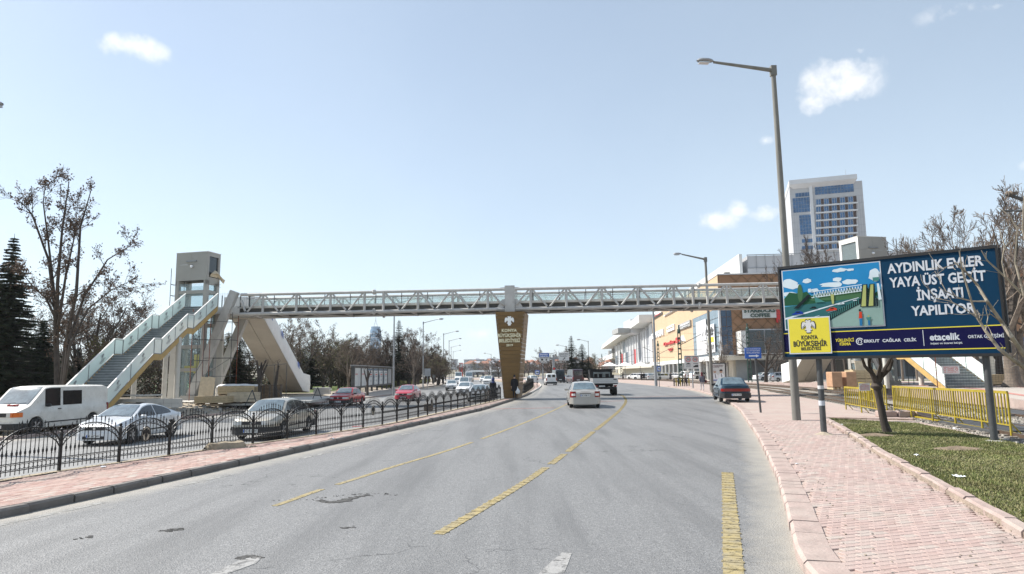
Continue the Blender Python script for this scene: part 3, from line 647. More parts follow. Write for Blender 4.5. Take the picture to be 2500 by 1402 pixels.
# pot-holes and broken asphalt: dark sunken-looking crumbs of real stone and tar
def pothole(pts, n, seed, s0=.02):
    q = random.Random(seed); mb = MB(); W_ = gp(pts)
    for _ in range(n):
        i = q.randrange(len(W_)-1); t = q.random(); a, b = W_[i], W_[i+1]; x = lerp(a[0], b[0], t)+q.gauss(0, .05); y = lerp(a[1], b[1], t)+q.gauss(0, .035); s = q.uniform(.4, 1.6)*s0
        mb.ext([(x+s*2.2*math.cos(k*PI/3+q.uniform(0, .7))*q.uniform(.5, 1.3), y+s*math.sin(k*PI/3)*q.uniform(.5, 1.3), -.003) for k in range(6)], (0, 0, .007+q.random()*.004), 0)
    mb.obj('pothole', M['tar'], road, kind='structure')
pothole([(770, 1222), (815, 1226), (845, 1220), (880, 1212), (905, 1210)], 90, 1, .018)
pothole([(812, 1227), (840, 1225), (860, 1219)], 26, 2, .032); pothole([(398, 1296), (420, 1295), (440, 1292)], 40, 3, .014); pothole([(200, 1315), (220, 1312)], 12, 4, .015); pothole([(590, 1364), (625, 1358)], 40, 5, .018)
pothole([(835, 1290), (855, 1288)], 10, 6, .012); pothole([(640, 1224), (760, 1219), (850, 1208), (930, 1205), (970, 1210)], 60, 7, .006)
# leaf litter, crumbs, paper scraps
lt = MB(); q = random.Random(9)
for _ in range(900):
    c = q.random()
    if c < .42: t = q.random(); y = q.uniform(8, 26); x = FE(y)+abs(q.gauss(0, .16))-.05; z = .135
    elif c < .7: y = q.uniform(7, 24); x = GX(y)-abs(q.gauss(0, .10)); z = .135
    elif c < .88: y = q.uniform(6, 20); x = RR(y)+.45+abs(q.gauss(0, .22)); z = .133
    else: y = q.uniform(6, 22); x = q.uniform(RR(y)+.4, GX(y)); z = .133
    s = q.uniform(.004, .012); lt.box((x, y, z+s*.3), (s*2, s*1.3, s*.7), q.uniform(0, 3), 1 if q.random() < .3 else 0)
lt.obj('litter_crumbs', [M['dirt_light'], M['kerb_grey']], kind='stuff')
rb = MB(); q = random.Random(19)                       # rubble on the works side of the left road
for _ in range(900):
    y = q.uniform(28, 62); x = LL(y)-q.uniform(.8, 6.0); s = q.uniform(.03, .13)*(1.6 if q.random() < .1 else 1); rb.box((x, y, zside(x, y)+s*.3), (s*2, s*1.5, s), q.uniform(0, 3), q.choice((0, 0, 1, 2)), top=.7)
rb.obj('rubble', [M['concrete'], M['soil'], M['stone_b']], kind='stuff')
for i, (px, py, s) in enumerate(((2341, 1166, .075), (2335, 1048, .07), (2240, 1113, .05), (2055, 1037, .035), (1945, 1133, .03), (810, 1072, .06), (252, 1142, .05))):
    z = .175 if px > 2000 else .135; c = G(px, py, z); q = random.Random(i); mb = MB(org=c)
    mb.grid([[(c.x+(a-1.5)*s*.7+q.uniform(-.2, .2)*s, c.y+(b-1.5)*s*.7+q.uniform(-.2, .2)*s, z+q.uniform(0, .7)*s) for a in range(4)] for b in range(4)])
    mb.obj('paper_scrap', M['print_white'], label=('crumpled white paper on the grass nearest the pavement', 'white paper scrap on the grass by the dark tree shadow', 'small white scrap on the grass behind the kerb', 'tiny white scrap by the leaning tree on the grass', 'tiny scrap on the brick sidewalk left of the grass', 'white scrap on the brick median before the third arch', 'pale scrap on the median at the foot of the near fence')[i], cat='litter')
# broken concrete lump on the median
c = G(548, 1093, .13); mb = MB(org=c); q = random.Random(5); A_, B_ = G(500, 1098, .13), G(598, 1090, .13); d = (B_-A_).normalized(); n_ = Vector((-d.y, d.x, 0)); ln = (B_-A_).length; rows = []
for k, (w_, z_) in enumerate(((.26, .12), (.25, .2), (.2, .27), (0, .285), (-.2, .27), (-.24, .19), (-.27, .12))):
    rows.append([A_+d*(ln*i/9+q.uniform(-.02, .02))+n_*(w_+q.uniform(-.035, .035))*(1 if 0 < i < 9 else .35)+Vector((0, 0, z_-.13+q.uniform(-.02, .02) if 0 < i < 9 else (z_-.13)*.4)) for i in range(10)])
mb.grid(rows); mb.obj('concrete_lump', M['soil'], smooth=True, label='broken lump of concrete footing on the brick median against the black fence', cat='rubble')
mb = MB(); q = random.Random(15)
for _ in range(90):
    p = A_.lerp(B_, q.uniform(-.1, 1.2))-n_*abs(q.gauss(.2, .12)); s = q.uniform(.008, .03); mb.box((p.x, p.y, .135+s*.3), (s*2, s*1.4, s), q.uniform(0, 3), top=.6)
mb.obj('soil_crumbs', M['dirt_light'], kind='stuff')
# ================================================================= VEHICLES
def pl(tab, x): return float(np.interp(x, [a for a, _ in tab], [b for _, b in tab]))
def smooth_tab(tab, lo, hi, w=.07, sharp=()):
    xs = np.arange(lo, hi+.001, .02); v = np.interp(xs, [a for a, _ in tab], [b for _, b in tab]); k = max(1, int(w/.02)); o = v.copy()
    for i in range(len(v)):
        h = min(k, i, len(v)-1-i); o[i] = v[i-h:i+h+1].mean()
    return lambda x: float(np.interp(x, xs, o))
KINDS = {
 # L, W, roof z, roof half-width, wheels x (rear, front), wheel r, tables (x from rear -L/2 to front)
 'sedan': dict(L=4.45, W=.86, zr=1.43, rw=.57, wx=(-1.28, 1.32), wr=.31, belt=[(-2.3, .86), (-1.5, .93), (.6, .90), (1.2, .84), (2.3, .70)],
    top=[(-2.22, .80), (-2.16, .93), (-1.55, .97), (-.92, 1.36), (-.4, 1.42), (.2, 1.43), (.55, 1.37), (1.22, .95), (1.9, .85), (2.16, .72), (2.22, .60)], cab=(-1.55, 1.22), roof=(-.88, .48), sidew=[(-1.22, -.12), (-.06, .86)]),
 'coupe': dict(L=4.62, W=.91, zr=1.46, rw=.58, wx=(-1.36, 1.40), wr=.33, belt=[(-2.4, .90), (-1.5, .98), (.6, .92), (1.3, .86), (2.4, .70)],
    top=[(-2.31, .84), (-2.24, .98), (-1.75, 1.03), (-.95, 1.36), (-.4, 1.45), (.1, 1.46), (.5, 1.39), (1.3, .97), (2.0, .84), (2.26, .68), (2.31, .56)], cab=(-1.75, 1.30), roof=(-.80, .38), sidew=[(-1.3, -.22), (-.16, .92)]),
 'boxy': dict(L=4.3, W=.84, zr=1.39, rw=.59, wx=(-1.22, 1.28), wr=.30, belt=[(-2.2, .86), (1.2, .86), (2.2, .76)],
    top=[(-2.15, .82), (-2.12, .95), (-1.42, .97), (-.88, 1.33), (-.7, 1.38), (.3, 1.39), (.5, 1.34), (1.08, .93), (2.02, .82), (2.12, .74), (2.15, .62)], cab=(-1.42, 1.08), roof=(-.80, .42), sidew=[(-1.1, -.20), (-.14, .78)]),
 'hatch': dict(L=4.0, W=.83, zr=1.44, rw=.60, wx=(-1.25, 1.22), wr=.29, belt=[(-2.1, .90), (1.1, .88), (2.0, .75)],
    top=[(-2.0, .85), (-1.97, .98), (-1.72, 1.30), (-1.4, 1.41), (.2, 1.44), (.45, 1.38), (1.1, .95), (1.85, .82), (1.97, .72), (2.0, .6)], cab=(-1.9, 1.10), roof=(-1.5, .36), sidew=[(-1.55, -1.02), (-.96, -.12), (-.06, .8)]),
 'van': dict(L=5.1, W=.92, zr=1.93, rw=.80, wx=(-1.55, 1.62), wr=.33, belt=[(-2.6, 1.06), (1.5, 1.06), (2.1, 1.0), (2.6, .84)],
    top=[(-2.55, 1.75), (-2.5, 1.86), (-2.3, 1.92), (.8, 1.94), (1.2, 1.90), (1.95, 1.18), (2.05, 1.12), (2.48, .92), (2.53, .80), (2.55, .62)], cab=(-2.53, 1.98), roof=(-2.4, 1.14), sidew=[(.38, 1.2)], vanlike=1),
 'minivan': dict(L=4.1, W=.86, zr=1.80, rw=.70, wx=(-1.25, 1.35), wr=.30, belt=[(-2.1, 1.0), (1.1, .98), (2.05, .80)],
    top=[(-2.05, 1.2), (-2.02, 1.6), (-1.85, 1.76), (.1, 1.80), (.4, 1.74), (1.15, 1.06), (1.85, .90), (2.02, .76), (2.05, .6)], cab=(-2.04, 1.15), roof=(-1.95, .3), sidew=[(-.9, .05), (.1, .88)], vanlike=1),
 'minibus': dict(L=5.6, W=.98, zr=2.45, rw=.86, wx=(-1.8, 1.8), wr=.34, belt=[(-2.8, 1.15), (2.0, 1.12), (2.8, .95)],
    top=[(-2.8, 2.1), (-2.76, 2.36), (-2.5, 2.44), (1.0, 2.45), (1.4, 2.36), (2.1, 1.25), (2.7, 1.0), (2.8, .7)], cab=(-2.79, 2.05), roof=(-2.7, 1.3), sidew=[(-2.4, -.9), (-.8, .5), (.6, 1.3)], vanlike=1),
 'suv': dict(L=4.6, W=.92, zr=1.75, rw=.68, wx=(-1.35, 1.4), wr=.36, belt=[(-2.3, 1.05), (1.2, 1.03), (2.3, .9)],
    top=[(-2.3, 1.0), (-2.26, 1.15), (-2.0, 1.62), (-1.7, 1.72), (.2, 1.75), (.5, 1.68), (1.2, 1.12), (2.1, 1.0), (2.26, .88), (2.3, .7)], cab=(-2.2, 1.2), roof=(-1.8, .4), sidew=[(-1.8, -1.1), (-1.04, -.1), (-.04, .85)]),
}
_wheels = {}
def wheel_meshes(r, rim='rim', spokes=5):
    k = (r, rim, spokes)
    if k not in _wheels:
        w_ = .19 if r < .33 else .21
        a = MB().lathe([(r*.64, -w_/2), (r*.92, -w_/2), (r, -w_/2+.03), (r, w_/2-.03), (r*.92, w_/2), (r*.64, w_/2), (r*.60, w_/2-.03), (r*.6, -w_/2+.03), (r*.64, -w_/2)], (0, 0, 0), 'y', 22).obj('tyre', M['tyre'], smooth=True)
        b = MB(); b.lathe([(r*.62, .06), (r*.66, .092), (r*.58, .085), (r*.55, .03), (0, .02)], (0, 0, 0), 'y', 20, 1)
        for i in range(spokes):
            t = 2*PI*i/spokes; c, s = math.cos(t), math.sin(t); b.beam((c*r*.08, .07, s*r*.08), (c*r*.60, .085, s*r*.60), r*.15, .03, up=(0, 1, 0))
        b.lathe([(r*.16, .06), (r*.15, .092), (0, .095)], (0, 0, 0), 'y', 12); b2 = b.obj('rim', [M[rim], M['rim_dark']], smooth=True)
        _wheels[k] = (a.data, b2.data); bpy.data.objects.remove(a); bpy.data.objects.remove(b2)
    return _wheels[k]
def person_bust(mb, x, y, z, mi=0):
    mb.lathe([(0, -.5), (.2, -.5), (.24, -.2), (.2, -.02), (.07, .02), (.06, .08), (.105, .16), (.10, .26), (0, .32)], (x, y, z), 'z', 8, mi)
def make_car(kind, paint, label, cat, loc, hd, name='car', group=None, plate=None, trim='body', lights='round', rims='rim', rear_lights='side', driver=False, grille=True, scale=1.0, sunroof=False, panelvan=False, bumper='body', paintfix=None):
    K = KINDS[kind]; Lh = K['L']/2; W = K['W']; t = thing(name, label, cat, loc, math.atan2(hd[1], hd[0]), group); t.scale = (scale,)*3
    top = smooth_tab(K['top'], -Lh, Lh, .06); belt = smooth_tab(K['belt'], -Lh, Lh, .3); zr, rw, wr = K['zr'], K['rw'], K['wr']; P_ = M[paint]
    cr = .12 if K.get('vanlike') else .17
    def wid(x): 
        e = max(0, (Lh-x)); r_ = max(0, (Lh+x)); f = 1-(.30*math.exp(-e/.10)+.10*math.exp(-e/.5)); g = 1-((.18 if not K.get('vanlike') else .05)*math.exp(-r_/.09)+(.06 if not K.get('vanlike') else .02)*math.exp(-r_/.45)); return W*min(f, g)
    archr = wr+.055
    def zbot(x):
        b = .20
        for wx in K['wx']:
            d = abs(x-wx)
            if d < archr: b = max(b, wr+math.sqrt(archr**2-d*d)*.98)
        return b
    def section(x):
        w = wid(x); tz = top(x); bz = min(belt(x), tz-.02); zb = zbot(x); g = max(0, min(1, (tz-bz-.02)/(zr-bz))); wt = lerp(w*.93, min(rw, w*.9), g**1.0) if g > 0.02 else w*.9
        k = min(1, (tz-bz)/.25); zc = max(zb+.01, .30); zd = max((zb+.02), lerp(.3, bz, .55))
        return [(0, zb), (w*.86, zb), (w*.965, max(zb+.005, .245)), (w*.995, max(zb+.012, zc+.08)), (w, max(zd, zb+.015)), (w*.985, bz-.07 if bz-.07 > zb+.03 else zb+.03), (w*.935, bz), (lerp(w*.93, wt, .5) if k > .3 else lerp(w*.93, wt, .5), lerp(bz, tz-.05*k, .5)), (wt, tz-.055*k), (wt*.80, tz-.012*k), (wt*.4, tz+.004), (0, tz+.012)]
    xs = set(np.linspace(-Lh+.25, Lh-.25, 22).tolist()+[-Lh, -Lh+.03, -Lh+.09, -Lh+.16, Lh, Lh-.03, Lh-.09, Lh-.16])
    for wx in K['wx']:
        for d in (-1, -.985, -.92, -.78, -.55, -.28, 0, .28, .55, .78, .92, .985, 1): xs.add(wx+archr*d)
        xs.add(wx-archr-.012); xs.add(wx+archr+.012)
    for x in list(K['cab'])+list(K['roof']): xs.add(x)
    xs = sorted(x for x in xs if -Lh <= x <= Lh)
    mb = MB(); rows = []
    for x in xs:
        s = section(x); rows.append([(x, -y, z) for y, z in reversed(s)]+[(x, y, z) for y, z in s[1:-1]])
    n = len(rows[0]); base = 0; P = [p for r in rows for p in r]; F = [(a*n+i, a*n+(i+1) % n, (a+1)*n+(i+1) % n, (a+1)*n+i) for a in range(len(rows)-1) for i in range(n)]
    F += [tuple(range(n)), tuple(reversed(range((len(rows)-1)*n, len(rows)*n)))]
    mb.add(P, F); mb.box((0, 0, .42), (K['L']-.5, W*1.5, .42), mi=1)
    body = mb.obj('body', [P_, M['car_trim']], t, smooth=True)
    def shell(x, s, off=.006):
        "point on the greenhouse side: s 0 at the belt, 1 at the roof edge"
        c = section(x); a, b = c[6], c[8]; y = lerp(a[0], b[0], s); z = lerp(a[1], b[1], s); return y+off, z
    # side windows
    for (xa, xb) in K['sidew']:
        for sd in (-1, 1):
            rows = []; tb = lambda x: top(x)
            for i in range(9):
                x = lerp(xa, xb, i/8); c = section(x); zc0 = c[6][1]+.035; ztop = min(c[8][1]-.035, zr-.09)
                if ztop < zc0+.01: ztop = zc0+.01
                hgt = max(c[8][1]-c[6][1], .01); s0 = (zc0-c[6][1])/hgt; s1 = (ztop-c[6][1])/hgt
                rows.append([(x, sd*(shell(x, min(1, s0))[0]), zc0), (x, sd*(shell(x, min(1, s1))[0]), ztop)])
            w_ = MB().grid(rows); 
            if sd < 0: w_.f = [tuple(reversed(f)) for f in w_.f]
            w_.obj('side_window', M['car_glass'], t, smooth=True)
    def screen(nm, xa, xb, m, s0=.06, s1=.95):
        rows = []
        for i in range(7):
            x = lerp(xa, xb, lerp(s0, s1, i/6)); c = section(x); wtop = c[9][0]; rows.append([(x, wtop*k*1.06, (c[9][1] if abs(k) > .9 else c[11][1]-.004)+.010) for k in (-1, -.5, 0, .5, 1)])
        dx = (xb-xa); nn = Vector((-(top(xb)-top(xa)), 0, dx)); 
        off = .008*(1 if dx > 0 else -1)
        w_ = MB().grid(rows); return w_.obj(nm, m, t, smooth=True)
    screen('windscreen', K['cab'][1], K['roof'][1], M['windscreen'])
    if not K.get('vanlike'): screen('rear_window', K['cab'][0], K['roof'][0], M['windscreen'] if rear_lights != 'x' else M['car_glass'])
    else:
        for s in ((-1, 1) if kind != 'minibus' else (0,)):
            ww = W*.34 if s else W*1.3; m = MB(); m.box((-Lh-.012, s*W*.40, lerp(belt(-Lh), zr, .40)+.1), (.02, ww*1.55 if s else ww, (zr-belt(-Lh))*.52)); m.obj('rear_window', M['car_glass'], t)
    if panelvan:
        for sd in (-1, 1):
            rows = []
            for i in range(5):
                x = lerp(-.85, .24, i/4); c = section(x); rows.append([(x, sd*(lerp(c[6][0], c[8][0], .06)+.008), lerp(c[6][1], c[8][1], .06)), (x, sd*(lerp(c[6][0], c[8][0], .80)+.008), lerp(c[6][1], c[8][1], .80))])
            w_ = MB().grid(rows); w_.obj('side_window', M['car_glass'], t)
    # wrap-around fittings along the plan outline
    def band(nm, m, y0, xend, z0, z1, front=True, off=.012, th=.03, sides=(-1, 1), bulge=0):
        sg = 1 if front else -1; full = y0 is None; pts = []
        ex = sg*Lh; xs_ = [ex]*0
        line = []
        wE = wid(ex-sg*.0)
        if full: line.append((ex, 0))
        else: line.append((ex, y0))
        line.append((ex, wE*.985))
        for d in (.03, .07, .12, .2, .3, .45, .6): 
            x = ex-sg*d
            if (x-xend)*sg >= -1e-6: line.append((x, wid(x)))
        line.append((xend, wid(xend)))
        for sd in sides:
            o = MB(); L1 = []; L2 = []
            for i, (x, y) in enumerate(line):
                nx, ny = (sg, 0) if i == 0 else ((sg*.8, .6) if i == 1 else (sg*.25, .97))
                L1.append((x+nx*(off+bulge), (y+ny*off)*sd)); L2.append((x-nx*th, (y-ny*th)*sd))
            R = [[(a, b, z0) for a, b in L2], [(a, b, z0) for a, b in L1], [(a, b, z1) for a, b in L1], [(a, b, z1) for a, b in L2]]
            o.grid(R); n_ = len(L1)
            o.add([R[0][-1], R[1][-1], R[2][-1], R[3][-1]], [(0, 1, 2, 3)]); o.add([R[0][0], R[1][0], R[2][0], R[3][0]], [(3, 2, 1, 0)]); o.obj(nm, m, t, smooth=True)
    bm = P_ if bumper == 'body' else M['car_trim']
    zf = top(Lh-.06)
    band('front_bumper', bm, None, Lh-.52, .22, .47, True, .035, .05, bulge=.02); band('rear_bumper', bm, None, -Lh+.5, .24, .50, False, .035, .05, bulge=.02)
    if bumper == 'strip': band('bumper_strip', M['car_trim'], None, Lh-.5, .40, .49, True, .05, .0); 
    hz0, hz1 = (.56, .70) if not K.get('vanlike') else (.72, .90)
    if kind in ('minivan', 'suv'): hz0, hz1 = .66, .84
    band('headlight', M['lamp_clear'], W*.42, Lh-.22, hz0, hz1, True, .014)
    if grille:
        m = MB(); m.box((Lh+.004, 0, (hz0+hz1)/2), (.03, W*.80, hz1-hz0-.02)); m.obj('grille', M['car_trim'], t)
        m = MB(); m.lathe([(0, .0), (.055, .0), (.05, .015), (0, .018)], (Lh+.02, 0, (hz0+hz1)/2), 'x', 12); m.obj('badge', M['chrome'], t)
    m = MB(); m.box((Lh+.055, 0, .30), (.02, W*.9, .11)); m.obj('air_intake', M['car_trim'], t)
    if lights == 'van': band('indicator', M['lamp_orange'], W*.70, Lh-.26, hz0, hz1, True, .017)
    if rear_lights == 'bar': band('tail_light', M['lamp_red'], None, -Lh+.25, .60, .76, False, .014)
    elif rear_lights == 'tall':
        band('tail_light', M['lamp_red'], W*.60, -Lh+.24, .60, .92, False, .014); band('reversing_light', M['lamp_white'], W*.64, -Lh+.06, .68, .80, False, .018)
    else: band('tail_light', M['lamp_red'], W*(.66 if not K.get('vanlike') else .8), -Lh+.14, .70, .70+(.16 if not K.get('vanlike') else .4), False, .014)
    m = MB(); m.box((-Lh-.0, 0, .90 if not K.get('vanlike') else .8), (.02, .0001+.5, .012)); m.obj('boot_seam', M['car_trim'], t)
    if rear_lights == 'tall' or rear_lights == 'bar':
        m = MB(); m.box((-Lh-.012, 0, .80 if rear_lights == 'tall' else .56), (.02, .62, .03)); m.obj('boot_handle', M['car_trim'], t)
    pz_ = (.70 if rear_lights == 'tall' else (.42 if rear_lights == 'bar' else .60))
    for fx, z_ in ((Lh+.065, .36), (-Lh-(.016 if pz_ > .5 else .06), pz_)):
        pt = MB().box((fx, 0, z_), (.012, .52, .115)).obj('number_plate', M['plate'], t)
        if plate:
            sg = 1 if fx > 0 else -1; e = MB(); Pq = lambda a, b, fx=fx, sg=sg, z_=z_: Vector((fx+sg*.009, a*sg, z_+b)); put_text(e, plate, -.19, .23, -.035, .04, Pq, .02); e.obj('plate_text', M['black_plain'], pt)
            MB().box((fx+sg*.004, -.235*sg, z_), (.008, .04, .1)).obj('plate_strip', M['sign_blue'], pt)
    for sd in (-1, 1):
        xm = K['sidew'][-1][1]-.06; ym = section(xm)[6][0]; zm = belt(xm)+.08
        m = MB(); m.rbox((xm, sd*(ym+.11), zm), (.11, .19, .13), .03); m.beam((xm, sd*(ym-.03), zm-.03), (xm, sd*(ym+.05), zm-.03), .05, .04); m.obj('wing_mirror', P_ if bumper == 'body' else M['car_trim'], t, smooth=True)
        for (xa, xb) in K['sidew'][-2:]:
            m = MB(); c = section(xa+.12); m.box((xa+.10, sd*(c[5][0]+.012), c[5][1]-.02), (.17, .03, .035)); m.obj('door_handle', P_ if bumper == 'body' else M['car_trim'], t)
            m = MB(); c1 = section(xa); m.beam((xa-.03, sd*(c1[4][0]+.002), .32), (xa-.03, sd*(c1[6][0]+.004), c1[6][1]), .01, .012, up=(0, 1, 0)); m.obj('door_seam', M['car_trim'], t)
        if bumper != 'body' or kind in ('coupe', 'van'):
            a, b = K['wx'][0]+archr+.04, K['wx'][1]-archr-.04; rows = [[(x, sd*(section(x)[3][0]+.012), z) for z in (.42, .47)] for x in np.linspace(a, b, 8)]; m = MB().grid(rows); m.obj('side_moulding', M['car_trim'] if bumper != 'body' else M['car_trim'], t)
    tm, rm = wheel_meshes(wr, rims, 7 if kind == 'coupe' else 5)
    for wx in K['wx']:
        for sd in (-1, 1):
            e = bpy.data.objects.new('wheel', None); COL.objects.link(e); e.parent = t; e.location = (wx, sd*(W-.115), wr); e.rotation_euler = (0, random.uniform(0, 2), 0 if sd > 0 else PI); e.empty_display_size = .1
            for nm, me in (('tyre', tm), ('rim', rm)): o = bpy.data.objects.new(nm, me); COL.objects.link(o); o.parent = e
    if driver:
        pass
    xw = K['cab'][1]; 
    for s in (-.35, .15):
        c = section(xw-.06); m = MB(); m.beam((xw-.02, W*s, c[11][1]+.015), (xw-.10, W*(s+.48), c[11][1]+.05), .012, .012); m.obj('wiper', M['car_trim'], t)
    if sunroof: m = MB(); m.box((.0, 0, zr+.014), (.55, .75, .012)); m.obj('sunroof', M['car_glass'], t)
    return t
def rdir(f, Y): d = Vector((f(Y+2)-f(Y-2), 4, 0)).normalized(); return d
def lpos(px, Y): p = AT(px, 900, Y); return Vector((p.x, Y, zl(Y)+.004))
# --- left carriageway, coming towards the camera
d = rdir(FE, 20)
van = make_car('van', 'p_van', 'old cream white van with dark side windows parked on the dirt at far left', 'van', (-21.0, 30.4, -.33), (-.10, -.995), 'van', plate='42 AZ 517', lights='van', bumper='trim', panelvan=True, grille=True, scale=1.04)
m = MB(); Kv = KINDS['van']
m.box((2.02, 0, 1.115), (.1, .62, .02)); m.obj('bonnet_vent', M['car_trim'], van)
MB().box((2.0, .1, 1.19), (.10, .5, .03)).obj('red_cloth', M['sign_red'], van)
vo = make_car('coupe', 'p_volvo', 'silver white modern saloon with sun glint on its windscreen, second vehicle from the left', 'car', (-14.9, 26.4, ZL+.004), (-.04, -1), plate='42 AC 601', sunroof=True, scale=.97)
da = make_car('sedan', 'p_dacia', 'champagne grey saloon with black bumper strip passing behind the fence', 'car', (-9.7, 27.6, ZL+.004), (-.05, -1), plate='42 BDK 70', bumper='strip', scale=1.05)
r1 = make_car('boxy', 'p_red', 'bright red old saloon with square headlights behind the fence', 'car', lpos(850, 54), (-.10, -.99), plate='42 AZ 165', bumper='trim')
r2 = make_car('sedan', 'p_crimson', 'dark pinkish red saloon following the bright red one', 'car', lpos(997, 62), (-.05, -1), plate='42 FK 24', grille=True)
make_car('sedan', 'p_silver', 'silver saloon nearest the pier on the left carriageway, behind the fence', 'car', lpos(1172, 59), (-.12, -.99), bumper='body')
make_car('hatch', 'p_white', 'small old white car with a black grille alone in the outer lane', 'car', lpos(1103, 96), (.05, -1), bumper='trim')
make_car('sedan', 'p_white', 'white saloon just behind the silver one beside the fence', 'car', lpos(1137, 76), (-.12, -.99))
make_car('minivan', 'p_white', 'tall white van driving behind the white saloon', 'van', lpos(1134, 103), (0, -1), 'van')
make_car('suv', 'p_white', 'white off road car in the inner lane left of the pier', 'off-road car', lpos(1193, 128), (-.15, -1))
make_car('minibus', 'p_white', 'white minibus far back in the outer lane behind the old white car', 'minibus', lpos(1119, 178), (.1, -1), 'minibus')
make_car('sedan', 'p_white', 'distant white car between the old white car and the tall van', 'car', lpos(1118, 130), (.05, -1))
make_car('minibus', 'p_silver', 'distant silver minibus behind the tall white van', 'minibus', lpos(1146, 172), (0, -1), 'minibus')
make_car('sedan', 'p_white', 'distant pale car behind the white off road car', 'car', lpos(1180, 160), (0, -1))
# --- right carriageway, driving away
make_car('sedan', 'p_champ', 'champagne saloon seen from behind in the middle lane of the road', 'car', (AT(1431, 950, 37.2).x, 39.2, .006), (.035, 1), rear_lights='tall', plate='42 AEM 76', scale=1.0)
make_car('minivan', 'p_white', 'white two door cargo van seen from behind right of the pier', 'van', (AT(1343, 920, 105).x, 105, .004), (-.05, 1), 'van', bumper='trim')
make_car('minibus', 'p_dark', 'dark grey van beyond the white cargo van', 'van', (AT(1362, 920, 128).x, 128, .004), (-.1, 1), 'van')
make_car('boxy', 'p_white', 'small pale saloon between the dark van and the maroon minibus', 'car', (AT(1375, 930, 137).x, 137, .004), (-.1, 1))
make_car('minibus', 'p_maroon', 'dark maroon minibus with red tail lights left of the truck', 'minibus', (AT(1402, 920, 118).x, 118, .004), (-.15, 1), 'minibus')
make_car('hatch', 'p_white', 'white car half hidden by the fence right of the pier', 'car', (AT(1312, 930, 122).x-1, 122, .004), (-.2, 1))
bl = make_car('boxy', 'p_blue', 'dark teal blue saloon parked on the right pavement, red bar of tail lights', 'car', (AT(1813, 950, 39).x, 41.2, .135), (.17, 1), rear_lights='bar', plate='42 PU 378', bumper='trim', scale=1.03)
# --- the small truck
tr = thing('truck', 'small truck with a black cab and a silver drop side bed seen from behind', 'truck', (AT(1469, 920, 59).x, 59, .004), PI/2-.03)
T = lambda: MB()
T().box((-1.2, 0, .62), (4.2, .9, .18)).obj('chassis', M['car_trim'], tr)
T().box((-1.5, 0, .98), (3.0, 2.06, .1)).obj('bed_floor', M['car_trim'], tr)
for i in range(3): T().box((-3.0, 0, 1.08+i*.145), (.05, 2.08, .138)).obj('tailgate_board', M['p_silver'], tr)
for s in (-1, 1):
    for i in range(3): T().box((-1.5, s*1.03, 1.08+i*.145), (3.0, .04, .138)).obj('side_board', M['p_silver'], tr)
e = T(); put_text(e, 'BMC', -.92, -.62, 1.28, 1.37, lambda a, b: Vector((-3.03, a, b)), .03); e.obj('lettering', M['car_trim'], tr)
c = T(); c.ext([(0, -.98, .7), (1.7, -.98, .7), (1.75, -.98, 1.35), (1.3, -.90, 2.15), (.05, -.90, 2.15), (0, -.98, 1.3)], (0, 1.96, 0)); c.obj('cab', M['black_plain'], tr)
T().box((-.012, 0, 1.72), (.02, 1.45, .46)).obj('rear_window', M['windscreen'], tr)
b = T(); [b.box((-.03, y, 1.62), (.01, .3, .34)) or b.box((-.03, y, 1.84), (.01, .17, .2)) for y in (-.48, .1, .52)]; b.obj('occupant_silhouette', M['coat_black'], tr)
for i in range(7): T().tube((-.0, -.78+i*.26, 2.18), (-.05, -.78+i*.26, 2.18), .03, n=8).obj('marker_light', M['lamp_white'], tr)
T().box((-.02, 0, 2.17), (.1, 1.9, .09)).obj('cab_roof_bar', M['black_plain'], tr)
for s in (-1, 1):
    T().box((-3.0, s*.8, .80), (.06, .28, .12)).obj('tail_light', M['lamp_red'], tr)
    T().rbox((1.2, s*1.15, 1.55), (.1, .14, .32), .02).obj('wing_mirror', M['car_trim'], tr)
T().box((-3.02, .3, .78), (.02, .5, .11)).obj('number_plate', M['plate'], tr)
T().box((-2.9, 0, .62), (.08, 1.9, .1)).obj('under_run_bar', M['car_trim'], tr)
tm, rm = wheel_meshes(.36)
for x in (-2.0, 1.0):
    for s in (-1, 1):
        for k in ((0, .22) if x < 0 else (0,)):
            e = bpy.data.objects.new('wheel', None); COL.objects.link(e); e.parent = tr; e.location = (x, s*(.92-k), .36); e.rotation_euler = (0, 0, 0 if s > 0 else PI)
            for nm, me in (('tyre', tm), ('rim', rm)): o = bpy.data.objects.new(nm, me); COL.objects.link(o); o.parent = e
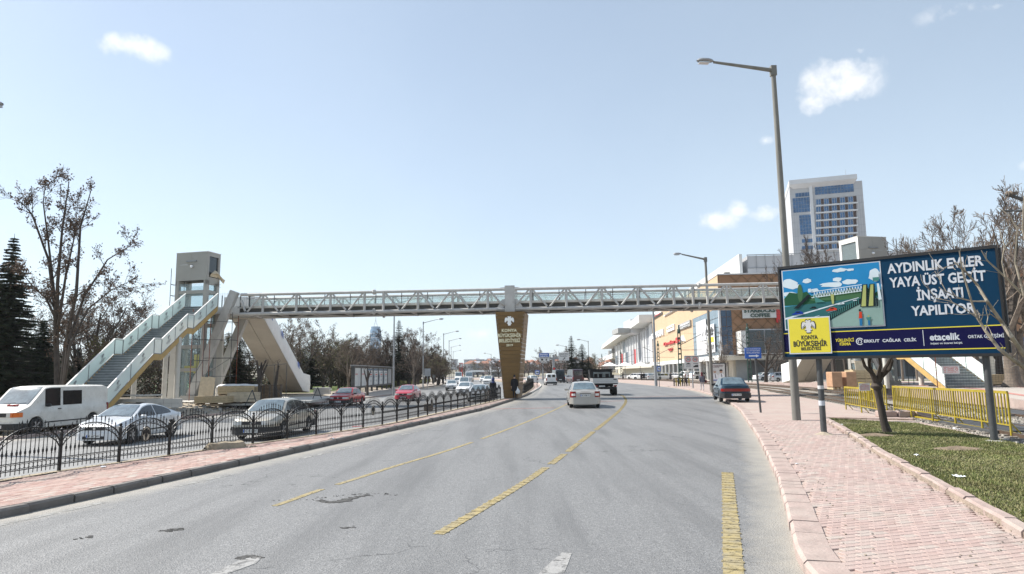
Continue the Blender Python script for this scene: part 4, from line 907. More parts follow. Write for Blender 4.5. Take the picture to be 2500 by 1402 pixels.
# --- cars parked before the mall: one of each kind, then copies
pk = {}
q = random.Random(8)
spots = [(1581, 140, .2, 'hatch', 'p_silver', 'silver car at the left end of the mall car park, behind the railings'), (1620, 143, -1.35, 'hatch', 'p_white', 'white hatchback standing sideways before the mall, right of the lamp post'),
 (1648, 150, .9, 'sedan', 'p_white', 'white car with its boot open behind the grey column'), (1661, 150, 1.0, 'hatch', 'p_white', 'white car directly behind the dark lattice pole'), (1684, 150, -1.1, 'minivan', 'p_white', 'tall white van in the car park left of the speed sign'),
 (1708, 147, -1.15, 'suv', 'p_white', 'tall white car in the car park right of the speed sign'), (1726, 150, -1.2, 'sedan', 'p_dark', 'black car in the car park beside the far street lamp'), (1594, 150, 1.0, 'sedan', 'p_silver', 'silver car in the second row behind the far lamp post'),
 (1568, 150, .8, 'sedan', 'p_white', 'white car in the second row behind the railings'), (1550, 160, .7, 'hatch', 'p_white', 'white car far back at the mall entrance canopy'), (1630, 158, .6, 'sedan', 'p_grey', 'grey car in the back row behind the sideways white hatchback'),
 (1787, 140, .4, 'hatch', 'p_silver', 'silver car behind the lit poster stand'), (1868, 118, -1.2, 'sedan', 'p_white', 'white car behind the blue arrow sign'), (1912, 98, -1.45, 'hatch', 'p_silver', 'silver hatchback left of the big lamp post, under the billboard'),
 (1672, 163, 1.2, 'sedan', 'p_dark', 'dark car in the back row, above the white ones')]
for (px, Y, rz, kd, pt_, lb) in spots:
    p = AT(px, 915, Y); z = zp(Y)+.03
    if (kd, pt_) in pk: dup(pk[(kd, pt_)], (p.x, Y, z), rz+PI/2, lb, 'cars parked before the mall')
    else: pk[(kd, pt_)] = make_car(kd, pt_, lb, 'car', (p.x, Y, z), (math.cos(rz+PI/2), math.sin(rz+PI/2)), group='cars parked before the mall')
for (px, Y, rz, kd, pt_, lb) in ((2335, 66, 1.5, 'hatch', 'p_white', 'white car beyond the crates, left of the right billboard post'), (2352, 72, .3, 'hatch', 'p_silver', 'silver car behind the site at the right, among the trees'), (2325, 70, 1.2, 'sedan', 'p_grey', 'grey car behind the right staircase')):
    p = AT(px, 915, Y); 
    if (kd, pt_) in pk: dup(pk[(kd, pt_)], (p.x, Y, .55), rz+PI/2, lb, 'cars parked behind the right staircase')
make_car('hatch', 'p_red', 'dark red car seen past the right staircase', 'car', (AT(2343, 915, 60).x, 60, .7), (-1, .2), group='cars parked behind the right staircase')
x = AT(10, 915, 48).x; make_car('sedan', 'p_silver', 'silver car behind the bonnet of the cream white van', 'car', (x, 44, .15), (-.3, 1))
# ================================================================= THE FOOTBRIDGE
def BY(X): return 50.5-.0675*X                 # near truss plane
BA, BB = (-30, BY(-30)), (30, BY(30))
BN = Vector((.0675, 1, 0)).normalized()        # away from the camera
BU = Vector((1, -.0675, 0)).normalized()       # to the right along the bridge
def bx(px): return ONP(px, 740, BA, BB).x
def bp(X, z, d=0.0): p = Vector((X, BY(X), z))+BN*d; return p
ZT, ZB, ZD, WID = 8.35, 6.82, 7.42, 3.0
br = thing('footbridge', 'long pale steel truss footbridge with glass railings crossing both carriageways', 'footbridge', (0, BY(0), 0)); BO = br.location.copy()
B_ = lambda: MB(org=BO)
sp = M['steel_paint']
VX = [642, 723.6, 806.8, 890, 936, 1020.5, 1105, 1191]; VR = [1296, 1383, 1470, 1558, 1646, 1692.6, 1728, 1776, 1865]
vx = [bx(p) for p in VX]; vr = [bx(p) for p in VR]+[bx(1865)+2.75*k for k in (1, 2, 3)]
XL, XP, XR = bx(578), bx(1245), 25.2
for d in (0, WID):
    for (a, b) in ((XL+.3, XP-.4), (XP+.4, XR)):
        B_().tube(bp(a, ZT, d), bp(b, ZT, d), .115, n=12).obj('top_chord', sp, br, smooth=True)
        B_().tube(bp(a-(.6 if a < -10 else 0), ZB, d), bp(b, ZB, d), .135, n=12).obj('bottom_chord', sp, br, smooth=True)
    for x in vx+vr:
        B_().tube(bp(x, ZB, d), bp(x, ZT, d), .10, n=10).obj('truss_post', sp, br, smooth=True)
    def diag(x0, x1):                           # from foot x0 to peak x1
        e = .14 if x0 < x1 else -.14
        m = B_().tube(bp(x0+e*.7, ZB+.16, d), bp(x1-e*1.2, ZT-.10, d), .072, n=8)
        m.tube(bp(x0+e*.45, ZB+.10, d-.01), bp(x0+e*.8, ZB+.17, d-.01), .085, n=8, mi=1); m.obj('truss_diagonal', [sp, M['steel_dark']], br, smooth=True)
    def mids(v, left_open, right_open):
        for i, x in enumerate(v):
            if i > 0: diag((v[i-1]+x)/2, x)
            else: diag(x-left_open, x)
            if i < len(v)-1: diag((v[i+1]+x)/2, x)
            else: diag(x+right_open, x)
    h = (vx[1]-vx[0])/2
    for i in range(0, 4): diag(vx[i]-h, vx[i])
    for i in range(0, 3): diag(vx[i]+h, vx[i])
    for i in range(4, 8): diag(vx[i]+h, vx[i])
    for i in range(5, 8): diag(vx[i]-h, vx[i])
    for i in range(0, 5): diag(vr[i]-h, vr[i])
    for i in range(0, 4): diag(vr[i]+h, vr[i])
    diag((vr[4]+vr[5])/2+.35, vr[4])
    for i in range(7, len(vr)): diag(vr[i]-h, vr[i]); diag(vr[i]+h, vr[i])
    B_().tube(bp(XL+.35, ZT-.45, d), bp(vx[0]-h-.05, ZB+.2, d), .13, .09, n=8).obj('truss_diagonal', sp, br, smooth=True)
    for px in (913, 1708):
        x = bx(px)
        for z, r in ((ZT, .21), (ZB, .25)):
            B_().lathe([(0, -.13), (.14, -.13), (r, -.06), (r, -.02), (r*.9, 0), (r, .02), (r, .06), (.14, .13), (0, .13)], bp(x, z, d), 'x', 8).obj('splice_flange', sp, br)
# walkway
m = B_(); Lx = [XL-3.2, XR+4]
def slab(m, a, b, d0, d1, z0, z1, mi=0): m.ext([bp(a, z0, d0), bp(b, z0, d0), bp(b, z0, d1), bp(a, z0, d1)], (0, 0, z1-z0), mi)
m = B_(); slab(m, XL-.2, XR+1, .28, WID-.28, ZD-.16, ZD-.04); m.obj('walkway_deck', M['concrete'], br)
for d in (.16, WID-.28): m = B_(); slab(m, XL-.2, XR+1, d, d+.12, ZD-.12, ZD+.05); m.obj('deck_edge', M['steel_light'], br)
for d in (.34, 1.4, WID-.46): m = B_(); slab(m, XL-.2, XR+1, d, d+.10, ZB+.02, ZD-.16); m.obj('floor_beam', M['deck_dark'], br)
x = XL+.5; k = 0
while x < XR:
    m = B_(); m.beam(bp(x, ZB+.0, .05), bp(x, ZB+.0, WID-.05), .12, .16); m.obj('cross_beam', sp, br)
    if k % 2 == 0: B_().tube(bp(x, ZB-.06, .1), bp(x+2.66, ZB-.10, WID-.1), .055, n=6).obj('wind_brace', sp, br)
    else: B_().tube(bp(x, ZB-.10, WID-.1), bp(x+2.66, ZB-.06, .1), .055, n=6).obj('wind_brace', sp, br)
    x += 2.66; k += 1
for d, z1 in ((.42, 8.02), (WID-.42, 8.04)):
    x = XL+.8; i = 0
    while x < XR-1.5:
        if not (abs(x-XP) < .6):
            B_().box(bp(x, (ZD+8.3)/2, d), (.05, .05, 8.3-ZD), 0).obj('railing_post', M['steel_dark'], br)
        m = B_(); m.ext([bp(x+.06, ZD+.06, d), bp(x+1.98, ZD+.06, d), bp(x+1.98, z1, d), bp(x+.06, z1, d)], BN*.018); m.obj('glass_pane', M['glass_rail'], br)
        if i % 1 == 0:
            e = B_(); cx_ = x+1.0; P = lambda a, b, cx_=cx_, d=d: bp(cx_+a, ZD+.32+b, d-.012)
            put_eagle(e, 0, .16, .075, P, -BN, .004); put_text(e, 'KONYA', -.10, .10, .03, .07, P, .02); put_text(e, 'BÜYÜKŞEHİR', -.2, .2, -.05, .01, P, .02); put_text(e, 'BELEDİYESİ', -.12, .12, -.10, -.06, P, .02)
            e.obj('emblem_print', M['glass_frost'], br)
        x += 2.04; i += 1
    B_().tube(bp(XL+.6, z1+.05, d), bp(XR-.5, z1+.05, d), .03, n=6).obj('handrail', M['galv'], br)
# column over the pier
for d in (-.16, WID-.12):
    m = B_(); P = lambda a, z, dd=0: bp(XP+a, z, d+dd)
    m.ext([P(-.38, 6.6), P(.38, 6.6), P(.38, 8.62), P(-.38, 8.62)], BN*.05); m.ext([P(-.36, 6.6, .25), P(.36, 6.6, .25), P(.36, 8.58, .25), P(-.36, 8.58, .25)], BN*.05)
    m.ext([P(-.03, 6.6, .05), P(.03, 6.6, .05), P(.03, 8.5, .05), P(-.03, 8.5, .05)], BN*.2)
    for z in (6.72, 7.1, 8.2): m.ext([P(-.40, z, -.01), P(.40, z, -.01), P(.40, z+.035, -.01), P(-.40, z+.035, -.01)], BN*.32)
    for s in (-1, 1):
        m.ext([P(s*.38, 8.5, .1), P(s*.7, 8.48, .1), P(s*.85, 8.40, .1), P(s*.8, 8.25, .1), P(s*.38, 8.22, .1)], BN*.03)
        m.ext([P(s*.38, 6.66, .1), P(s*1.05, 6.7, .1), P(s*.95, 7.0, .1), P(s*.62, 7.55, .1), P(s*.38, 7.6, .1)], BN*.03)
        m.beam(P(s*.42, 7.12, .05), P(s*.75, 7.38, .05), .05, .26, up=(0, -1, 0))
    m.obj('portal_column', sp, br)
# raking legs and end frames (left end, and the mirror image at the right end)
def legs(sgn, px_foot, px_top, ztop, zf):
    for d in (-.1, WID+.1):
        xf = (px_foot-1250)/FOC*52.2 if sgn < 0 else px_foot; xt = px_top
        m = B_(); A, Bp = bp(xf, zf+.25, d), bp(xt, ztop, d); dr = (Bp-A).normalized(); nn = dr.cross(BN).normalized()
        m.beam(A, Bp, .42, .60, up=nn); k = (Bp-A).length
        for t in (.02, .5, .985):
            c = A.lerp(Bp, t); m.beam(c-dr*.02, c+dr*.02, .5, .70, up=nn)
        for s in (-1, 1):
            for e in (-1, 1): m.beam(A+nn*(s*.29)+BN*(e*.17), Bp+nn*(s*.29)+BN*(e*.17), .12, .035, up=nn)
        m.obj('raking_leg', sp, br)
        m = B_(); m.box((A.x, A.y, zf+.1), (1.5, 1.0, .5), 0, top=.85)
        for i in range(6): m.tube((A.x-.55+.22*i, A.y-.42, zf+.3), (A.x-.55+.22*i, A.y-.42, zf+.42), .03, n=6)
        m.obj('leg_footing', M['concrete'], br)
XLT = bx(574)
legs(-1, 474, XLT, 8.62, .18)
legs(1, 27.2, 24.6, 8.62, .72)
m = B_(); slab(m, XL-4.4, XL+.1, -.1, WID+.2, 7.26, 7.40); m.obj('landing_deck', M['steel_light'], br)
m = B_(); slab(m, XL-4.4, XL+.3, -.16, -.02, 6.86, 7.28); slab(m, XL-4.4, XL+.3, WID+.1, WID+.24, 6.86, 7.28)
for i in range(5): slab(m, XL-4.2+i*.95, XL-4.1+i*.95, -.02, WID+.1, 6.9, 7.26)
m.obj('landing_frame', M['steel_paint'], br)
m = B_(); slab(m, XR-.3, XR+4.4, -.1, WID+.2, 7.26, 7.40); slab(m, XR, XR+4.4, -.16, 0, 6.86, 7.28); m.obj('landing_deck', M['steel_light'], br)
for i in range(4):
    x = XL-.5+i*.0
# loose mesh panel and thin railing at the left landing
m = B_()
for i in range(13): m.tube(bp(XL-1.6, 7.45+i*.09, .4), bp(XL+1.8, 7.45+i*.09, .4), .006, n=3)
for i in range(18): m.tube(bp(XL-1.6+i*.2, 7.45, .4), bp(XL-1.6+i*.2, 8.6, .4), .006, n=3)
m.obj('wire_mesh_panel', M['galv'], kind=None, label='wire mesh panel standing on the left landing of the footbridge', cat='mesh panel'); 
for i in range(4): B_().box(bp(XL-1.25+i*.75, 7.86, .1), (.06, .06, .95)).obj('railing_post', M['steel_dark'], br)
# ---------------------------------------------------------------- pier
A0, B0 = (-5, 50.05), (5, 50.05-.0675*10)
py_ = thing('bridge_pier', 'tapering golden clad pier with silver eagle emblem and raised golden lettering', 'bridge pier', (0, 50.2, .12)); PO = py_.location.copy()
yf = 49.95; zt, zb_ = 6.58, .13
xl0, xr0, xl1, xr1 = -.65, .28, (1209-1250)/FOC*yf, (1280-1250)/FOC*yf   # bottom and top
Pf = lambda t, z: Vector((lerp(lerp(xl0, xl1, (z-zb_)/(zt-zb_)), lerp(xr0, xr1, (z-zb_)/(zt-zb_)), t), yf-.0675*0-.02*(z-zb_)/(zt-zb_), z))
dep = lambda z: lerp(1.9, 3.4, (z-zb_)/(zt-zb_))
xside = lambda z, t: Pf(1, z)+Vector((lerp(0, -.02, t), 1, 0))*dep(z)*t
m = MB(org=PO); P0 = [Pf(0.03, zb_)+Vector((0, .05, 0)), Pf(.97, zb_)+Vector((0, .05, 0)), Pf(.97, zb_)+Vector((0, dep(zb_)-.05, 0)), Pf(.03, zb_)+Vector((0, dep(zb_)-.05, 0))]
P1 = [Pf(0.03, zt)+Vector((0, .05, 0)), Pf(.97, zt)+Vector((0, .05, 0)), Pf(.97, zt)+Vector((0, dep(zt)-.05, 0)), Pf(.03, zt)+Vector((0, dep(zt)-.05, 0))]
m.add(P0+P1, [(3, 2, 1, 0), (4, 5, 6, 7), (0, 1, 5, 4), (1, 2, 6, 5), (2, 3, 7, 6), (3, 0, 4, 7)]); m.obj('core', M['gold_edge'], py_)
n = 22; hh = (zt-zb_)/n
for i in range(n):
    z0, z1 = zb_+i*hh+.012, zb_+(i+1)*hh-.012
    m = MB(org=PO); m.ext([Pf(.008, z0), Pf(.985, z0), Pf(.985, z1), Pf(.008, z1)], (0, .045, 0)); m.obj('cladding_board', M['gold_clad'], py_)
    for s in (0, 1):
        X = (lambda z: Pf(s, z)); o_ = Vector((.0 if s else 0, 0, 0))
        m = MB(org=PO); sp_ = (.38 if s else -.1); q_ = [X(z0)+Vector((0, .03, 0)), X(z0)+Vector((sp_, dep(z0)-.02, 0)), X(z1)+Vector((sp_, dep(z1)-.02, 0)), X(z1)+Vector((0, .03, 0))]; m.ext(q_, (.045 if not s else -.045, 0, 0)); m.obj('cladding_board', M['gold_clad'], py_)
for s in (0, 1):
    m = MB(org=PO); m.beam(Pf(s, zb_)+Vector((0, .01, 0)), Pf(s, zt)+Vector((0, .01, 0)), .045, .06); m.obj('corner_trim', M['gold_edge'], py_)
PP = lambda x, z: Vector((x, yf-.03-.02*(z-zb_)/6.4, z))
def pz(px, py): p = AT(px, py, yf-.03); return p.x, p.z
m = MB(org=PO); x_, z_ = pz(1243.5, 785); put_eagle(m, x_, z_, .335, PP, (0, -1, 0), .06); m.obj('eagle_emblem', M['letter_silver'], py_)
for s_, a, b in (('KONYA', (1225, 811), (1262, 803)), ('BÜYÜKŞEHİR', (1215.5, 824), (1272, 814.5)), ('BELEDİYESİ', (1218.5, 836.5), (1269.5, 827)), ('2019', (1236, 846), (1252, 840))):
    (x0, z0), (x1, z1) = pz(*a), pz(*b); m = MB(org=PO); put_text(m, s_, x0, x1, z0, z1, PP, .03, .05, nrm=(0, -1, 0)); m.obj('lettering', M['letter_gold'], py_)
# ---------------------------------------------------------------- stairs
def stair(name, label, X0, X1, segs, sign, zg, gold=True):
    "segs: list of (Y0, z0, Y1, z1); sign -1 climbs away from the camera"
    t = thing(name, label, 'staircase', ((X0+X1)/2, segs[0][0], zg)); O = t.location.copy(); K = lambda: MB(org=O)
    for (Y0, z0, Y1, z1) in segs:
        fl = z1-z0 > .3
        n = max(1, round(abs(z1-z0)/.165)) if fl else 1
        if fl:
            for i in range(n):
                ya, yb = lerp(Y0, Y1, i/n), lerp(Y0, Y1, (i+1)/n); za, zb = lerp(z0, z1, i/n), lerp(z0, z1, (i+1)/n)
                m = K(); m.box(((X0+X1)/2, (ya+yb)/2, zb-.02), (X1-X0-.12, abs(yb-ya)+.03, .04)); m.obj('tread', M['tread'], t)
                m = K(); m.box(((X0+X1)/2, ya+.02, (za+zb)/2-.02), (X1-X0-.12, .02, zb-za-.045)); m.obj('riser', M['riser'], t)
        else:
            m = K(); m.box(((X0+X1)/2, (Y0+Y1)/2, z1-.04), (X1-X0-.12, abs(Y1-Y0), .08)); m.obj('landing', M['tread'], t)
        for X in (X0, X1):
            m = K(); s = 1 if X == X1 else -1
            m.ext([(X+s*.0, Y0, z0-.34), (X, Y1, z1-.34), (X, Y1, z1+.04), (X, Y0, z0+.04)], (s*.07, 0, 0)); m.obj('stringer', M['stair_gold'], t)
            k = max(1, round(abs(Y1-Y0)/2.05)) if fl else 1
            for i in range(k):
                a, b = i/k, (i+1)/k; ya, yb = lerp(Y0, Y1, a), lerp(Y0, Y1, b); za, zb = lerp(z0, z1, a), lerp(z0, z1, b)
                g = .03*(1 if yb > ya else -1)
                m = K(); m.ext([(X+s*.03, ya+g, za+.10), (X+s*.03, yb-g, zb+.10), (X+s*.03, yb-g, zb+.98), (X+s*.03, ya+g, za+.98)], (s*.015, 0, 0)); m.obj('glass_panel', M['glass_stair'], t)
                if fl:
                    e = K(); sl = (zb-za)/(yb-ya); cy_, cz_ = (ya+yb)/2, (za+zb)/2+.52
                    for fx in ((.055,) if s > 0 else (-.005,)):
                        P = lambda a, b, fx=fx, cy_=cy_, cz_=cz_, sl=sl: Vector((X+s*fx if s > 0 else X+.02, cy_+a*(1 if sl > 0 else -1), cz_+b+a*(sl if sl > 0 else -sl)))
                        put_eagle(e, 0, .2, .11, P, (s*.004 if s > 0 else .004, 0, 0), 1); put_text(e, 'KONYA', -.11, .11, .0, .06, P, .02); put_text(e, 'BÜYÜKŞEHİR', -.28, .28, -.12, -.03, P, .03); put_text(e, 'BELEDİYESİ', -.16, .16, -.2, -.14, P, .02)
                    e.obj('emblem_print', M['galv'], t)
                K().box((X+s*.035, ya+g*.2, za+.5), (.05, .05, 1.08)).obj('baluster_post', M['galv'], t)
            K().box((X+s*.035, Y1-.01, z1+.5), (.05, .05, 1.06)).obj('baluster_post', M['galv'], t)
            K().beam((X+s*.035, Y0, z0+1.04), (X+s*.035, Y1, z1+1.04), .075, .06).obj('handrail', M['white_steel'], t)
            K().beam((X+s*.035, Y0, z0+.07), (X+s*.035, Y1, z1+.07), .04, .04).obj('bottom_rail', M['galv'], t)
    return t, O
lst, O = stair('staircase', 'left staircase with frosted glass sides and golden stringers rising behind the white van', -25.35, -22.9,
   [(37.5, .18, 42.4, 3.42), (42.4, 3.42, 43.3, 3.42), (43.3, 3.42, 46.6, 5.35), (46.6, 5.35, 47.5, 5.35), (47.5, 5.35, 51.2, 7.36)], -1, .18)
for x, y, z in ((-22.9, 45.6, 4.7), (-25.3, 44.7, 4.0), (-25.3, 48.6, 5.6)): MB(org=O).tube((x, y, .1), (x, y, z), .17, n=12).obj('support_column', M['steel_light'], lst, smooth=True)
rst, O = stair('staircase', 'right staircase seen under the billboard, frosted glass sides and gold trim', 25.8, 28.4,
   [(40.0, .77, 43.9, 2.9), (43.9, 2.9, 44.7, 2.9), (44.7, 2.9, 49.5, 5.7), (49.5, 5.7, 50.3, 5.7), (50.3, 5.7, 53, 7.36)], -1, .77)
for x, y, z in ((25.9, 46.5, 3.8), (28.3, 46.5, 3.8), (25.9, 50.2, 5.4)): MB(org=O).tube((x, y, .6), (x, y, z), .17, n=12).obj('support_column', M['steel_light'], rst, smooth=True)
# ---------------------------------------------------------------- wrapped escalators
def escal(label, X0, X1, pts, loc, marks):
    t = thing('escalator', label, 'escalator', loc); O = t.location.copy()
    th = 1.35; m = MB(org=O); n = len(pts)
    for X, mi in ((X0, 0), (X1, 0)):
        pass
    low = [(y, z-.75) for y, z in pts]; up = [(y, z+.95) for y, z in pts]
    rows = []
    q = random.Random(3)
    def dens(P):
        o = []
        for (a, b), (c, d) in zip(P, P[1:]):
            k = 7
            for i in range(k): o.append((lerp(a, c, i/k), lerp(b, d, i/k)))
        return o+[P[-1]]
    U, Lw = dens(up), dens(low)
    m.grid([[(X1, y, z) for y, z in Lw], [(X1+.04+q.uniform(0, .05), (a[0]+b[0])/2, (a[1]+b[1])/2) for a, b in zip(U, Lw)], [(X1, y, z) for y, z in U]])
    m.grid([[(X0, y, z) for y, z in U], [(X0, y, z) for y, z in Lw]])
    m.grid([[(X1, y, z) for y, z in U], [(lerp(X1, X0, .5), y, z-.12+q.uniform(-.03, .03)) for y, z in U], [(X0, y, z) for y, z in U]])
    for P, Q in ((U[0], Lw[0]), (U[-1], Lw[-1])): m.add([(X0, *P), (X1, *P), (X1, *Q), (X0, *Q)], [(0, 1, 2, 3)])
    m.obj('wrapped_body', M['wrap_white'], t, smooth=True)
    for i in range(len(pts)-1):
        for a, b in ((X0+.02, (X0+X1)/2-.02), ((X0+X1)/2+.02, X1-.02)):
            k = 3 if i == 1 else 1
            for j in range(k):
                (y0, z0), (y1, z1) = low[i], low[i+1]; ya, yb = lerp(y0, y1, j/k)+.02, lerp(y0, y1, (j+1)/k)-.02; za, zb = lerp(z0, z1, j/k), lerp(z0, z1, (j+1)/k)
                e = MB(org=O); e.ext([(a, ya, za-.05), (b, ya, za-.05), (b, yb, zb-.05), (a, yb, zb-.05)], (0, 0, .045)); e.obj('soffit_panel', M['soffit'], t)
    for (y, z) in marks:
        e = MB(org=O); sl = (pts[2][1]-pts[1][1])/(pts[2][0]-pts[1][0]); P = lambda a, b: Vector((X1+.10, y+a, z+b+a*sl))
        for k in range(4): e.ext([P(-.28, .22-k*.13), P(.28, .22-k*.13), P(.28, .31-k*.13), P(-.28, .31-k*.13)], (.006, 0, 0))
        e.obj('blue_print', M['sign_blue'], t)
    return t
escal('escalator wrapped in white sheeting, coming down behind the left end of the footbridge', -23.5, -20.75, [(53.8, 7.45), (55.4, 7.45), (66.2, 1.25), (68.4, 1.05)], (-22, 54, .15), [(56.8, 7.0), (59.6, 5.6), (64.4, 2.9)])
escal('escalator wrapped in white sheeting behind the left post of the billboard', 25.9, 28.6, [(53.2, 7.45), (54.4, 7.45), (62.6, 1.75), (64.6, 1.5)], (27, 54, .7), [(60, 5.6)])
# ---------------------------------------------------------------- lift towers
def tower(label, corner, ang, wf, wd, ztop, zg, shut, front, side_mat, zbox):
    "corner: nearest corner; front face runs along u, side face along v"
    t = thing('lift_tower', label, 'lift tower', (corner[0], corner[1], zg)); O = t.location.copy(); K = lambda: MB(org=O)
    u = Vector((-math.cos(ang), math.sin(ang), 0)) if front < 0 else Vector((math.cos(ang), math.sin(ang), 0)); v = Vector((math.sin(ang), math.cos(ang), 0)) if front < 0 else Vector((-math.sin(ang), math.cos(ang), 0))
    C = Vector((*corner, 0)); P = lambda a, b, z: C+u*a+v*b+Vector((0, 0, z))
    c = .3
    for a, b in ((0, 0), (wf-c, 0), (0, wd-c), (wf-c, wd-c)):
        m = K(); m.ext([P(a, b, zg), P(a+c, b, zg), P(a+c, b+c, zg), P(a, b+c, zg)], (0, 0, zbox-zg)); m.obj('corner_column', M['grey_clad'], t)
    levels = [2.4, 4.2, 5.9, 7.25, 8.55]
    for z in levels:
        for (a0, b0, a1, b1) in ((c, .04, wf-c, .24), (c, wd-.24, wf-c, wd-.04), (.04, c, .24, wd-c), (wf-.24, c, wf-.04, wd-c)):
            m = K(); m.ext([P(a0, b0, z), P(a1, b0, z), P(a1, b1, z), P(a0, b1, z)], (0, 0, .26)); m.obj('ring_beam', M['grey_clad'], t)
    zz = [zg+.2]+levels+[zbox-.26]
    for i in range(len(zz)-1):
        z0, z1 = zz[i]+(.26 if i else 0), zz[i+1]
        for (a0, b0, a1, b1) in ((c, .1, wf-c, .1), (c, wd-.1, wf-c, wd-.1), (.1, c, .1, wd-c), (wf-.1, c, wf-.1, wd-c)):
            m = K(); m.add([P(a0, b0, z0), P(a1, b1, z0), P(a1, b1, z1), P(a0, b0, z1)], [(0, 1, 2, 3)]); m.obj('glass_pane', M['glass_clear'], t)
    # clad box on top: front in six plates, side with a deep opening
    def plate(pts, off, m_=None, nm='cladding_plate'): e = K(); e.ext(pts, off); e.obj(nm, m_ or M['grey_clad'], t)
    hz = (ztop-zbox)/2
    for i in range(2):
        for j in range(2):
            a0, a1 = [(0.0, wf*.5), (wf*.5, wf)][i]; z0, z1 = [(zbox, zbox+hz*1.15), (zbox+hz*1.15, ztop)][j]
            plate([P(a0+.006, -.02, z0+.006), P(a1-.006, -.02, z0+.006), P(a1-.006, -.02, z1-.006), P(a0+.006, -.02, z1-.006)], v*.03)
    fr = side_mat
    for (b0, b1, z0, z1) in ((0, wd, zbox-.35, zbox+.25), (0, wd, ztop-.32, ztop), (0, .22, zbox+.25, ztop-.32), (wd-.22, wd, zbox+.25, ztop-.32)):
        for a in (0, wf):
            plate([P(a, b0+.0, z0), P(a, b1, z0), P(a, b1, z1), P(a, b0, z1)], u*(.16 if a == 0 else -.16), fr, 'side_frame')
    plate([P(0, wd-.03, zbox), P(wf, wd-.03, zbox), P(wf, wd-.03, ztop), P(0, wd-.03, ztop)], v*.03)
    plate([P(-.02, -.03, ztop), P(wf+.02, -.03, ztop), P(wf+.02, wd+.03, ztop), P(-.02, wd+.03, ztop)], (0, 0, .05), M['steel_light'], 'roof_plate')
    plate([P(.2, .1, zbox+.02), P(wf-.2, .1, zbox+.02), P(wf-.2, wd-.1, zbox+.02), P(.2, wd-.1, zbox+.02)], (0, 0, .06), M['deck_dark'], 'box_floor')
    e = K(); e.add([P(.1, .22, zbox+.25), P(.1, wd-.22, zbox+.25), P(.1, wd-.22, ztop-.32), P(.1, .22, ztop-.32)], [(0, 1, 2, 3)]); e.obj('side_glass', M['glass_dark'] if front < 0 else M['glass_clear'], t)
    e = K(); e.ext([P(wf*.34, -.05, zbox+1.5), P(wf*.66, -.05, zbox+1.5), P(wf*.66, -.05, zbox+1.6), P(wf*.34, -.05, zbox+1.6)], -v*.07); e.obj('wall_lamp', M['galv'], t)
    e = K(); e.lathe([(0, -.1), (.09, -.07), (.11, 0), (.09, .05), (.05, .09), (0, .1)], P(wf*.47, -.14, zbox+1.1), 'z', 10); e.ext([P(wf*.45, -.02, zbox+1.12), P(wf*.49, -.02, zbox+1.12), P(wf*.49, -.02, zbox+1.2), P(wf*.45, -.02, zbox+1.2)], -v*.12); e.obj('dome_camera', M['print_white'], t)
    return t, P, u, v
lt_, LP, lu, lv = tower('lift tower with grey clad top and dark open side, left of the footbridge', (-24.15, 52.0), .25, 2.95, 1.5, 11.85, .18, 0, -1, M['grey_clad'], 9.6)
for (a, b, w_) in ((2.6, -.1, .6), (.0, 1.9, .5)):
    m = MB(org=lt_.location); p = LP(a, b, .15); m.box((p.x, p.y, 3.3), (w_, .5, 6.4), .2, top=.8); m.obj('tapered_column', M['cream_clad'], lt_)
m = MB(org=lt_.location); q = random.Random(2)
m.grid([[LP(.02-.0, .3+i*.28, 9.9+.5*math.sin(i*.8+.5)*math.sin(j*.9)+j*.02)-lu*(.02+.12*j) for i in range(6)] for j in range(4)]); m.obj('torn_sheet', M['wood_pale'], lt_, smooth=True)
m = MB(org=lt_.location); p = LP(-.02, 1.0, 9.35)
for k in range(9): a = Vector((q.uniform(-.1, .1), q.uniform(-.6, .6), q.uniform(-.25, .25))); m.tube(p+a*.1, p-lu*.12+a, .012, n=3)
m.obj('loose_cables', M['steel_dark'], lt_)
m = MB(org=lt_.location); m.box((LP(1.6, .6, 0).x, LP(1.6, .6, 0).y, 2.6), (.9, .3, .5), .2); m.box((LP(1.1, .6, 0).x, LP(1.1, .6, 0).y, 3.0), (.3, .3, 1.5), .2); m.obj('lift_machinery', M['yellow_bright'], lt_)
m = MB(org=lt_.location); 
for a in (.8, 1.4, 2.0): m.tube(LP(a, 1.2, .2), LP(a, 1.2, 7.2), .05, n=6)
m.obj('guide_rail', M['steel_dark'], lt_)
rt_, RP_, ru, rv = tower('lift tower with beige top and white framed glazing, right end of the footbridge', (27.0, 50.9), .22, 2.6, 2.1, 12.2, .77, 0, 1, M['white_steel'], 9.8)
# bridge railing by the right tower
m = MB(org=BO)
for s in (0, 1):
    m.tube((24.2, 49.3+s, 9.75), (26.6, 48.9+s, 10.05), .06, n=6); 
    for k in range(3): m.tube((24.3+k*1.1, 49.3-k*.15+s, 8.6), (24.3+k*1.1, 49.3-k*.15+s, 9.8+k*.12), .05, n=6)
m.obj('white_railing', M['white_steel'], br)
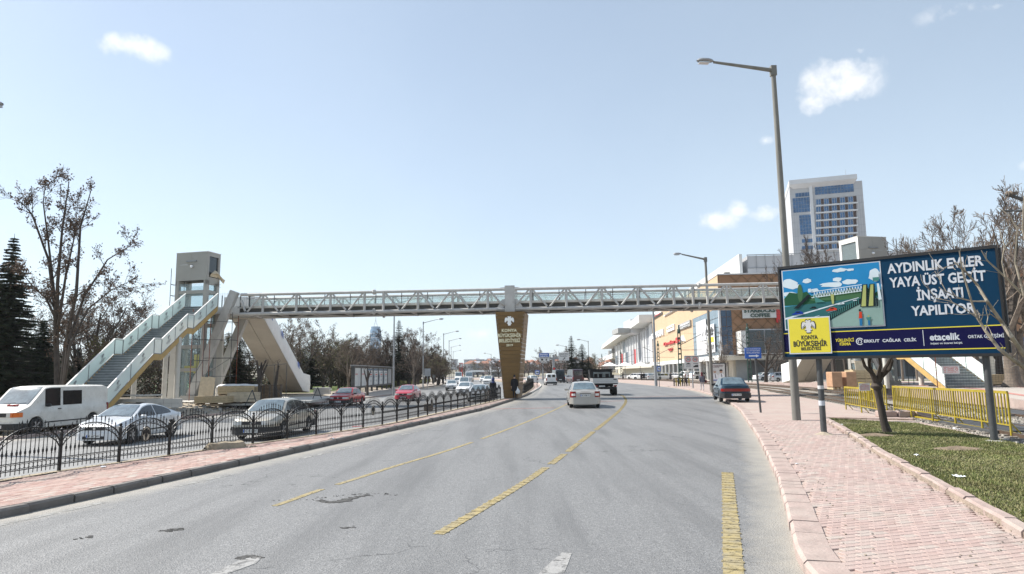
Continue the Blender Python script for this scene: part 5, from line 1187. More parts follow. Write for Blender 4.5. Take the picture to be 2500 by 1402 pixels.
# ---------------------------------------------------------------- scaffolds
def scaffold(label, x, y, z0, w_, d_, hs, rz, mts, tilt=0):
    t = thing('scaffold', label, 'scaffold', (x, y, z0), rz); 
    for i, (a, b) in enumerate(((0, 0), (w_, 0), (w_, d_), (0, d_))): MB().tube((a, b, 0), (a, b, hs[-1]), .026, n=5).obj('scaffold_pole', mts[i % 2], t)
    for h in hs[:-1]:
        for (a, b, c, d) in ((0, 0, w_, 0), (0, d_, w_, d_), (0, 0, 0, d_), (w_, 0, w_, d_)): MB().tube((a, b, h), (c, d, h), .022, n=4).obj('scaffold_rung', mts[1], t)
    MB().tube((0, 0, hs[0]), (w_, 0, hs[1]), .018, n=4).obj('scaffold_brace', mts[1], t)
    return t
scaffold('scaffold frame rising beside the left lift tower', (409-1250)/FOC*53, 53, .2, 1.05, 1.2, [2, 4, 5.6, 7.0, 8.3, 9.2, 10.5], .1, [M['steel_dark'], M['steel_dark']])
scaffold('rusty red and black scaffold between the raking legs', (497-1250)/FOC*51.2, 51.2, .2, 2.1, 1.3, [1.8, 3.2, 4.6, 6.0, 6.7], .05, [M['rust_pipe'], M['steel_dark']])
scaffold('scaffold frame under the top of the left staircase', (468-1250)/FOC*50.2, 50.2, .2, .9, 1.1, [1.4, 3.0, 4.6, 6.0, 6.9], .05, [M['rust_pipe'], M['steel_dark']])
scaffold('scaffold frame beside the right lift tower', 29.0, 49.2, .75, 1.1, 1.2, [2, 4, 6, 8, 9.2, 9.6, 10.9], 0, [M['steel_dark'], M['steel_dark']])
# ---------------------------------------------------------------- plinth, crates and other things of the building site
m = MB(); m.box((-22, 52.5, .12), (15, 9, .16)); m.obj('site_slab', M['plinth'], kind='structure')
m = MB(); m.box((-21.5, 47.6, .03), (9, 1.4, .14), .03); m.obj('site_slab', M['plinth'], kind='structure')
def crate(label, x, y, z, s, rz, planks=4, mt=None, group=None):
    t = thing('wooden_crate', label, 'crate', (x, y, z), rz, group=group); mt = mt or M['wood_crate']; w_, d_, h_ = s
    MB().box((0, 0, h_/2+.1), (w_-.03, d_-.03, h_-.03)).obj('crate_core', M['wood_dark'], t)
    for i in range(planks):
        z0 = .1+(i+.5)*h_/planks
        for a, b, l_ in ((0, -d_/2, (w_, .025)), (-w_/2, 0, (.025, d_)), (w_/2, 0, (.025, d_))): MB().box((a, b, z0), (*l_, h_/planks-.012)).obj('plank', mt, t)
    for x_ in (-w_/2+.06, 0, w_/2-.06): MB().box((x_, -d_/2-.02, h_/2+.1), (.09, .02, h_)).obj('batten', mt, t)
    for x_ in (-w_*.4, 0, w_*.4): MB().box((x_, 0, .05), (.12, d_, .1)).obj('skid', M['wood_dark'], t)
    MB().box((0, 0, h_+.115), (w_+.02, d_+.02, .03)).obj('lid', mt, t)
    return t
def gp3(px, Y, z=.2): p = AT(px, 900, Y); return (p.x, p.y, z)
crate('long low wooden crate in front at the foot of the left raking leg', *gp3(526, 46.2, .1)[:2], .1, (2.2, 1.1, .42), .03, 3)
crate('pale plywood crate with a paper notice, right of the long low crate', *gp3(598, 47.4, .1)[:2], .1, (1.9, 1.1, .62), .03, 3, M['wood_pale'])
crate('left wooden crate of the pair under white plastic sheeting', *gp3(563, 48.6, .75)[:2], .62, (1.25, 1.1, .55), .02, 3)
crate('right wooden crate of the pair under white plastic sheeting', *gp3(606, 48.6, .75)[:2], .62, (1.35, 1.1, .55), .02, 3)
crate('lower wooden crate carrying the pair under white plastic', *gp3(585, 48.8, .1)[:2], .06, (2.8, 1.0, .4), .02, 2)
m = MB(); q = random.Random(4); c0 = gp3(560, 48.6); m.org = Vector((c0[0], c0[1], 1.3))
m.grid([[(c0[0]-.7+i*.3, 48.1+j*.35, 1.32+q.uniform(0, .13)-(0.12 if j in (0, 4) else 0)) for i in range(11)] for j in range(5)]); m.obj('plastic_sheet', M['tarp_white'], smooth=True, label='crumpled white plastic sheet lying over the upper pair of crates', cat='plastic sheet')
m = MB(org=gp3(542, 50)); x, y, _ = gp3(542, 50); m.lathe([(0, 0), (.4, 0), (.38, .9), (.3, 1.0), (0, 1.02)], (x, y, .2), 'z', 14); m.obj('cable_drum', M['cream_clad'], smooth=True, label='cream drum standing behind the left pile of crates', cat='drum')
for i, (px, w_, lb) in enumerate(((498, .85, 'plywood board leaning by the scaffold, left one'), (512, .6, 'narrow plywood board leaning against the scaffold'))):
    m = MB(org=gp3(px, 49.5)); x, y, _ = gp3(px, 49.5); m.ext([(x-w_/2, y, .2), (x+w_/2, y, .2), (x+w_/2*.9, y+.4, 1.9), (x-w_/2*.9, y+.4, 2.0)], (0, .03, 0)); m.obj('plywood_board', M['wood_pale'], label=lb, cat='board')
# hoarding of boards and mesh gate beside the wrapped escalator
h = thing('board_hoarding', 'low hoarding of upright weathered boards below the wrapped escalator', 'fence', gp3(633, 49.5, .1)); 
for i in range(13): MB().box((.14*i, 0, .62), (.132, .03, 1.25+.04*math.sin(i*2.3))).obj('board', M['wood_dark'] if i % 3 else M['bark_mid'], h)
g = thing('mesh_gate', 'thin steel frame gate standing by the pruned trees below the escalator', 'gate', gp3(640, 48.8, .1))
for k in range(3):
    MB().tube((k*.9, 0, 0), (k*.9, 0, 2.7), .022, n=5).obj('upright', M['steel_dark'], g)
MB().tube((0, 0, 2.6), (1.8, 0, 2.75), .02, n=5).obj('top_bar', M['steel_dark'], g); MB().tube((.9, 0, 1.2), (1.8, 0, .1), .02, n=5).obj('brace', M['steel_dark'], g)
for px, Y, lb in ((618, 45.5, 'A frame trestle barrier before the crates'), (777, 52, 'A frame trestle barrier between the white escalator and the red saloon')):
    t = thing('trestle', lb, 'trestle', gp3(px, Y, .0)); 
    for s in (-1, 1): MB().beam((s*.42, -.1, 0), (0, 0, 1.05), .07, .05).obj('leg', M['steel_dark'], t)
    MB().beam((-.25, -.05, .45), (.25, -.05, .45), .04, .06).obj('rail', M['steel_dark'], t)
# stacked kerbstones and low wall
m = MB(org=(-27, 39, 0)); q = random.Random(3)
for i in range(2):
    for k in range(16): m.box((-27.6+k*.5, 40.2, .32+i*.26), (.485, .3, .25), 0, 0)
for k in range(10): m.box((-26.5+k*.55, 40.2+q.uniform(-.1, .1), .9+q.uniform(0, .05)), (.9, .3, .08), q.uniform(-.2, .2))
m.obj('stacked_kerbstones', M['plinth'], label='long low pile of pale kerb blocks between the van and the white saloon', cat='kerb blocks')
for px, Y, n_ in ((788, 66, 5), (845, 66, 3)):
    x, y, _ = gp3(px, Y); m = MB(org=(x, y, .1))
    for i in range(n_): m.box((x+q.uniform(-.1, .1), y, .2+i*.13), (1.5, .9, .11), q.uniform(-.06, .06))
    m.obj('slab_stack', M['plinth'], label='small stack of paving slabs behind the red saloon' if n_ == 5 else 'low stack of paving slabs near the advert row', cat='slabs')
# ---- things by the right stair
crate('wooden crate on top of its stack, left of the right staircase', 22.6, 43.5, 1.25, (1.6, 1.0, .5), .05, 3)
crate('wooden crate at the bottom of its stack, left of the right staircase', 22.6, 43.5, .7, (1.6, 1.0, .5), .05, 3)
crate('small upper crate between the column and the right staircase', 28.2-3.6, 47.5, 1.3, (1.6, 1.0, .5), 0, 3)
crate('wooden crate on the ground between the column and the right staircase', 24.6, 47.5, .75, (1.6, 1.0, .5), 0, 3)
for x, lb in ((20.35, 'brown cardboard pallet load, leftmost under the billboard'), (21.25, 'brown cardboard pallet load next to the wooden crates')):
    t = thing('pallet_load', lb, 'pallet load', (x, 42.5, .7)); MB().rbox((0, 0, .62), (.62, .8, .95), .03).obj('carton', M['cardboard'], t)
    for k in (-.25, 0, .25): MB().box((k, 0, .06), (.1, .8, .12)).obj('pallet_block', M['wood_crate'], t)
crate('long open crate of pale timber to the right of the staircase', 31.2, 44.5, .75, (2.4, 1.2, .6), -.1, 4)
crate('grey weathered crate behind the right billboard post', 29.1, 44.5, .75, (1.7, 1.2, .6), .05, 4, M['wood_dark'])
m = MB(org=(34, 45, .8)); m.tube((33.2, 45, .95), (35.2, 44.8, .95), .18, n=10); m.obj('blue_roll', M['tarp_blue'], smooth=True, label='blue rolled tarpaulin on the soil behind the trees at the right', cat='tarpaulin')
m = MB(org=(23.3, 44.5, .7)); m.ext([(22.9, 44.5, .7), (23.7, 44.5, .7), (23.6, 45, 2.5), (23.0, 45, 2.5)], (0, .04, 0)); m.obj('plywood_board', M['wood_pale'], label='pale board leaning on the raking leg behind the yellow barrier', cat='board')
# construction notice and its mesh fence
mf = thing('site_fence', 'site fence of thin square mesh hung across the foot of the right staircase', 'fence', (24.2, 38.6, .7)); q = MB()
for i in range(37): q.tube((i*.17, 0, .05), (i*.17, 0, 2.2), .005, n=3)
for i in range(13): q.tube((0, 0, .1+i*.17), (6.2, 0, .1+i*.17), .005, n=3)
q.obj('wire_mesh', M['steel_dark'], mf, kind='stuff')
for k in range(3): MB().tube((.2+k*2.9, 0, 0), (.2+k*2.9, 0, 2.35), .025, n=5).obj('fence_post', M['rust_pipe'], mf)
c0 = AT(2321, 903, 38.4); nb = thing('notice_board', 'white notice with red lettering hung on the mesh before the right staircase', 'notice', (c0.x, c0.y, c0.z))
MB().box((0, 0, 0), (1.0, .015, .45)).obj('board', M['sign_white'], nb)
e = MB(); P = lambda a, b: Vector((a, -.014, b))
for k, s_ in enumerate(('İNŞAAT ALANINA', 'GİRMEK', 'TEHLİKELİ', 'VE YASAKTIR !!')): put_text(e, s_, -.42 if k in (0, 3) else -.2, .42 if k in (0, 3) else .2, .12-k*.095, .18-k*.095, P, .02)
for s in (-.34, .34): e.ring((s, -.016, .02), .065, .012, (0, 1, 0), 14)
e.obj('lettering', M['sign_red'], nb)
# ================================================================= ORNAMENTAL IRON FENCE
fence_posts = []
def fence_pts(y0, y1, sp):
    o = [(FE(y0), y0)]; y = y0
    while y < y1:
        yy = y+.05
        while math.hypot(FE(yy)-o[-1][0], yy-o[-1][1]) < sp: yy += .02
        o.append((FE(yy), yy)); y = yy
    return o
def arch(t, H0=.60, H1=.92): return H0+(H1-H0)*math.sin(PI*max(0, min(1, t)))**.62
ib = M['iron_black']; _bal = {}
def baluster(h):
    k = round(h, 3)
    if k not in _bal:
        m = MB(); m.tube((0, 0, .05), (0, 0, h+.07), .0075, n=4)
        m.lathe([(.0075, -.075), (.015, -.06), (.010, -.045), (.021, -.02), (.021, .02), (.010, .045), (.015, .06), (.0075, .075)], (0, 0, .45), 'z', 5); m.lathe([(.008, 0), (.016, .02), (.006, .035), (.017, .055), (0, .12)], (0, 0, h+.06), 'z', 5)
        o = m.obj('baluster', ib); _bal[k] = o.data; bpy.data.objects.remove(o)
    return _bal[k]
def panel_mesh(w_, nb, medal=False):
    m = MB(); n = 18
    for dz, r in ((0, .016), (-.115, .013)): m.path([(w_*i/n, 0, arch(i/n)+dz*(1 if 1 else 0)) for i in range(n+1)], r, 4)
    for z in (.13, .27): m.beam((0, 0, z), (w_, 0, z), .022, .016)
    k = nb+1
    for i in range(k): m.ring((w_*(i+.5)/k, 0, .20), .050, .008, (0, 1, 0), 10, 3)
    for i in range(k): t = (i+.5)/k; m.ring((w_*t, 0, arch(t)-.057), .036, .007, (0, 1, 0), 8, 3)
    return m
def panel(parent, A, B, nb, individual, medal=False):
    w_ = math.hypot(B[0]-A[0], B[1]-A[1])-.05; rz = math.atan2(B[1]-A[1], B[0]-A[0]); q = random.Random(int(A[1]*31))
    m = panel_mesh(w_, nb); 
    if not individual:
        for i in range(nb):
            t = (i+1)/(nb+1); x = w_*t; h = arch(t); m.tube((x, 0, .05), (x, 0, h+.07), .008, n=3, caps=False); m.tube((x, 0, .41), (x, 0, .49), .018, n=4); m.tube((x, 0, h+.06), (x, 0, h+.17), .013, .001, n=3)
    o = m.obj('fence_panel', ib, parent); o.location = (A[0]+.025*math.cos(rz), A[1]+.025*math.sin(rz), inm(A[1])+.0); o.rotation_euler = (0, 0, rz)
    if individual:
        for i in range(nb):
            t = (i+1)/(nb+1); b = bpy.data.objects.new('baluster', baluster(arch(t))); COL.objects.link(b); b.parent = o; b.location = (w_*t, 0, 0); b.rotation_euler = (q.gauss(0, .01), q.gauss(0, .01), 0)
    if medal:
        e = MB(); e.lathe([(0, -.006), (.165, -.006), (.165, .006), (0, .006)], (w_/2, 0, .56), 'y', 20); e.v = [(w_/2+(x-w_/2)*.72, y, z) for x, y, z in e.v]; e.obj('medallion_disc', M['medal'], o)
        e = MB(); Pq = lambda a, b: Vector((w_/2+a*.8, -.016, .57+b)); put_eagle(e, 0, 0, .10, Pq, (0, .008, 0), 1); e.obj('medallion_eagle', ib, o)
        e = MB(); e.ring((w_/2, 0, .56), .165, .014, (0, 1, 0), 22, 4); e.v = [(w_/2+(x-w_/2)*.72, y, z) for x, y, z in e.v]; e.obj('medallion_rim', ib, o)
    return o
def post_mesh():
    m = MB(); m.box((0, 0, .38), (.05, .05, .80)); m.rbox((0, 0, .80), (.062, .062, .03), .006); m.lathe([(.012, 0), (.028, .012), (.033, .035), (.026, .06), (0, .075)], (0, 0, .815), 'z', 8); o = m.obj('fence_post', ib); d = o.data; bpy.data.objects.remove(o); return d
pm = post_mesh()
fn = thing('ornamental_fence', 'black wrought iron fence with arched panels and gilt medallions along the brick median', 'fence')
pts = fence_pts(8.6, 47.6, 1.345)
# shift so that a post falls where the photograph shows the first one
off = 0
for i in range(len(pts)-1):
    A, B = pts[i], pts[i+1]; near = A[1] < 23.5
    panel(fn, A, B, 13, near, medal=(i % 4 == 1 if False else i in (5, 12, 17, 22, 26)))
    o = bpy.data.objects.new('fence_post', pm); COL.objects.link(o); o.parent = fn; o.location = (A[0], A[1], .10); o.rotation_euler = (0, 0, math.atan2(B[1]-A[1], B[0]-A[0]))
o = bpy.data.objects.new('fence_post', pm); COL.objects.link(o); o.parent = fn; o.location = (*pts[-1], .10)
f2 = thing('ornamental_fence', 'dense run of the black iron fence beyond the pier, along the median curve', 'fence')
pts2 = fence_pts(54.5, 118, 1.5)
for A, B in zip(pts2, pts2[1:]):
    panel(f2, A, B, 8, False); o = bpy.data.objects.new('fence_post', pm); COL.objects.link(o); o.parent = f2; o.location = (A[0], A[1], .10)
# red slip between the bars and a dark box behind them
c = G(875, 1041, .14); MB(org=c).box((c.x, c.y, c.z), (.42, .12, .012), .6).obj('red_plastic', M['sign_red'], label='flat piece of orange red plastic at the foot of the fence', cat='litter')
c = G(1046, 1004, .13); MB(org=c).rbox((c.x, c.y, c.z+.18), (.42, .3, .34), .02).obj('cable_box', M['bark_mid'], label='small brown box standing at the foot of the fence', cat='box')
# loose stays leaning against the fence
for (a, b), lb in ((((516, 1092), (500, 1040)), 'bent iron stay leaning on the fence left of the concrete lump'), (((970, 1030), (940, 985)), 'thin iron stay leaning on the fence further along')):
    p, q_ = G(*a, .14), G(*a, .14); MB(org=p).path([p, p+Vector((-.1, .12, .35)), p+Vector((-.22, .22, .72))], .008, 4).obj('iron_stay', ib, label=lb, cat='iron stay')
# ================================================================= BUILDINGS
# the mall: long wall plane seen at a grazing angle, side wall facing the camera
MA = (39.5+0, 126.0); MDIR = Vector((.085, 1, 0)).normalized(); MSID = Vector((1, -.085, 0)).normalized()
MB2 = (MA[0]+MDIR.x*100, MA[1]+MDIR.y*100)
W_ = lambda px, py: ONP(px, py, MA, MB2)                     # point on the long wall
SB = (MA[0]+MSID.x*50, MA[1]+MSID.y*50)
X_ = lambda px, py: ONP(px, py, MA, SB)                      # point on the side wall
def wl(p): return (Vector((p.x, p.y, 0))-Vector((*MA, 0))).dot(MDIR)
mall = thing('shopping_mall', 'large shopping mall with orange cladding, grey glass corner and white flat roofs', 'shopping mall', (*MA, 0)); MO = mall.location.copy()
K = lambda: MB(org=MO)
Q = lambda s, o, z: Vector((MA[0], MA[1], z))+MDIR*s-MSID*o            # s along the wall, o out towards the road
R_ = lambda s, o, z: Vector((MA[0], MA[1], z))+MSID*s-MDIR*o           # on the side wall
s_far = wl(W_(1597, 900)); z_band = W_(1700, 877).z; z_top = X_(1765, 671).z
z_lo = W_(1700, 890).z
def block(m, s0, s1, d0, d1, z0, z1, mi=0):
    m.add([Q(s0, -d0, z0), Q(s1, -d0, z0), Q(s1, -d1, z0), Q(s0, -d1, z0), Q(s0, -d0, z1), Q(s1, -d0, z1), Q(s1, -d1, z1), Q(s0, -d1, z1)], [(3, 2, 1, 0), (4, 5, 6, 7), (0, 1, 5, 4), (1, 2, 6, 5), (2, 3, 7, 6), (3, 0, 4, 7)], mi)
sg = wl(W_(1695, 850))                                       # where the glass corner begins on the long wall
m = K(); block(m, .06, s_far, .1, 70, z_band+.2, z_top-.1); m.obj('main_block', M['orange_wall_shaded'], mall)
n = 26; sw = (s_far-sg)/n
for i in range(n):
    for z0, z1 in ((z_band+.3, (z_band+z_top)/2), ((z_band+z_top)/2, z_top)):
        m = K(); m.ext([Q(sg+i*sw+.02, 0, z0+.02), Q(sg+(i+1)*sw-.02, 0, z0+.02), Q(sg+(i+1)*sw-.02, 0, z1-.02), Q(sg+i*sw+.02, 0, z1-.02)], -MSID*.1); m.obj('cladding_panel', M['orange_wall'], mall)
zg = W_(1755, 752).z
m = K(); m.ext([Q(.02, 0, zg), Q(sg, 0, zg+.0), Q(sg, 0, z_top), Q(.02, 0, z_top)], -MSID*.1); m.obj('cladding_panel', M['orange_wall'], mall)
# diamond seams of the side wall as real ribs
xs1 = 50
m = K()
def clipline(a, b, z0, z1, c):  # lines at +-45 deg
    pass
for k in range(-30, 60):
    for sgn in (1, -1):
        # s from s0.., z = z0 + sgn*(s-k*2.2)
        P = []
        for zz in (z_band+.3, z_top-.2):
            P.append((k*2.2+sgn*(zz-z_band), zz))
        (sa, za), (sb, zb) = P
        if sa == sb: continue
        lo, hi = sorted((sa, sb)); a, b = max(lo, 2.3), min(hi, xs1)
        if b-a < .3: continue
        f = lambda s: za+(zb-za)*(s-sa)/(sb-sa)
        m.beam(R_(a, .02, f(a)), R_(b, .02, f(b)), .05, .06)
m.obj('diamond_seams', M['gold_edge'], mall, kind='stuff')
m = K(); block(m, -.2, s_far, -.6, 3, z_band-.7, z_band+.25); m.obj('white_band', M['mall_white'], mall)
m = K(); m.ext([R_(-.6, .6, z_band-.7), R_(50, .6, z_band-.7), R_(50, .6, z_band+.1), R_(-.6, .6, z_band+.1)], MDIR*.6); m.obj('white_band', M['mall_cream'], mall)
m = K(); block(m, 2.5, s_far+60, 2.5, 40, 0, z_band-.7); m.obj('ground_floor_wall', M['mall_cream'], mall)
for i in range(11):
    a = 6+i*7.5; m = K(); m.ext([Q(a, -2.45, .4), Q(a+4.6, -2.45, .4), Q(a+4.6, -2.45, 3.4), Q(a, -2.45, 3.4)], -MSID*.1); m.obj('shop_window', M['glass_grey'] if i % 3 else M['mall_grey'], mall)
    K().tube(Q(a-1.4, .2, 0), Q(a-1.4, .2, z_band-.6), .42, n=12).obj('round_column', M['mall_grey'], mall, smooth=True)
for i in range(9):
    a = 5+i*4.8; m = K(); m.ext([R_(a, -1.9, .4), R_(a+3.8, -1.9, .4), R_(a+3.8, -1.9, 3.6), R_(a, -1.9, 3.6)], MDIR*.1); m.obj('shop_window', M['glass_dark'] if i % 2 else M['mall_dark'], mall)
m = K(); m.ext([R_(3, -2, 0), R_(50, -2, 0), R_(50, -2, z_band-.6), R_(3, -2, z_band-.6)], MDIR*.3); m.obj('ground_floor_wall', M['mall_grey'], mall)
# glass corner: mullioned curtain wall on both faces
zgb, zgt = z_band+.25, zg; ncol = 9; cw = (sg-.3)/ncol; nr = 5; ch = (zgt-zgb)/nr
for i in range(ncol):
    for j in range(nr):
        m = K(); m.ext([Q(.2+i*cw+.04, .06, zgb+j*ch+.05), Q(.2+(i+1)*cw-.04, .06, zgb+j*ch+.05), Q(.2+(i+1)*cw-.04, .06, zgb+(j+1)*ch-.05), Q(.2+i*cw+.04, .06, zgb+(j+1)*ch-.05)], -MSID*.05); m.obj('glass_pane', M['glass_grey'], mall)
for i in range(2):
    for j in range(nr+1):
        m = K(); w2 = 1.0; m.ext([R_(.15+i*w2+.04, .06, zgb+j*ch+.05), R_(.15+(i+1)*w2-.04, .06, zgb+j*ch+.05), R_(.15+(i+1)*w2-.04, .06, zgb+(j+1)*ch-.05), R_(.15+i*w2+.04, .06, zgb+(j+1)*ch-.05)], MDIR*.05); m.obj('glass_pane', M['glass_blue'], mall)
m = K(); m.box(Q(.05, .1, (zgb+zgt)/2), (.35, .35, zgt-zgb), 0); m.obj('corner_profile', M['panel_pale'], mall)
# set back upper storeys, white sloping roof and grey parapet
u0 = R_(0, 0, 0)
pA, pB = X_(1825, 632), X_(1825, 668)
sgx = (pA-R_(0, 0, 0)).dot(MSID)
m = K(); block(m, 4, 150, sgx+1, 62, z_top-.2, pA.z+1.2); m.obj('upper_block', M['panel_grey'], mall)
m = K(); m.ext([Q(3.9, -sgx, z_top), Q(150, -sgx, z_top-1), Q(150, -sgx, pA.z+1.9), Q(3.9, -sgx, pA.z+1.6)], -MSID*.6); m.obj('white_side_wall', M['mall_white'], mall)
for i in range(20):
    m = K(); a = sgx+1.0+i*1.7; m.ext([R_(a, -3.9, z_top+.1), R_(a+1.64, -3.9, z_top+.1), R_(a+1.64, -3.9, pA.z-1.3), R_(a, -3.9, pA.z-1.3)], MDIR*.06); m.obj('parapet_panel', M['panel_grey'], mall)
    K().beam(R_(a, -3.8, pA.z-1.3), R_(a, -3.8, pA.z+1.4), .08, .08).obj('parapet_post', M['galv'], mall)
m = K(); m.ext([R_(sgx+.9, -3.8, pA.z+1.3), R_(sgx+36, -3.8, pA.z+1.3), R_(sgx+36, -3.8, pA.z+1.45), R_(sgx+.9, -3.8, pA.z+1.45)], MDIR*.15); m.ext([R_(sgx+.9, -3.8, pA.z-1.3), R_(sgx+36, -3.8, pA.z-1.3), R_(sgx+36, -3.8, pA.z-1.2), R_(sgx+.9, -3.8, pA.z-1.2)], MDIR*.15); m.obj('parapet_rail', M['galv'], mall)
m = K(); m.ext([R_(-.2, .3, z_top-.05), R_(50, .3, z_top-.05), R_(50, .3, z_top+.18), R_(-.2, .3, z_top+.18)], MDIR*60); m.obj('roof_edge', M['panel_pale'], mall)
for px in (1790, 1797):
    p = X_(px, 668); p = p+MDIR*6; K().tube((p.x, p.y, z_top), (p.x, p.y, z_top+1.3), .35, n=10).obj('roof_vent', M['mall_dark'], mall)
m = K(); block(m, 20, 60, 1.5, 3.2, z_top, z_top+.5); m.obj('roof_duct', M['mall_dark'], mall)
# low wing in front of the side wall: white box and glazed screen
p = X_(1800, 880); sA = (p-R_(0, 0, 0)).dot(MSID)
m = K(); m.ext([R_(2.7, 4, 4.9), R_(3.8, 4, 4.9), R_(3.8, 4, 9.1), R_(2.7, 4, 9.1)], MDIR*4); m.obj('white_box', M['mall_white'], mall)
for i in range(7):
    for j in range(2):
        m = K(); m.ext([R_(4.6+i*3.2, 1.2, z_band+.5+j*2.2), R_(7.6+i*3.2, 1.2, z_band+.5+j*2.2), R_(7.6+i*3.2, 1.2, z_band+2.6+j*2.2), R_(4.6+i*3.2, 1.2, z_band+2.6+j*2.2)], MDIR*.1); m.obj('screen_pane', M['panel_grey'] if i > 1 else M['glass_dark'], mall)
m = K(); m.ext([R_(4.4, 1.0, z_band+.3), R_(27, 1.0, z_band+.3), R_(27, 1.0, z_band+5.0), R_(4.4, 1.0, z_band+5.0)], MDIR*.15); m.obj('screen_frame', M['panel_pale'], mall)
# ---- far wing of the mall with the banner facade and the flying roof
wing = thing('mall_wing', 'grey and white low wing of the mall with coloured banners and a flying roof', 'shopping mall', (*Q(s_far+5, 0, 0).xy, 0)); WO = wing.location.copy(); Kw = lambda: MB(org=WO)
s1 = wl(W_(1506, 900)); ztf = W_(1560, 806).z; zbf = W_(1560, 893).z
def Wb(m, s0, s1_, d0, d1, z0, z1, mi=0):
    m.add([Q(s0, -d0, z0), Q(s1_, -d0, z0), Q(s1_, -d1, z0), Q(s0, -d1, z0), Q(s0, -d0, z1), Q(s1_, -d0, z1), Q(s1_, -d1, z1), Q(s0, -d1, z1)], [(3, 2, 1, 0), (4, 5, 6, 7), (0, 1, 5, 4), (1, 2, 6, 5), (2, 3, 7, 6), (3, 0, 4, 7)], mi)
m = Kw(); Wb(m, s_far+.3, s1, .5, 40, zbf, ztf); m.obj('grey_wall', M['mall_grey'], wing)
m = Kw(); Wb(m, s_far+.3, s_far+9, -.3, .6, zbf, ztf-.3); m.obj('cladding_panel', M['panel_pale'], wing)
m = Kw(); Wb(m, s_far+.2, s1+75, -4.5, 36, ztf, ztf+2.6); m.obj('flying_roof', M['mall_white'], wing)
m = Kw(); m.add([Q(s1+75, 4.5, ztf), Q(s1+75, 4.5, ztf+2.6), Q(s1+100, 4.5, ztf+.2), Q(s1+75, -30, ztf), Q(s1+75, -30, ztf+2.6), Q(s1+100, -30, ztf+.2)], [(0, 2, 1), (3, 4, 5), (0, 3, 5, 2), (1, 2, 5, 4), (0, 1, 4, 3)]); m.obj('roof_tip', M['mall_white'], wing)
m = Kw(); Wb(m, s_far, s1+70, 4, 40, 0, zbf); m.obj('ground_floor', M['mall_cream'], wing)
m = Kw(); Wb(m, s_far, s1+5, -.8, 4, zbf-1.0, zbf); m.obj('cream_ledge', M['mall_cream'], wing)
cols = ['far_white', 'print_grey', 'panel_pale', 'far_grey', 'print_grey', 'sign_red', 'far_grey', 'panel_pale', 'glass_grey', 'print_grey', 'sign_red', 'far_white', 'glass_grey']
nb = 13
for i in range(nb):
    # spaced in the picture evenly: further ones broader
    pa = W_(1590-3-(i)*6.6, 900); a = wl(pa); pb = wl(W_(1590-3-i*6.6-2.6, 900))
    for j, (z0, z1, c) in enumerate(((zbf+1, zbf+(ztf-zbf)*.5, cols[i]), (zbf+(ztf-zbf)*.5, ztf-1.5, 'print_grey' if cols[i] == 'sign_red' or cols[(i+3) % nb] == 'sign_red' else cols[(i+3) % nb]))):
        m = Kw(); Wb(m, a, pb, -.1, .5, z0, z1); m.obj('banner', M[c], wing)
    m = Kw(); Wb(m, pb, pb+1.2, -.6, .5, zbf+.4, ztf-.8); m.obj('facade_fin', M['panel_pale'], wing)
for px in (1478, 1486, 1494):
    s = wl(W_(px, 900)); Kw().tube(Q(s, -4, 0), Q(s, -4, ztf), 1.5, n=10).obj('round_column', M['mall_grey'], wing, smooth=True)
m = Kw(); s = wl(W_(1500, 900)); s2 = wl(W_(1470, 900)); Wb(m, s, s2, -1, 20, (zbf+ztf)/2-1, (zbf+ztf)/2+2.2); m.obj('white_balcony', M['mall_white'], wing)
# roof plant of the wing
for (pa, pb, ya, yb, mt) in ((1542, 1600, 778, 812, 'panel_pale'), (1560, 1582, 772, 780, 'mall_dark'), (1511, 1541, 800, 812, 'mall_grey')):
    A, Bq = AT(pa, yb, 262), AT(pb, ya, 262); Kw().box(((A.x+Bq.x)/2, 272, (A.z+Bq.z)/2), (Bq.x-A.x, 16, Bq.z-A.z)).obj('roof_plant', M[mt], wing)
# entrance canopies before the mall
ca = thing('entrance_canopy', 'white fabric canopy and railings at the mall entrance', 'canopy', (*AT(1545, 905, 175).xy, 0)); co = ca.location
for i in range(4):
    mb = MB(); x = -6+i*4; mb.add([(x-2, -2, 3.4), (x+2, -2, 3.4), (x+2, 2, 3.4), (x-2, 2, 3.4), (x, 0, 4.4)], [(0, 1, 4), (1, 2, 4), (2, 3, 4), (3, 0, 4)]); mb.obj('canopy_sail', M['tarp_white'], ca)
    MB().tube((x, 0, 0), (x, 0, 4.2), .06, n=6).obj('canopy_pole', M['galv'], ca)
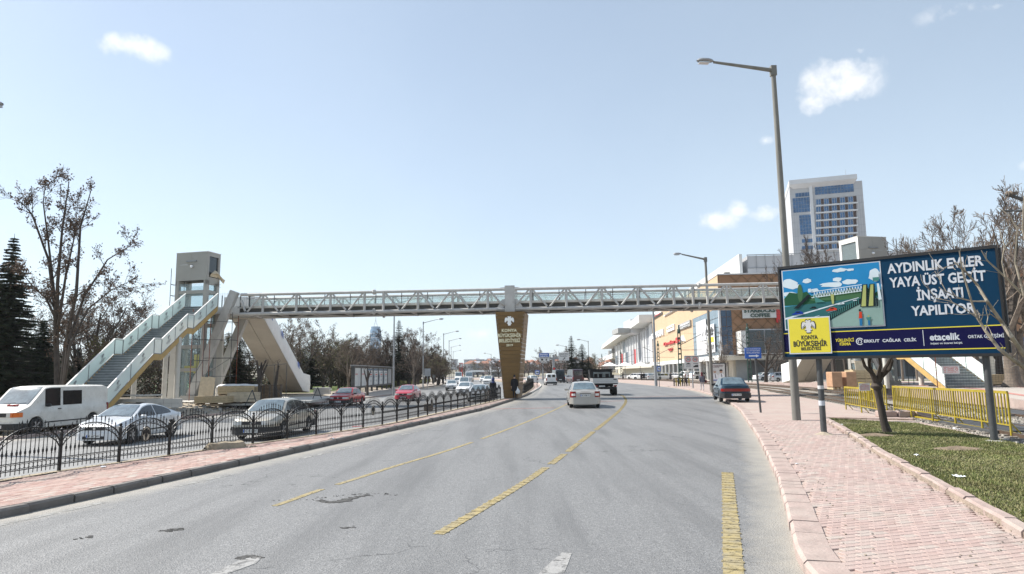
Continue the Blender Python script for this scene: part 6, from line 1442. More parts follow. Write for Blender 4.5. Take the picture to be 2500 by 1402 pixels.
# ---- signs of the mall
def wall_sign(name, label, px0, py0, px1, py1, board, texts, thick=.35, out=.15, side=False, extra=None):
    F_ = X_ if side else W_; a, b = F_(px0, py0), F_(px1, py1); c = F_((px0+px1)/2, (py0+py1)/2); nrm = (-MDIR if side else -MSID)
    z0, z1 = min(a.z, b.z), max(a.z, b.z)
    if side: s0, s1_ = [(p-R_(0, 0, 0)).dot(MSID) for p in (a, b)]; P = lambda u, v, d: R_(lerp(s0, s1_, u), out+d, lerp(z0, z1, v))
    else: s0, s1_ = wl(a), wl(b); P = lambda u, v, d: Q(lerp(s0, s1_, u), out+d, lerp(z0, z1, v))
    base = P(.5, 0, 0); t = thing(name, label, 'sign', base); O = t.location.copy()
    if board:
        m = MB(org=O); m.ext([P(0, 0, 0), P(1, 0, 0), P(1, 1, 0), P(0, 1, 0)], nrm*thick); m.obj('sign_board', M[board], t)
    for (s, u0, u1, v0, v1, mt, bold) in texts:
        m = MB(org=O)
        if s is None: m.ext([P(u0, v0, thick), P(u1, v0, thick), P(u1, v1, thick), P(u0, v1, thick)], nrm*.05)
        else: put_text(m, s, u0, u1, v0, v1, lambda x, y: P(x, y, thick+.06 if board else .0), bold, .5 if not board else .12, nrm=nrm)
        m.obj('lettering' if s else 'sign_stripe', M[mt], t)
    return t, P, O, nrm
def half(px, y0, y1): return (W_(px, y0).z+W_(px, y1).z)/2
wall_sign('shop_sign', 'white block lettering KOTON on the orange wall', 1600, 825, 1622, 803, None, [('KOTON', -.32, 1, -.15, 1, 'print_white', .05)], out=.05)
wall_sign('shop_sign', 'white and orange TEKNOSA board on the orange wall', 1632, 812, 1649, 791, 'print_white', [(None, .05, .95, .45, .88, 'stair_gold', 0), ('TEKNOSA', .1, .9, .55, .78, 'print_white', .03)])
wall_sign('shop_sign', 'dark grey board with white script lettering on the orange wall', 1660, 807, 1689, 781, 'mall_grey', [('Fenerbahçe', .27, .95, .5, .75, 'print_white', .03), ('5', .04, .2, .3, .9, 'print_white', .05), (None, .27, .93, .42, .46, 'print_white', 0), ('fenerium', .45, .85, .16, .3, 'print_white', .02)])
wall_sign('shop_sign', 'red Carrefour lettering with red and white rounds below the white KOTON letters', 1624, 845, 1653, 828, None, [('Carrefour', 0, .95, 0, 1, 'sign_red', .05), ('S', 1.0, 1.25, -.2, 1.3, 'sign_red', .10), ('A', 1.32, 1.6, -.2, 1.3, 'print_white', .08)], out=.05)
wall_sign('shop_sign', 'small round red EXPRESS sign under the Carrefour lettering', 1635, 858, 1645, 849, None, [('Expres', 0, 1, .5, 1, 'sign_red', .06), ('se', .2, .8, 0, .5, 'sign_red', .06)], out=.05)
wall_sign('shop_sign', 'black board with red lettering directly beneath the footbridge', 1599, 779, 1619, 762, 'mall_dark', [('OTMER', .08, .92, .45, 1.0, 'sign_red', .05)])
wall_sign('shop_sign', 'white board with pale blue lettering beneath the footbridge', 1624, 771, 1660, 752, 'print_white', [('Watsons', .1, .9, .4, .9, 'far_grey', .03)])
wall_sign('shop_sign', 'white board reading STARBUCKS COFFEE in dark green letters', 1812, 778, 1893, 752, 'sign_white', [('STARBUCKS', .04, .96, .55, .95, 'green_pole', .03), ('COFFEE', .22, .8, .08, .45, 'green_pole', .03)], side=True, out=.2)
wall_sign('shop_sign', 'plain red board right of the white coffee sign', 1894, 788, 1912, 750, 'sign_red', [(None, .1, .9, .1, .14, 'sign_red', 0)], side=True, out=.2)
wall_sign('advert_banner', 'grey banner with white W lettering on the glass corner', 1706, 868, 1727, 778, 'print_grey', [('W', .45, 1.1, .55, .82, 'print_white', .05), ('YÖREX', .35, 1.05, .4, .47, 'print_white', .04)], thick=.05, out=.3)
wall_sign('advert_banner', 'white banner with club lettering on the glass corner', 1733, 862, 1747, 790, 'print_white', [('club', .05, .95, .72, .9, 'mall_dark', .05), ('MERKEZ', .1, .9, .62, .68, 'mall_dark', .03), (None, .1, .9, .36, .55, 'sign_yellow', 0), ('|||||', .15, .85, .12, .28, 'mall_grey', .04)], thick=.05, out=.3)
# ---- the hotel tower
D = 250; twr = thing('office_tower', 'tall grey tower with blue glass bands and rows of brown window bays', 'tower block', (AT(2030, 800, D).x, D, 0)); TO = twr.location.copy()
tA = AT(1937, 600, 252); tB = AT(2118, 600, 244); td = Vector((tB.x-tA.x, tB.y-tA.y, 0)); tw = td.length; td.normalize(); tn = Vector((-td.y, td.x, 0))   # tn away
Kt = lambda: MB(org=TO)
TP = lambda a, d, z: Vector((tA.x, tA.y, z))+td*a+tn*d
def tz(py): return AT(2030, py, 248).z
def TPx(px, py): p = ONP(px, py, (tA.x, tA.y), (tB.x, tB.y)); return (Vector((p.x, p.y, 0))-Vector((tA.x, tA.y, 0))).dot(td), p.z
ztop = TPx(2110, 440)[1]
def tb(m, a0, a1, d0, d1, z0, z1): m.add([TP(a0, d0, z0), TP(a1, d0, z0), TP(a1, d1, z0), TP(a0, d1, z0), TP(a0, d0, z1), TP(a1, d0, z1), TP(a1, d1, z1), TP(a0, d1, z1)], [(3, 2, 1, 0), (4, 5, 6, 7), (0, 1, 5, 4), (1, 2, 6, 5), (2, 3, 7, 6), (3, 0, 4, 7)])
m = Kt(); tb(m, 0, tw, .4, 26, 0, ztop); m.obj('tower_body', M['panel_grey'], twr)
# facade elements located from the picture
fa = lambda px: TPx(px, 600)[0]
fz = lambda py, px=2030: TPx(px, py)[1]
zc = fz(470, 1940)
m = Kt(); a1 = fa(2104)
m.add([TP(-.2, -1.8, ztop+2.2), TP(a1, -1.8, ztop+2.2), TP(a1, 24, ztop+2.2), TP(-.2, 24, ztop+2.2), TP(1.4, .3, ztop-1.0), TP(a1-1, .3, ztop-1.0), TP(a1-1, 22, ztop-1.0), TP(1.4, 22, ztop-1.0), TP(-.2, -1.8, ztop+.4), TP(a1, -1.8, ztop+.4), TP(a1, 24, ztop+.4), TP(-.2, 24, ztop+.4)], [(0, 1, 2, 3), (8, 9, 1, 0), (9, 10, 2, 1), (11, 8, 0, 3), (4, 5, 9, 8), (5, 6, 10, 9), (7, 4, 8, 11)]); m.obj('flared_crown', M['panel_pale'], twr)
for i in range(22):
    a = -.1+i*(a1/22); m = Kt(); m.ext([TP(a+.03, -1.83, ztop+.45), TP(a+a1/22-.03, -1.83, ztop+.45), TP(a+a1/22-.03, -1.83, ztop+2.15), TP(a+.03, -1.83, ztop+2.15)], -tn*.05); m.obj('crown_panel', M['panel_pale'], twr)
def glassband(px0, px1, py0, py1, nc, nr_, pr, mt='glass_tower'):
    a0, z0 = TPx(px0, py1); a1_, z1 = TPx(px1, py0+ (0)); z1 = TPx((px0+px1)/2, py0)[1]; z0 = TPx((px0+px1)/2, py1)[1]
    for i in range(nc):
        for j in range(nr_):
            m = Kt(); x0, x1 = lerp(a0, a1_, i/nc)+.05, lerp(a0, a1_, (i+1)/nc)-.05; y0, y1 = lerp(z0, z1, j/nr_)+.05, lerp(z0, z1, (j+1)/nr_)-.05
            m.ext([TP(x0, pr, y0), TP(x1, pr, y0), TP(x1, pr, y1), TP(x0, pr, y1)], tn*.1); m.obj('glass_pane', M[mt], twr)
glassband(1990, 2084, 450, 472, 12, 3, .25); glassband(1942, 1980, 470, 480, 5, 1, .25); glassband(1937, 1982, 482, 518, 7, 4, .25); glassband(1954, 1987, 524, 572, 5, 6, .25)
for py in (583, 600, 619): glassband(1958, 1988, py, py+9, 3, 1, .25)
rows = [(484, 496), (502, 513.5), (520, 532.5), (538.5, 551), (557, 569), (577, 587), (596, 606)]
for k, (y0, y1) in enumerate(rows):
    a0, _ = TPx(1992, y0); a1_, _ = TPx(2091, y0); z1 = fz(y0-1.5, 2040); z0 = fz(y1+1.5, 2040)
    m = Kt(); tb(m, a0, a1_, .22, .45, z0, z1); m.obj('recess_band', M['recess_brown'], twr)
    m = Kt(); tb(m, a0-.3, a1_+.4, -.25, .4, z0-.55, z0); m.obj('balcony_slab', M['panel_pale'], twr)
    for i in range(5):
        a = lerp(a0, a1_, (i+.28)/5); w2 = 1.75; f = Kt(); f.ext([TP(a-w2/2, .08, z0+.1), TP(a+w2/2, .08, z0+.1), TP(a+w2/2, .08, z1-.1), TP(a-w2/2, .08, z1-.1)], tn*.12); fo = f.obj('window', M['stair_gold'] if 0 else M['panel_pale'], twr)
        for s in (-1, 1):
            g = Kt(); g.ext([TP(a+s*w2*.24-w2*.21, .03, z0+.2), TP(a+s*w2*.24+w2*.21, .03, z0+.2), TP(a+s*w2*.24+w2*.21, .03, z1-.2), TP(a+s*w2*.24-w2*.21, .03, z1-.2)], tn*.04); g.obj('pane', M['glass_tower'], fo)
m = Kt(); a0, a1_ = fa(1985), fa(1990); tb(m, a0, a1_+.4, -.3, .4, 0, fz(452, 1988)); m.obj('pale_pilaster', M['panel_pale'], twr)
for i in range(24):
    z = 8+i*2.8
    if z < ztop: m = Kt(); tb(m, -.02, tw+.02, .37, .4, z, z+.07); m.obj('panel_joint', M['galv'], twr)
for (pa, pb) in ((1938, 1953), (2095, 2118)):
    for px in range(pa, pb, 6):
        a = fa(px); m = Kt(); tb(m, a, a+.07, .37, .41, 4, ztop-6); m.obj('panel_joint', M['galv'], twr)
Kt().tube(TP(fa(2088), 8, ztop), TP(fa(2088), 8, ztop+7), .12, .04, n=5).obj('mast', M['galv'], twr)
# ---- far city
def flats(label, px0, px1, py0, D, mt, floors, cols_, group=None, base=925, roof=None):
    a, b = AT(px0, py0, D), AT(px1, py0, D); h = a.z; w2 = b.x-a.x; t = thing('apartment_building', label, 'building', ((a.x+b.x)/2, D, 0), 0, group)
    MB().box((0, 8, h/2), (w2, 16, h)).obj('wall', M[mt], t)
    MB().box((0, 8, h+.3), (w2+.8, 16.8, .6)).obj('roof', M[roof or 'far_grey'], t)
    if roof: MB().box((0, 8, h+1.6), (w2+1, 17, 2.2), top=.3).obj('roof_slope', M[roof], t)
    fh = h/floors
    for i in range(floors):
        for j in range(cols_):
            if (i*7+j*3) % 11 == 5: continue
            MB().box((-w2/2+w2*(j+.5)/cols_, -.05, fh*(i+.55)), (w2/cols_*.48, .15, fh*.5)).obj('window', M['far_win'], t)
    return t
flats('long pale apartment block on the horizon, left of the pier', 1133, 1181, 879.5, 640, 'far_white', 7, 15)
flats('square pale apartment tower on the horizon next to the pier', 1190, 1216, 878, 620, 'far_white', 8, 7)
flats('pale apartment tower on the horizon behind the row of street lamps', 1101, 1114, 879, 600, 'far_white', 8, 4)
flats('low pale block left of the long apartment block', 1115, 1130, 895, 620, 'far_white', 5, 5)
q = random.Random(12)
hl = MB(); rows = []
for r in range(5):
    y = 430+r*70; rows.append([(x, y, (-.3 if r == 0 else (.5+r*2.1+.8*math.sin(x*.02)+.5*math.sin(x*.07)))) for x in range(-420, 400, 20)])
hl.grid(rows); hl.obj('hillside', M['plain'], kind='structure', smooth=True)
k = 0; hm = {}
for r in range(4):
    y = 470+r*62; px = 1150
    while px < 1505:
        wpx = q.uniform(9, 17)
        if not (1465 > px > 1455):
            x = AT(px, 900, y).x; h = q.choice((6, 7, 8, 9)); w2 = wpx/FOC*y; z0 = -1.5+r*2.1; v = q.randrange(4); key = v
            if key not in hm:
                t = thing('hillside_house', ('pinkish house with a red roof on the distant hillside', 'white house with a red roof on the distant hillside', 'grey flat roofed house on the distant hillside', 'pink house with a red roof among the distant hillside houses')[v], 'house', (x, y, z0), 0, 'houses on the distant hillside')
                MB().box((0, 0, 4), (10, 9, 12)).obj('wall', M[['far_pink', 'far_white', 'far_grey', 'far_pink'][v]], t); MB().box((0, 0, 10.9), (10.8, 9.8, 1.8), top=.35).obj('roof', M['roof_red' if v != 2 else 'far_grey'], t)
                for i in range(3):
                    for j in range(4): MB().box((-3.7+j*2.5, -4.52, 2.2+i*2.7), (1.1, .1, 1.3)).obj('window', M['far_win'], t)
                hm[key] = t
            else: dup(hm[key], (x, y+q.uniform(-9, 9), z0), q.uniform(-.3, .3), scale=(w2/10, 1, h/9))
        px += wpx+q.uniform(0, 5)
# the glass skyscraper on the skyline
a, b = AT(903, 850, 1500), AT(930, 850, 1500); w2 = b.x-a.x; zt_ = AT(917, 798, 1500).z; t = thing('glass_skyscraper', 'blue glass skyscraper with a rounded top and a spire on the skyline', 'skyscraper', ((a.x+b.x)/2, 1500, 0)); M_('far_glass', (.13, .24, .36), .25, .3, .2, .05)
MB().lathe([(w2/2, 0), (w2/2, zt_-9), (w2*.42, zt_-4), (w2*.42, zt_), (0, zt_)], (0, 0, 0), 'z', 12).obj('tower', M['far_glass'], t)
for i in range(10): MB().lathe([(w2/2+.2, zt_*i/11+4), (w2/2+.2, zt_*i/11+5)], (0, 0, 0), 'z', 12).obj('floor_band', M['far_white'], t)
for s in (-1, 1): MB().beam((s*4, 0, zt_), (0, 0, zt_+16), .7, .7).obj('spire_leg', M['far_grey'], t)
MB().tube((0, 0, zt_+14), (0, 0, zt_+30), .5, .2, n=5).obj('spire', M['far_grey'], t)
# petrol station left of the pier, far away
p = AT(1180, 908, 330); t = thing('petrol_station', 'distant petrol station with a white canopy and red sign pylon', 'petrol station', (p.x, 330, 0)); zc_ = AT(1180, 906, 330).z
MB().box((0, 0, zc_), (17, 8, .9)).obj('canopy', M['print_white'], t)
for x in (-7, -2.5, 2.5, 7): MB().box((x, 0, zc_/2), (.5, .5, zc_)).obj('column', M['far_grey'], t)
for x in (-5, 0, 5): MB().box((x, 0, .9), (1.2, .7, 1.8)).obj('fuel_pump', M['far_win'], t)
MB().box((-11, 0, 3.6), (1.8, .4, 7)).obj('sign_pylon', M['sign_red'], t); MB().box((-11, -.25, 5.8), (1.4, .1, 1.8)).obj('sign_panel', M['print_white'], t)
MB().box((9, 4, 2), (10, 5, 3.6)).obj('shop', M['mall_grey'], t)
# low buildings behind the trees on the left
for (px0, px1, D_, h, lb) in ((0, 60, 62, 3.4, 'low white building behind the conifer at the left edge'), (205, 330, 70, 3.0, 'low grey pavilion behind the bare trees at the left')):
    a, b = AT(px0, 900, D_), AT(px1, 900, D_); t = thing('pavilion', lb, 'building', ((a.x+b.x)/2, D_, .15)); w3 = b.x-a.x
    MB().box((0, 2, h/2), (w3, 4, h)).obj('wall', M['mall_cream'], t); MB().box((0, 2, h+.12), (w3+.8, 4.8, .24)).obj('roof', M['galv_back'], t)
    for i in range(4): MB().box((-w3/2+w3*(i+.5)/4, -.03, 1.5), (w3/7, .08, 1.3)).obj('window', M['glass_dark'], t)
# kiosk and building at the right edge behind the trees
t = thing('bank_kiosk', 'small white kiosk with a blue sign behind the trees at the right edge', 'kiosk', (AT(2505, 870, 52).x, 52, .7)); 
MB().box((0, 0, 1.4), (3.2, 2.4, 2.8)).obj('wall', M['print_white'], t); MB().box((-.1, -1.25, 3.1), (3.3, .12, .75)).obj('blue_sign', M['sign_blue'], t)
e = MB(); put_text(e, 'Bank', -1.4, -.2, 2.9, 3.3, lambda a, b: Vector((a, -1.33, b)), .03); e.obj('lettering', M['print_white'], t); MB().box((0, -1.22, 1.3), (1.2, .06, 2.0)).obj('door', M['glass_dark'], t)
t = thing('background_building', 'low cream building behind the right staircase', 'building', (AT(2440, 880, 95).x, 95, .3)); MB().box((0, 0, 2.4), (16, 6, 4.8)).obj('wall', M['mall_cream'], t); MB().box((0, -.3, 4.9), (17, 7, .3)).obj('roof', M['roof_red'], t)
for i in range(7): MB().box((-6.6+i*2.2, -3.03, 1.9), (1.2, .08, 1.8)).obj('window', M['glass_dark'], t)
# ================================================================= BILLBOARD
pL, pR = G(2012, 1061, .13), G(2428, 1078, .15)
bd = Vector((pR.x-pL.x, pR.y-pL.y, 0)).normalized(); bnr = Vector((bd.y, -bd.x, 0)); bnr = bnr if bnr.y < 0 else -bnr      # towards the camera
BPA, BPB = (pL.x+bnr.x*.16, pL.y+bnr.y*.16), (pR.x+bnr.x*.16, pR.y+bnr.y*.16)
c00 = ONP(1917, 872, BPA, BPB); c11 = ONP(2436, 606, BPA, BPB); c10 = ONP(2449, 862, BPA, BPB); c01 = ONP(1903, 658, BPA, BPB)
bs = lambda p: (Vector((p.x-c00.x, p.y-c00.y, 0))).dot(bd)
BW = (bs(c11)+bs(c10))/2; BZ0 = (c00.z+c10.z)/2; BZ1 = (c11.z+c01.z)/2; BH = BZ1-BZ0
bb = thing('billboard', 'large blue construction billboard on two dark posts at the right', 'billboard', ((pL.x+pR.x)/2, (pL.y+pR.y)/2, .13)); BBO = bb.location.copy()
Kb = lambda: MB(org=BBO)
tilt = (c10.z-c00.z)/BW
def BBp(x, y, d=0): return Vector((c00.x, c00.y, BZ0+tilt*(x-BW/2)))+bd*x+Vector((0, 0, y))+bnr*d      # x 0..BW, y 0..BH
def U(u, v, d=0): return BBp(u*BW, v*BH, d)
m = Kb(); m.ext([U(-.006, -.02, 0), U(1.006, -.02, 0), U(1.006, 1.02, 0), U(-.006, 1.02, 0)], -bnr*.16); m.obj('backing', M['black_plain'], bb)
for (a, b, c, d) in ((-.010, -.03, 1.010, 0), (-.010, 1.0, 1.010, 1.03), (-.010, 0, 0, 1.0), (1.0, 0, 1.010, 1.0)):
    m = Kb(); m.ext([U(a, b, .03), U(c, b, .03), U(c, d, .03), U(a, d, .03)], -bnr*.22); m.obj('frame_bar', M['black_plain'], bb)
m = Kb(); m.ext([U(1.012, 0, 0), U(1.012, 0, -.2), U(1.012, 1, -.2), U(1.012, 1, 0)], bd*.05); m.obj('side_box', M['black_plain'], bb)
def flat(name, mt, pts, d=.004, par=None):
    m = Kb(); m.add([U(x, y, d) for x, y in pts], [tuple(range(len(pts)))]); return m.obj(name, mt, par or bb)
def rect(name, mt, x0, y0, x1, y1, d=.004, par=None): return flat(name, mt, [(x0, y0), (x1, y0), (x1, y1), (x0, y1)], d, par)
face = rect('printed_face', M['billboard_blue'], 0, 0, 1, 1, .004)
rect('navy_band', M['navy'], 0, .05, 1, .258, .008); rect('yellow_rule', M['sign_yellow'], 0, .258, 1, .268, .010); rect('yellow_rule', M['sign_yellow'], 0, .042, 1, .052, .010)
pic = rect('picture_border', M['board_letter'], .010, .30, .512, .985, .012)
# the printed picture: a rendering of the footbridge, as flat shapes of print
def pm_(n, c): M_('print_'+n, c, .6, 0, .05, 2, spec=.12)
for n_, c in (('sky', (.02, .23, .50)), ('sky_low', (.10, .42, .62)), ('cloud', (.62, .72, .78)), ('road', (.03, .13, .14)), ('pave', (.24, .36, .33)), ('green', (.02, .09, .045)), ('green2', (.06, .15, .07)), ('red', (.55, .05, .02)), ('bluecar', (.01, .04, .30)), ('dark', (.01, .02, .025)), ('lime', (.38, .42, .15)), ('teal', (.06, .22, .20)), ('jean', (.02, .16, .35))): pm_(n_, tuple(v*.85 for v in c))
PX0, PX1, PY0, PY1 = .016, .506, .313, .975
def pr(name, mt, pts, d):
    m = Kb(); m.add([U(lerp(PX0, PX1, x), lerp(PY0, PY1, y), d) for x, y in pts], [tuple(range(len(pts)))]); m.obj(name, M['print_'+mt], pic)
pr('print_sky', 'sky', [(0, .45), (1, .45), (1, 1), (0, 1)], .016); pr('print_sky_low', 'sky_low', [(0, .38), (1, .38), (1, .62), (.6, .58), (.3, .56), (0, .6)], .018)
q = random.Random(6)
def blob(cx, cy, rx, ry, n=14, j=.25): return [(cx+rx*math.cos(2*PI*i/n)*(1+q.uniform(-j, j)), cy+ry*math.sin(2*PI*i/n)*(1+q.uniform(-j, j))) for i in range(n)]
cl = lambda L_: [(min(1, max(0, x)), min(1, max(0, y))) for x, y in L_]
for (x, y, a, b) in ((.06, .78, .09, .07), (.12, .72, .09, .04), (.26, .80, .05, .035), (.04, .60, .10, .04), (.6, .93, .08, .03), (.72, .92, .035, .02), (.52, .70, .12, .045), (.58, .78, .05, .04), (.70, .72, .09, .04), (.95, .80, .06, .09), (.33, .63, .06, .03)): pr('print_cloud', 'cloud', cl(blob(x, y, a, b)), .020+q.random()*.001)
pr('print_trees', 'green', cl([(0, .40)]+[(i/16, .52+.09*abs(math.sin(i*1.9))+.03*math.sin(i*.7)) for i in range(17)]+[(1, .40)]), .024)
pr('print_poplar', 'green2', blob(.18, .60, .028, .15, 12, .12), .026); pr('print_tree', 'green2', blob(.6, .50, .3, .07, 20), .025)
pr('print_road', 'road', [(0, 0), (1, 0), (1, .47), (0, .38)], .028); pr('print_pavement', 'pave', [(.36, 0), (1, 0), (1, .44), (.80, .40)], .031)
pr('print_kerb', 'cloud', [(0, .16), (0, .19), (.78, .46), (.78, .45)], .032); 
for k in range(4): pr('print_lane', 'cloud', [(.12+k*.17, .10+k*.07), (.20+k*.17, .13+k*.07), (.20+k*.17, .137+k*.07), (.12+k*.17, .107+k*.07)], .033)
pr('print_fence', 'dark', [(.34, .02), (.80, .36), (.80, .44), (.6, .30), (.42, .17), (.34, .13)], .036)
for k in range(22): x = .35+k*.02; y = .03+(x-.34)*.74; pr('print_fence_bar', 'teal', [(x, y), (x+.007, y+.005), (x+.007, y+.085), (x, y+.08)], .038)
for a, b in ((.50, .555), (.595, .655)): pr('print_bridge', 'cloud', [(.30, a), (.82, b), (.82, b+.012), (.30, a+.012)], .040)
for k in range(18): x = .32+k*.028; y = .50+(x-.3)*.105; pr('print_truss', 'cloud', [(x, y), (x+.006, y), (x+.018, y+.09), (x+.012, y+.09)], .041); pr('print_truss', 'cloud', [(x+.028, y), (x+.034, y), (x+.018, y+.09), (x+.012, y+.09)], .0412)
pr('print_pier', 'lime', [(.50, .54), (.535, .54), (.53, .38), (.51, .38)], .042); pr('print_tower', 'cloud', [(.27, .60), (.30, .60), (.30, .66), (.27, .66)], .0425)
pr('print_stairs', 'dark', [(.10, .34), (.15, .34), (.30, .55), (.26, .56)], .043); pr('print_stairs', 'teal', [(.34, .42), (.44, .42), (.33, .53)], .043)
for a in (.80, .87): pr('print_escalator', 'dark', [(a-.012, .30), (a+.062, .30), (a+.075, .66), (a+.025, .66)], .044); pr('print_escalator', 'lime', [(a, .31), (a+.045, .31), (a+.062, .65), (a+.035, .65)], .046)
pr('print_shaft', 'teal', [(.93, .70), (.99, .70), (.99, .76), (.93, .76)], .045); pr('print_shaft', 'cloud', [(.935, .76), (.99, .76), (.985, .85), (.94, .85)], .046); pr('print_shaft', 'cloud', [(.97, .40), (1, .40), (.985, .66), (.965, .66)], .046)
for (x, y, w2, c) in ((.14, .25, .06, 'bluecar'), (.50, .28, .055, 'red'), (.31, .33, .035, 'dark'), (.60, .37, .035, 'cloud'), (.74, .41, .02, 'cloud')):
    pr('print_car', c, [(x-w2, y-w2*.25), (x+w2, y-w2*.1), (x+w2, y+w2*.35), (x+w2*.5, y+w2*.75), (x-w2*.3, y+w2*.7), (x-w2*.6, y+w2*.2), (x-w2, y+w2*.15)], .047)
    pr('print_car_glass', 'dark', [(x-w2*.3, y+w2*.25), (x+w2*.5, y+w2*.3), (x+w2*.35, y+w2*.6), (x-w2*.15, y+w2*.55)], .048)
pr('print_car', 'cloud', [(.20, .0), (.42, .0), (.40, .06), (.33, .12), (.28, .12), (.22, .07)], .047); pr('print_car_glass', 'dark', [(.26, .05), (.39, .05), (.35, .095), (.30, .095)], .048)
pr('print_woman', 'red', [(.765, .12), (.80, .12), (.80, .22), (.775, .23)], .049); pr('print_woman', 'jean', [(.77, 0.0), (.795, 0), (.80, .12), (.77, .12)], .049); pr('print_woman', 'dark', blob(.783, .25, .012, .022, 8, .05), .049)
pr('print_child', 'teal', [(.85, .08), (.872, .08), (.885, .13), (.835, .13)], .049); pr('print_child', 'jean', [(.852, .0), (.872, .0), (.872, .08), (.852, .08)], .049); pr('print_child', 'lime', blob(.861, .15, .009, .015, 8, .05), .049)
for x in (.93, .955): pr('print_passer', 'dark', [(x-.008, .3), (x+.008, .3), (x+.01, .42), (x-.008, .43)], .049)
# the yellow crest panel
uu = lambda px: bs(ONP(px, 740, BPA, BPB))/BW
crest = rect('crest_border', M['board_letter'], uu(1921), .03, uu(2024), .435, .054); rect('crest_panel', M['sign_yellow'], uu(1923.5), .043, uu(2021.5), .422, .057, crest)
ex_ = uu(1971)
e = Kb(); Pq = lambda a, b: BBp(a, b, .060); put_eagle(e, ex_*BW, .325*BH, .20, Pq, bnr, .002); e.obj('eagle_outline', M['black_plain'], crest)
e = Kb(); Pq = lambda a, b: BBp(a, b, .064); put_eagle(e, ex_*BW, .326*BH, .175, Pq, bnr, .002); e.obj('eagle_fill', M['print_grey'], crest)
e = Kb(); Pq = lambda a, b: BBp(a, b, .068)
for sx in (-1, 1):
    for k in range(4): e.add([Pq(ex_*BW+sx*(.085+.022*k), .325*BH+.085-.022*k), Pq(ex_*BW+sx*(.093+.022*k), .325*BH+.085-.022*k), Pq(ex_*BW+sx*(.105+.02*k), .325*BH-.035+.004*k), Pq(ex_*BW+sx*(.097+.02*k), .325*BH-.035+.004*k)], [(0, 1, 2, 3)])
e.obj('eagle_feather', M['black_plain'], crest)
def bt(name, s, x0, x1, y0, y1, mt, d, bold=.02, par=None):
    e = Kb(); put_text(e, s, uu(x0)*BW, uu(x1)*BW, y0*BH, y1*BH, lambda a, b: BBp(a, b, d), bold); return e.obj(name, M[mt], par or bb)
bt('lettering', 'KONYA', 1952, 1992, .188, .235, 'black_plain', .062, .03, crest); bt('lettering', 'BÜYÜKŞEHİR', 1932, 2014, .112, .172, 'black_plain', .062, .045, crest); bt('lettering', 'BELEDİYESİ', 1950, 1998, .070, .104, 'black_plain', .062, .03, crest)
for s_, x0, x1, y0, y1 in (('AYDINLIK EVLER', 2173, 2412, .842, .945), ('YAYA ÜST GEÇİT', 2176, 2414, .694, .797), ('İNŞAATI', 2240, 2354, .545, .648), ('YAPILIYOR', 2223, 2381, .390, .490)):
    bt('headline', s_, x0, x1, y0, y1, 'board_letter', .012, .03)
bt('lettering', 'YÜKLENİCİ', 2033, 2078, .152, .184, 'sign_yellow', .014, .025); bt('lettering', 'FİRMA', 2043, 2070, .112, .143, 'sign_yellow', .014, .025)
e = Kb(); n = 16
for r0, r1, a0, a1 in ((.075, .10, .6, 5.5), (.035, .055, -1.2, 4.2)):
    for i in range(n):
        a, b = lerp(a0, a1, i/n), lerp(a0, a1, (i+1)/n); cxx, cyy = uu(2092)*BW, .15*BH; f = lambda r, t: BBp(cxx+r*math.cos(t), cyy+r*math.sin(t), .014); e.add([f(r0, a), f(r1, a), f(r1, b), f(r0, b)], [(0, 1, 2, 3)])
e.obj('round_logo', M['board_letter'], bb)
bt('lettering', 'ERKUT', 2102, 2140, .135, .166, 'board_letter', .014, .03); bt('lettering', 'ÇAĞLAR', 2147, 2192, .135, .166, 'board_letter', .014, .03); bt('lettering', 'ÇELİK', 2199, 2230, .135, .166, 'board_letter', .014, .03); rect('divider', M['board_letter'], uu(2246), .085, uu(2247.5), .245, .014)
bt('lettering', 'etaçelik', 2262, 2336, .136, .205, 'board_letter', .014, .045); bt('lettering', 'inşaat ve ticaret ltd.şti.', 2263, 2341, .098, .118, 'board_letter', .014, .02); bt('lettering', 'ORTAK GİRİŞİMİ', 2355, 2443, .147, .178, 'board_letter', .014, .02)
for p, z0 in ((pL, .13), (pR, .15)):
    top_z = BZ0+.9
    m = Kb(); m.tube((p.x, p.y, z0-.05), (p.x, p.y, top_z+1.5), .085, .08, n=12); m.obj('post', M['steel_dark'], bb, smooth=True)
m = Kb(); q = random.Random(2)
m.lathe([(.32, -.01), (.22, .03), (.13, .06), (.085, .09)], (pL.x, pL.y, .12), 'z', 9); m.obj('post_footing', M['dirt_light'], bb)
m = Kb(); m.lathe([(.30, -.01), (.2, .02), (.10, .035)], (pR.x, pR.y, .15), 'z', 9); m.obj('post_footing', M['concrete'], bb)
for z, h, c in ((.95, .14, 'board_letter'), (1.42, .1, 'print_grey')): 
    m = Kb(); m.lathe([(.087, 0), (.087, h)], (pL.x, pL.y, z), 'z', 12); m.obj('sticker', M[c], bb, smooth=True)
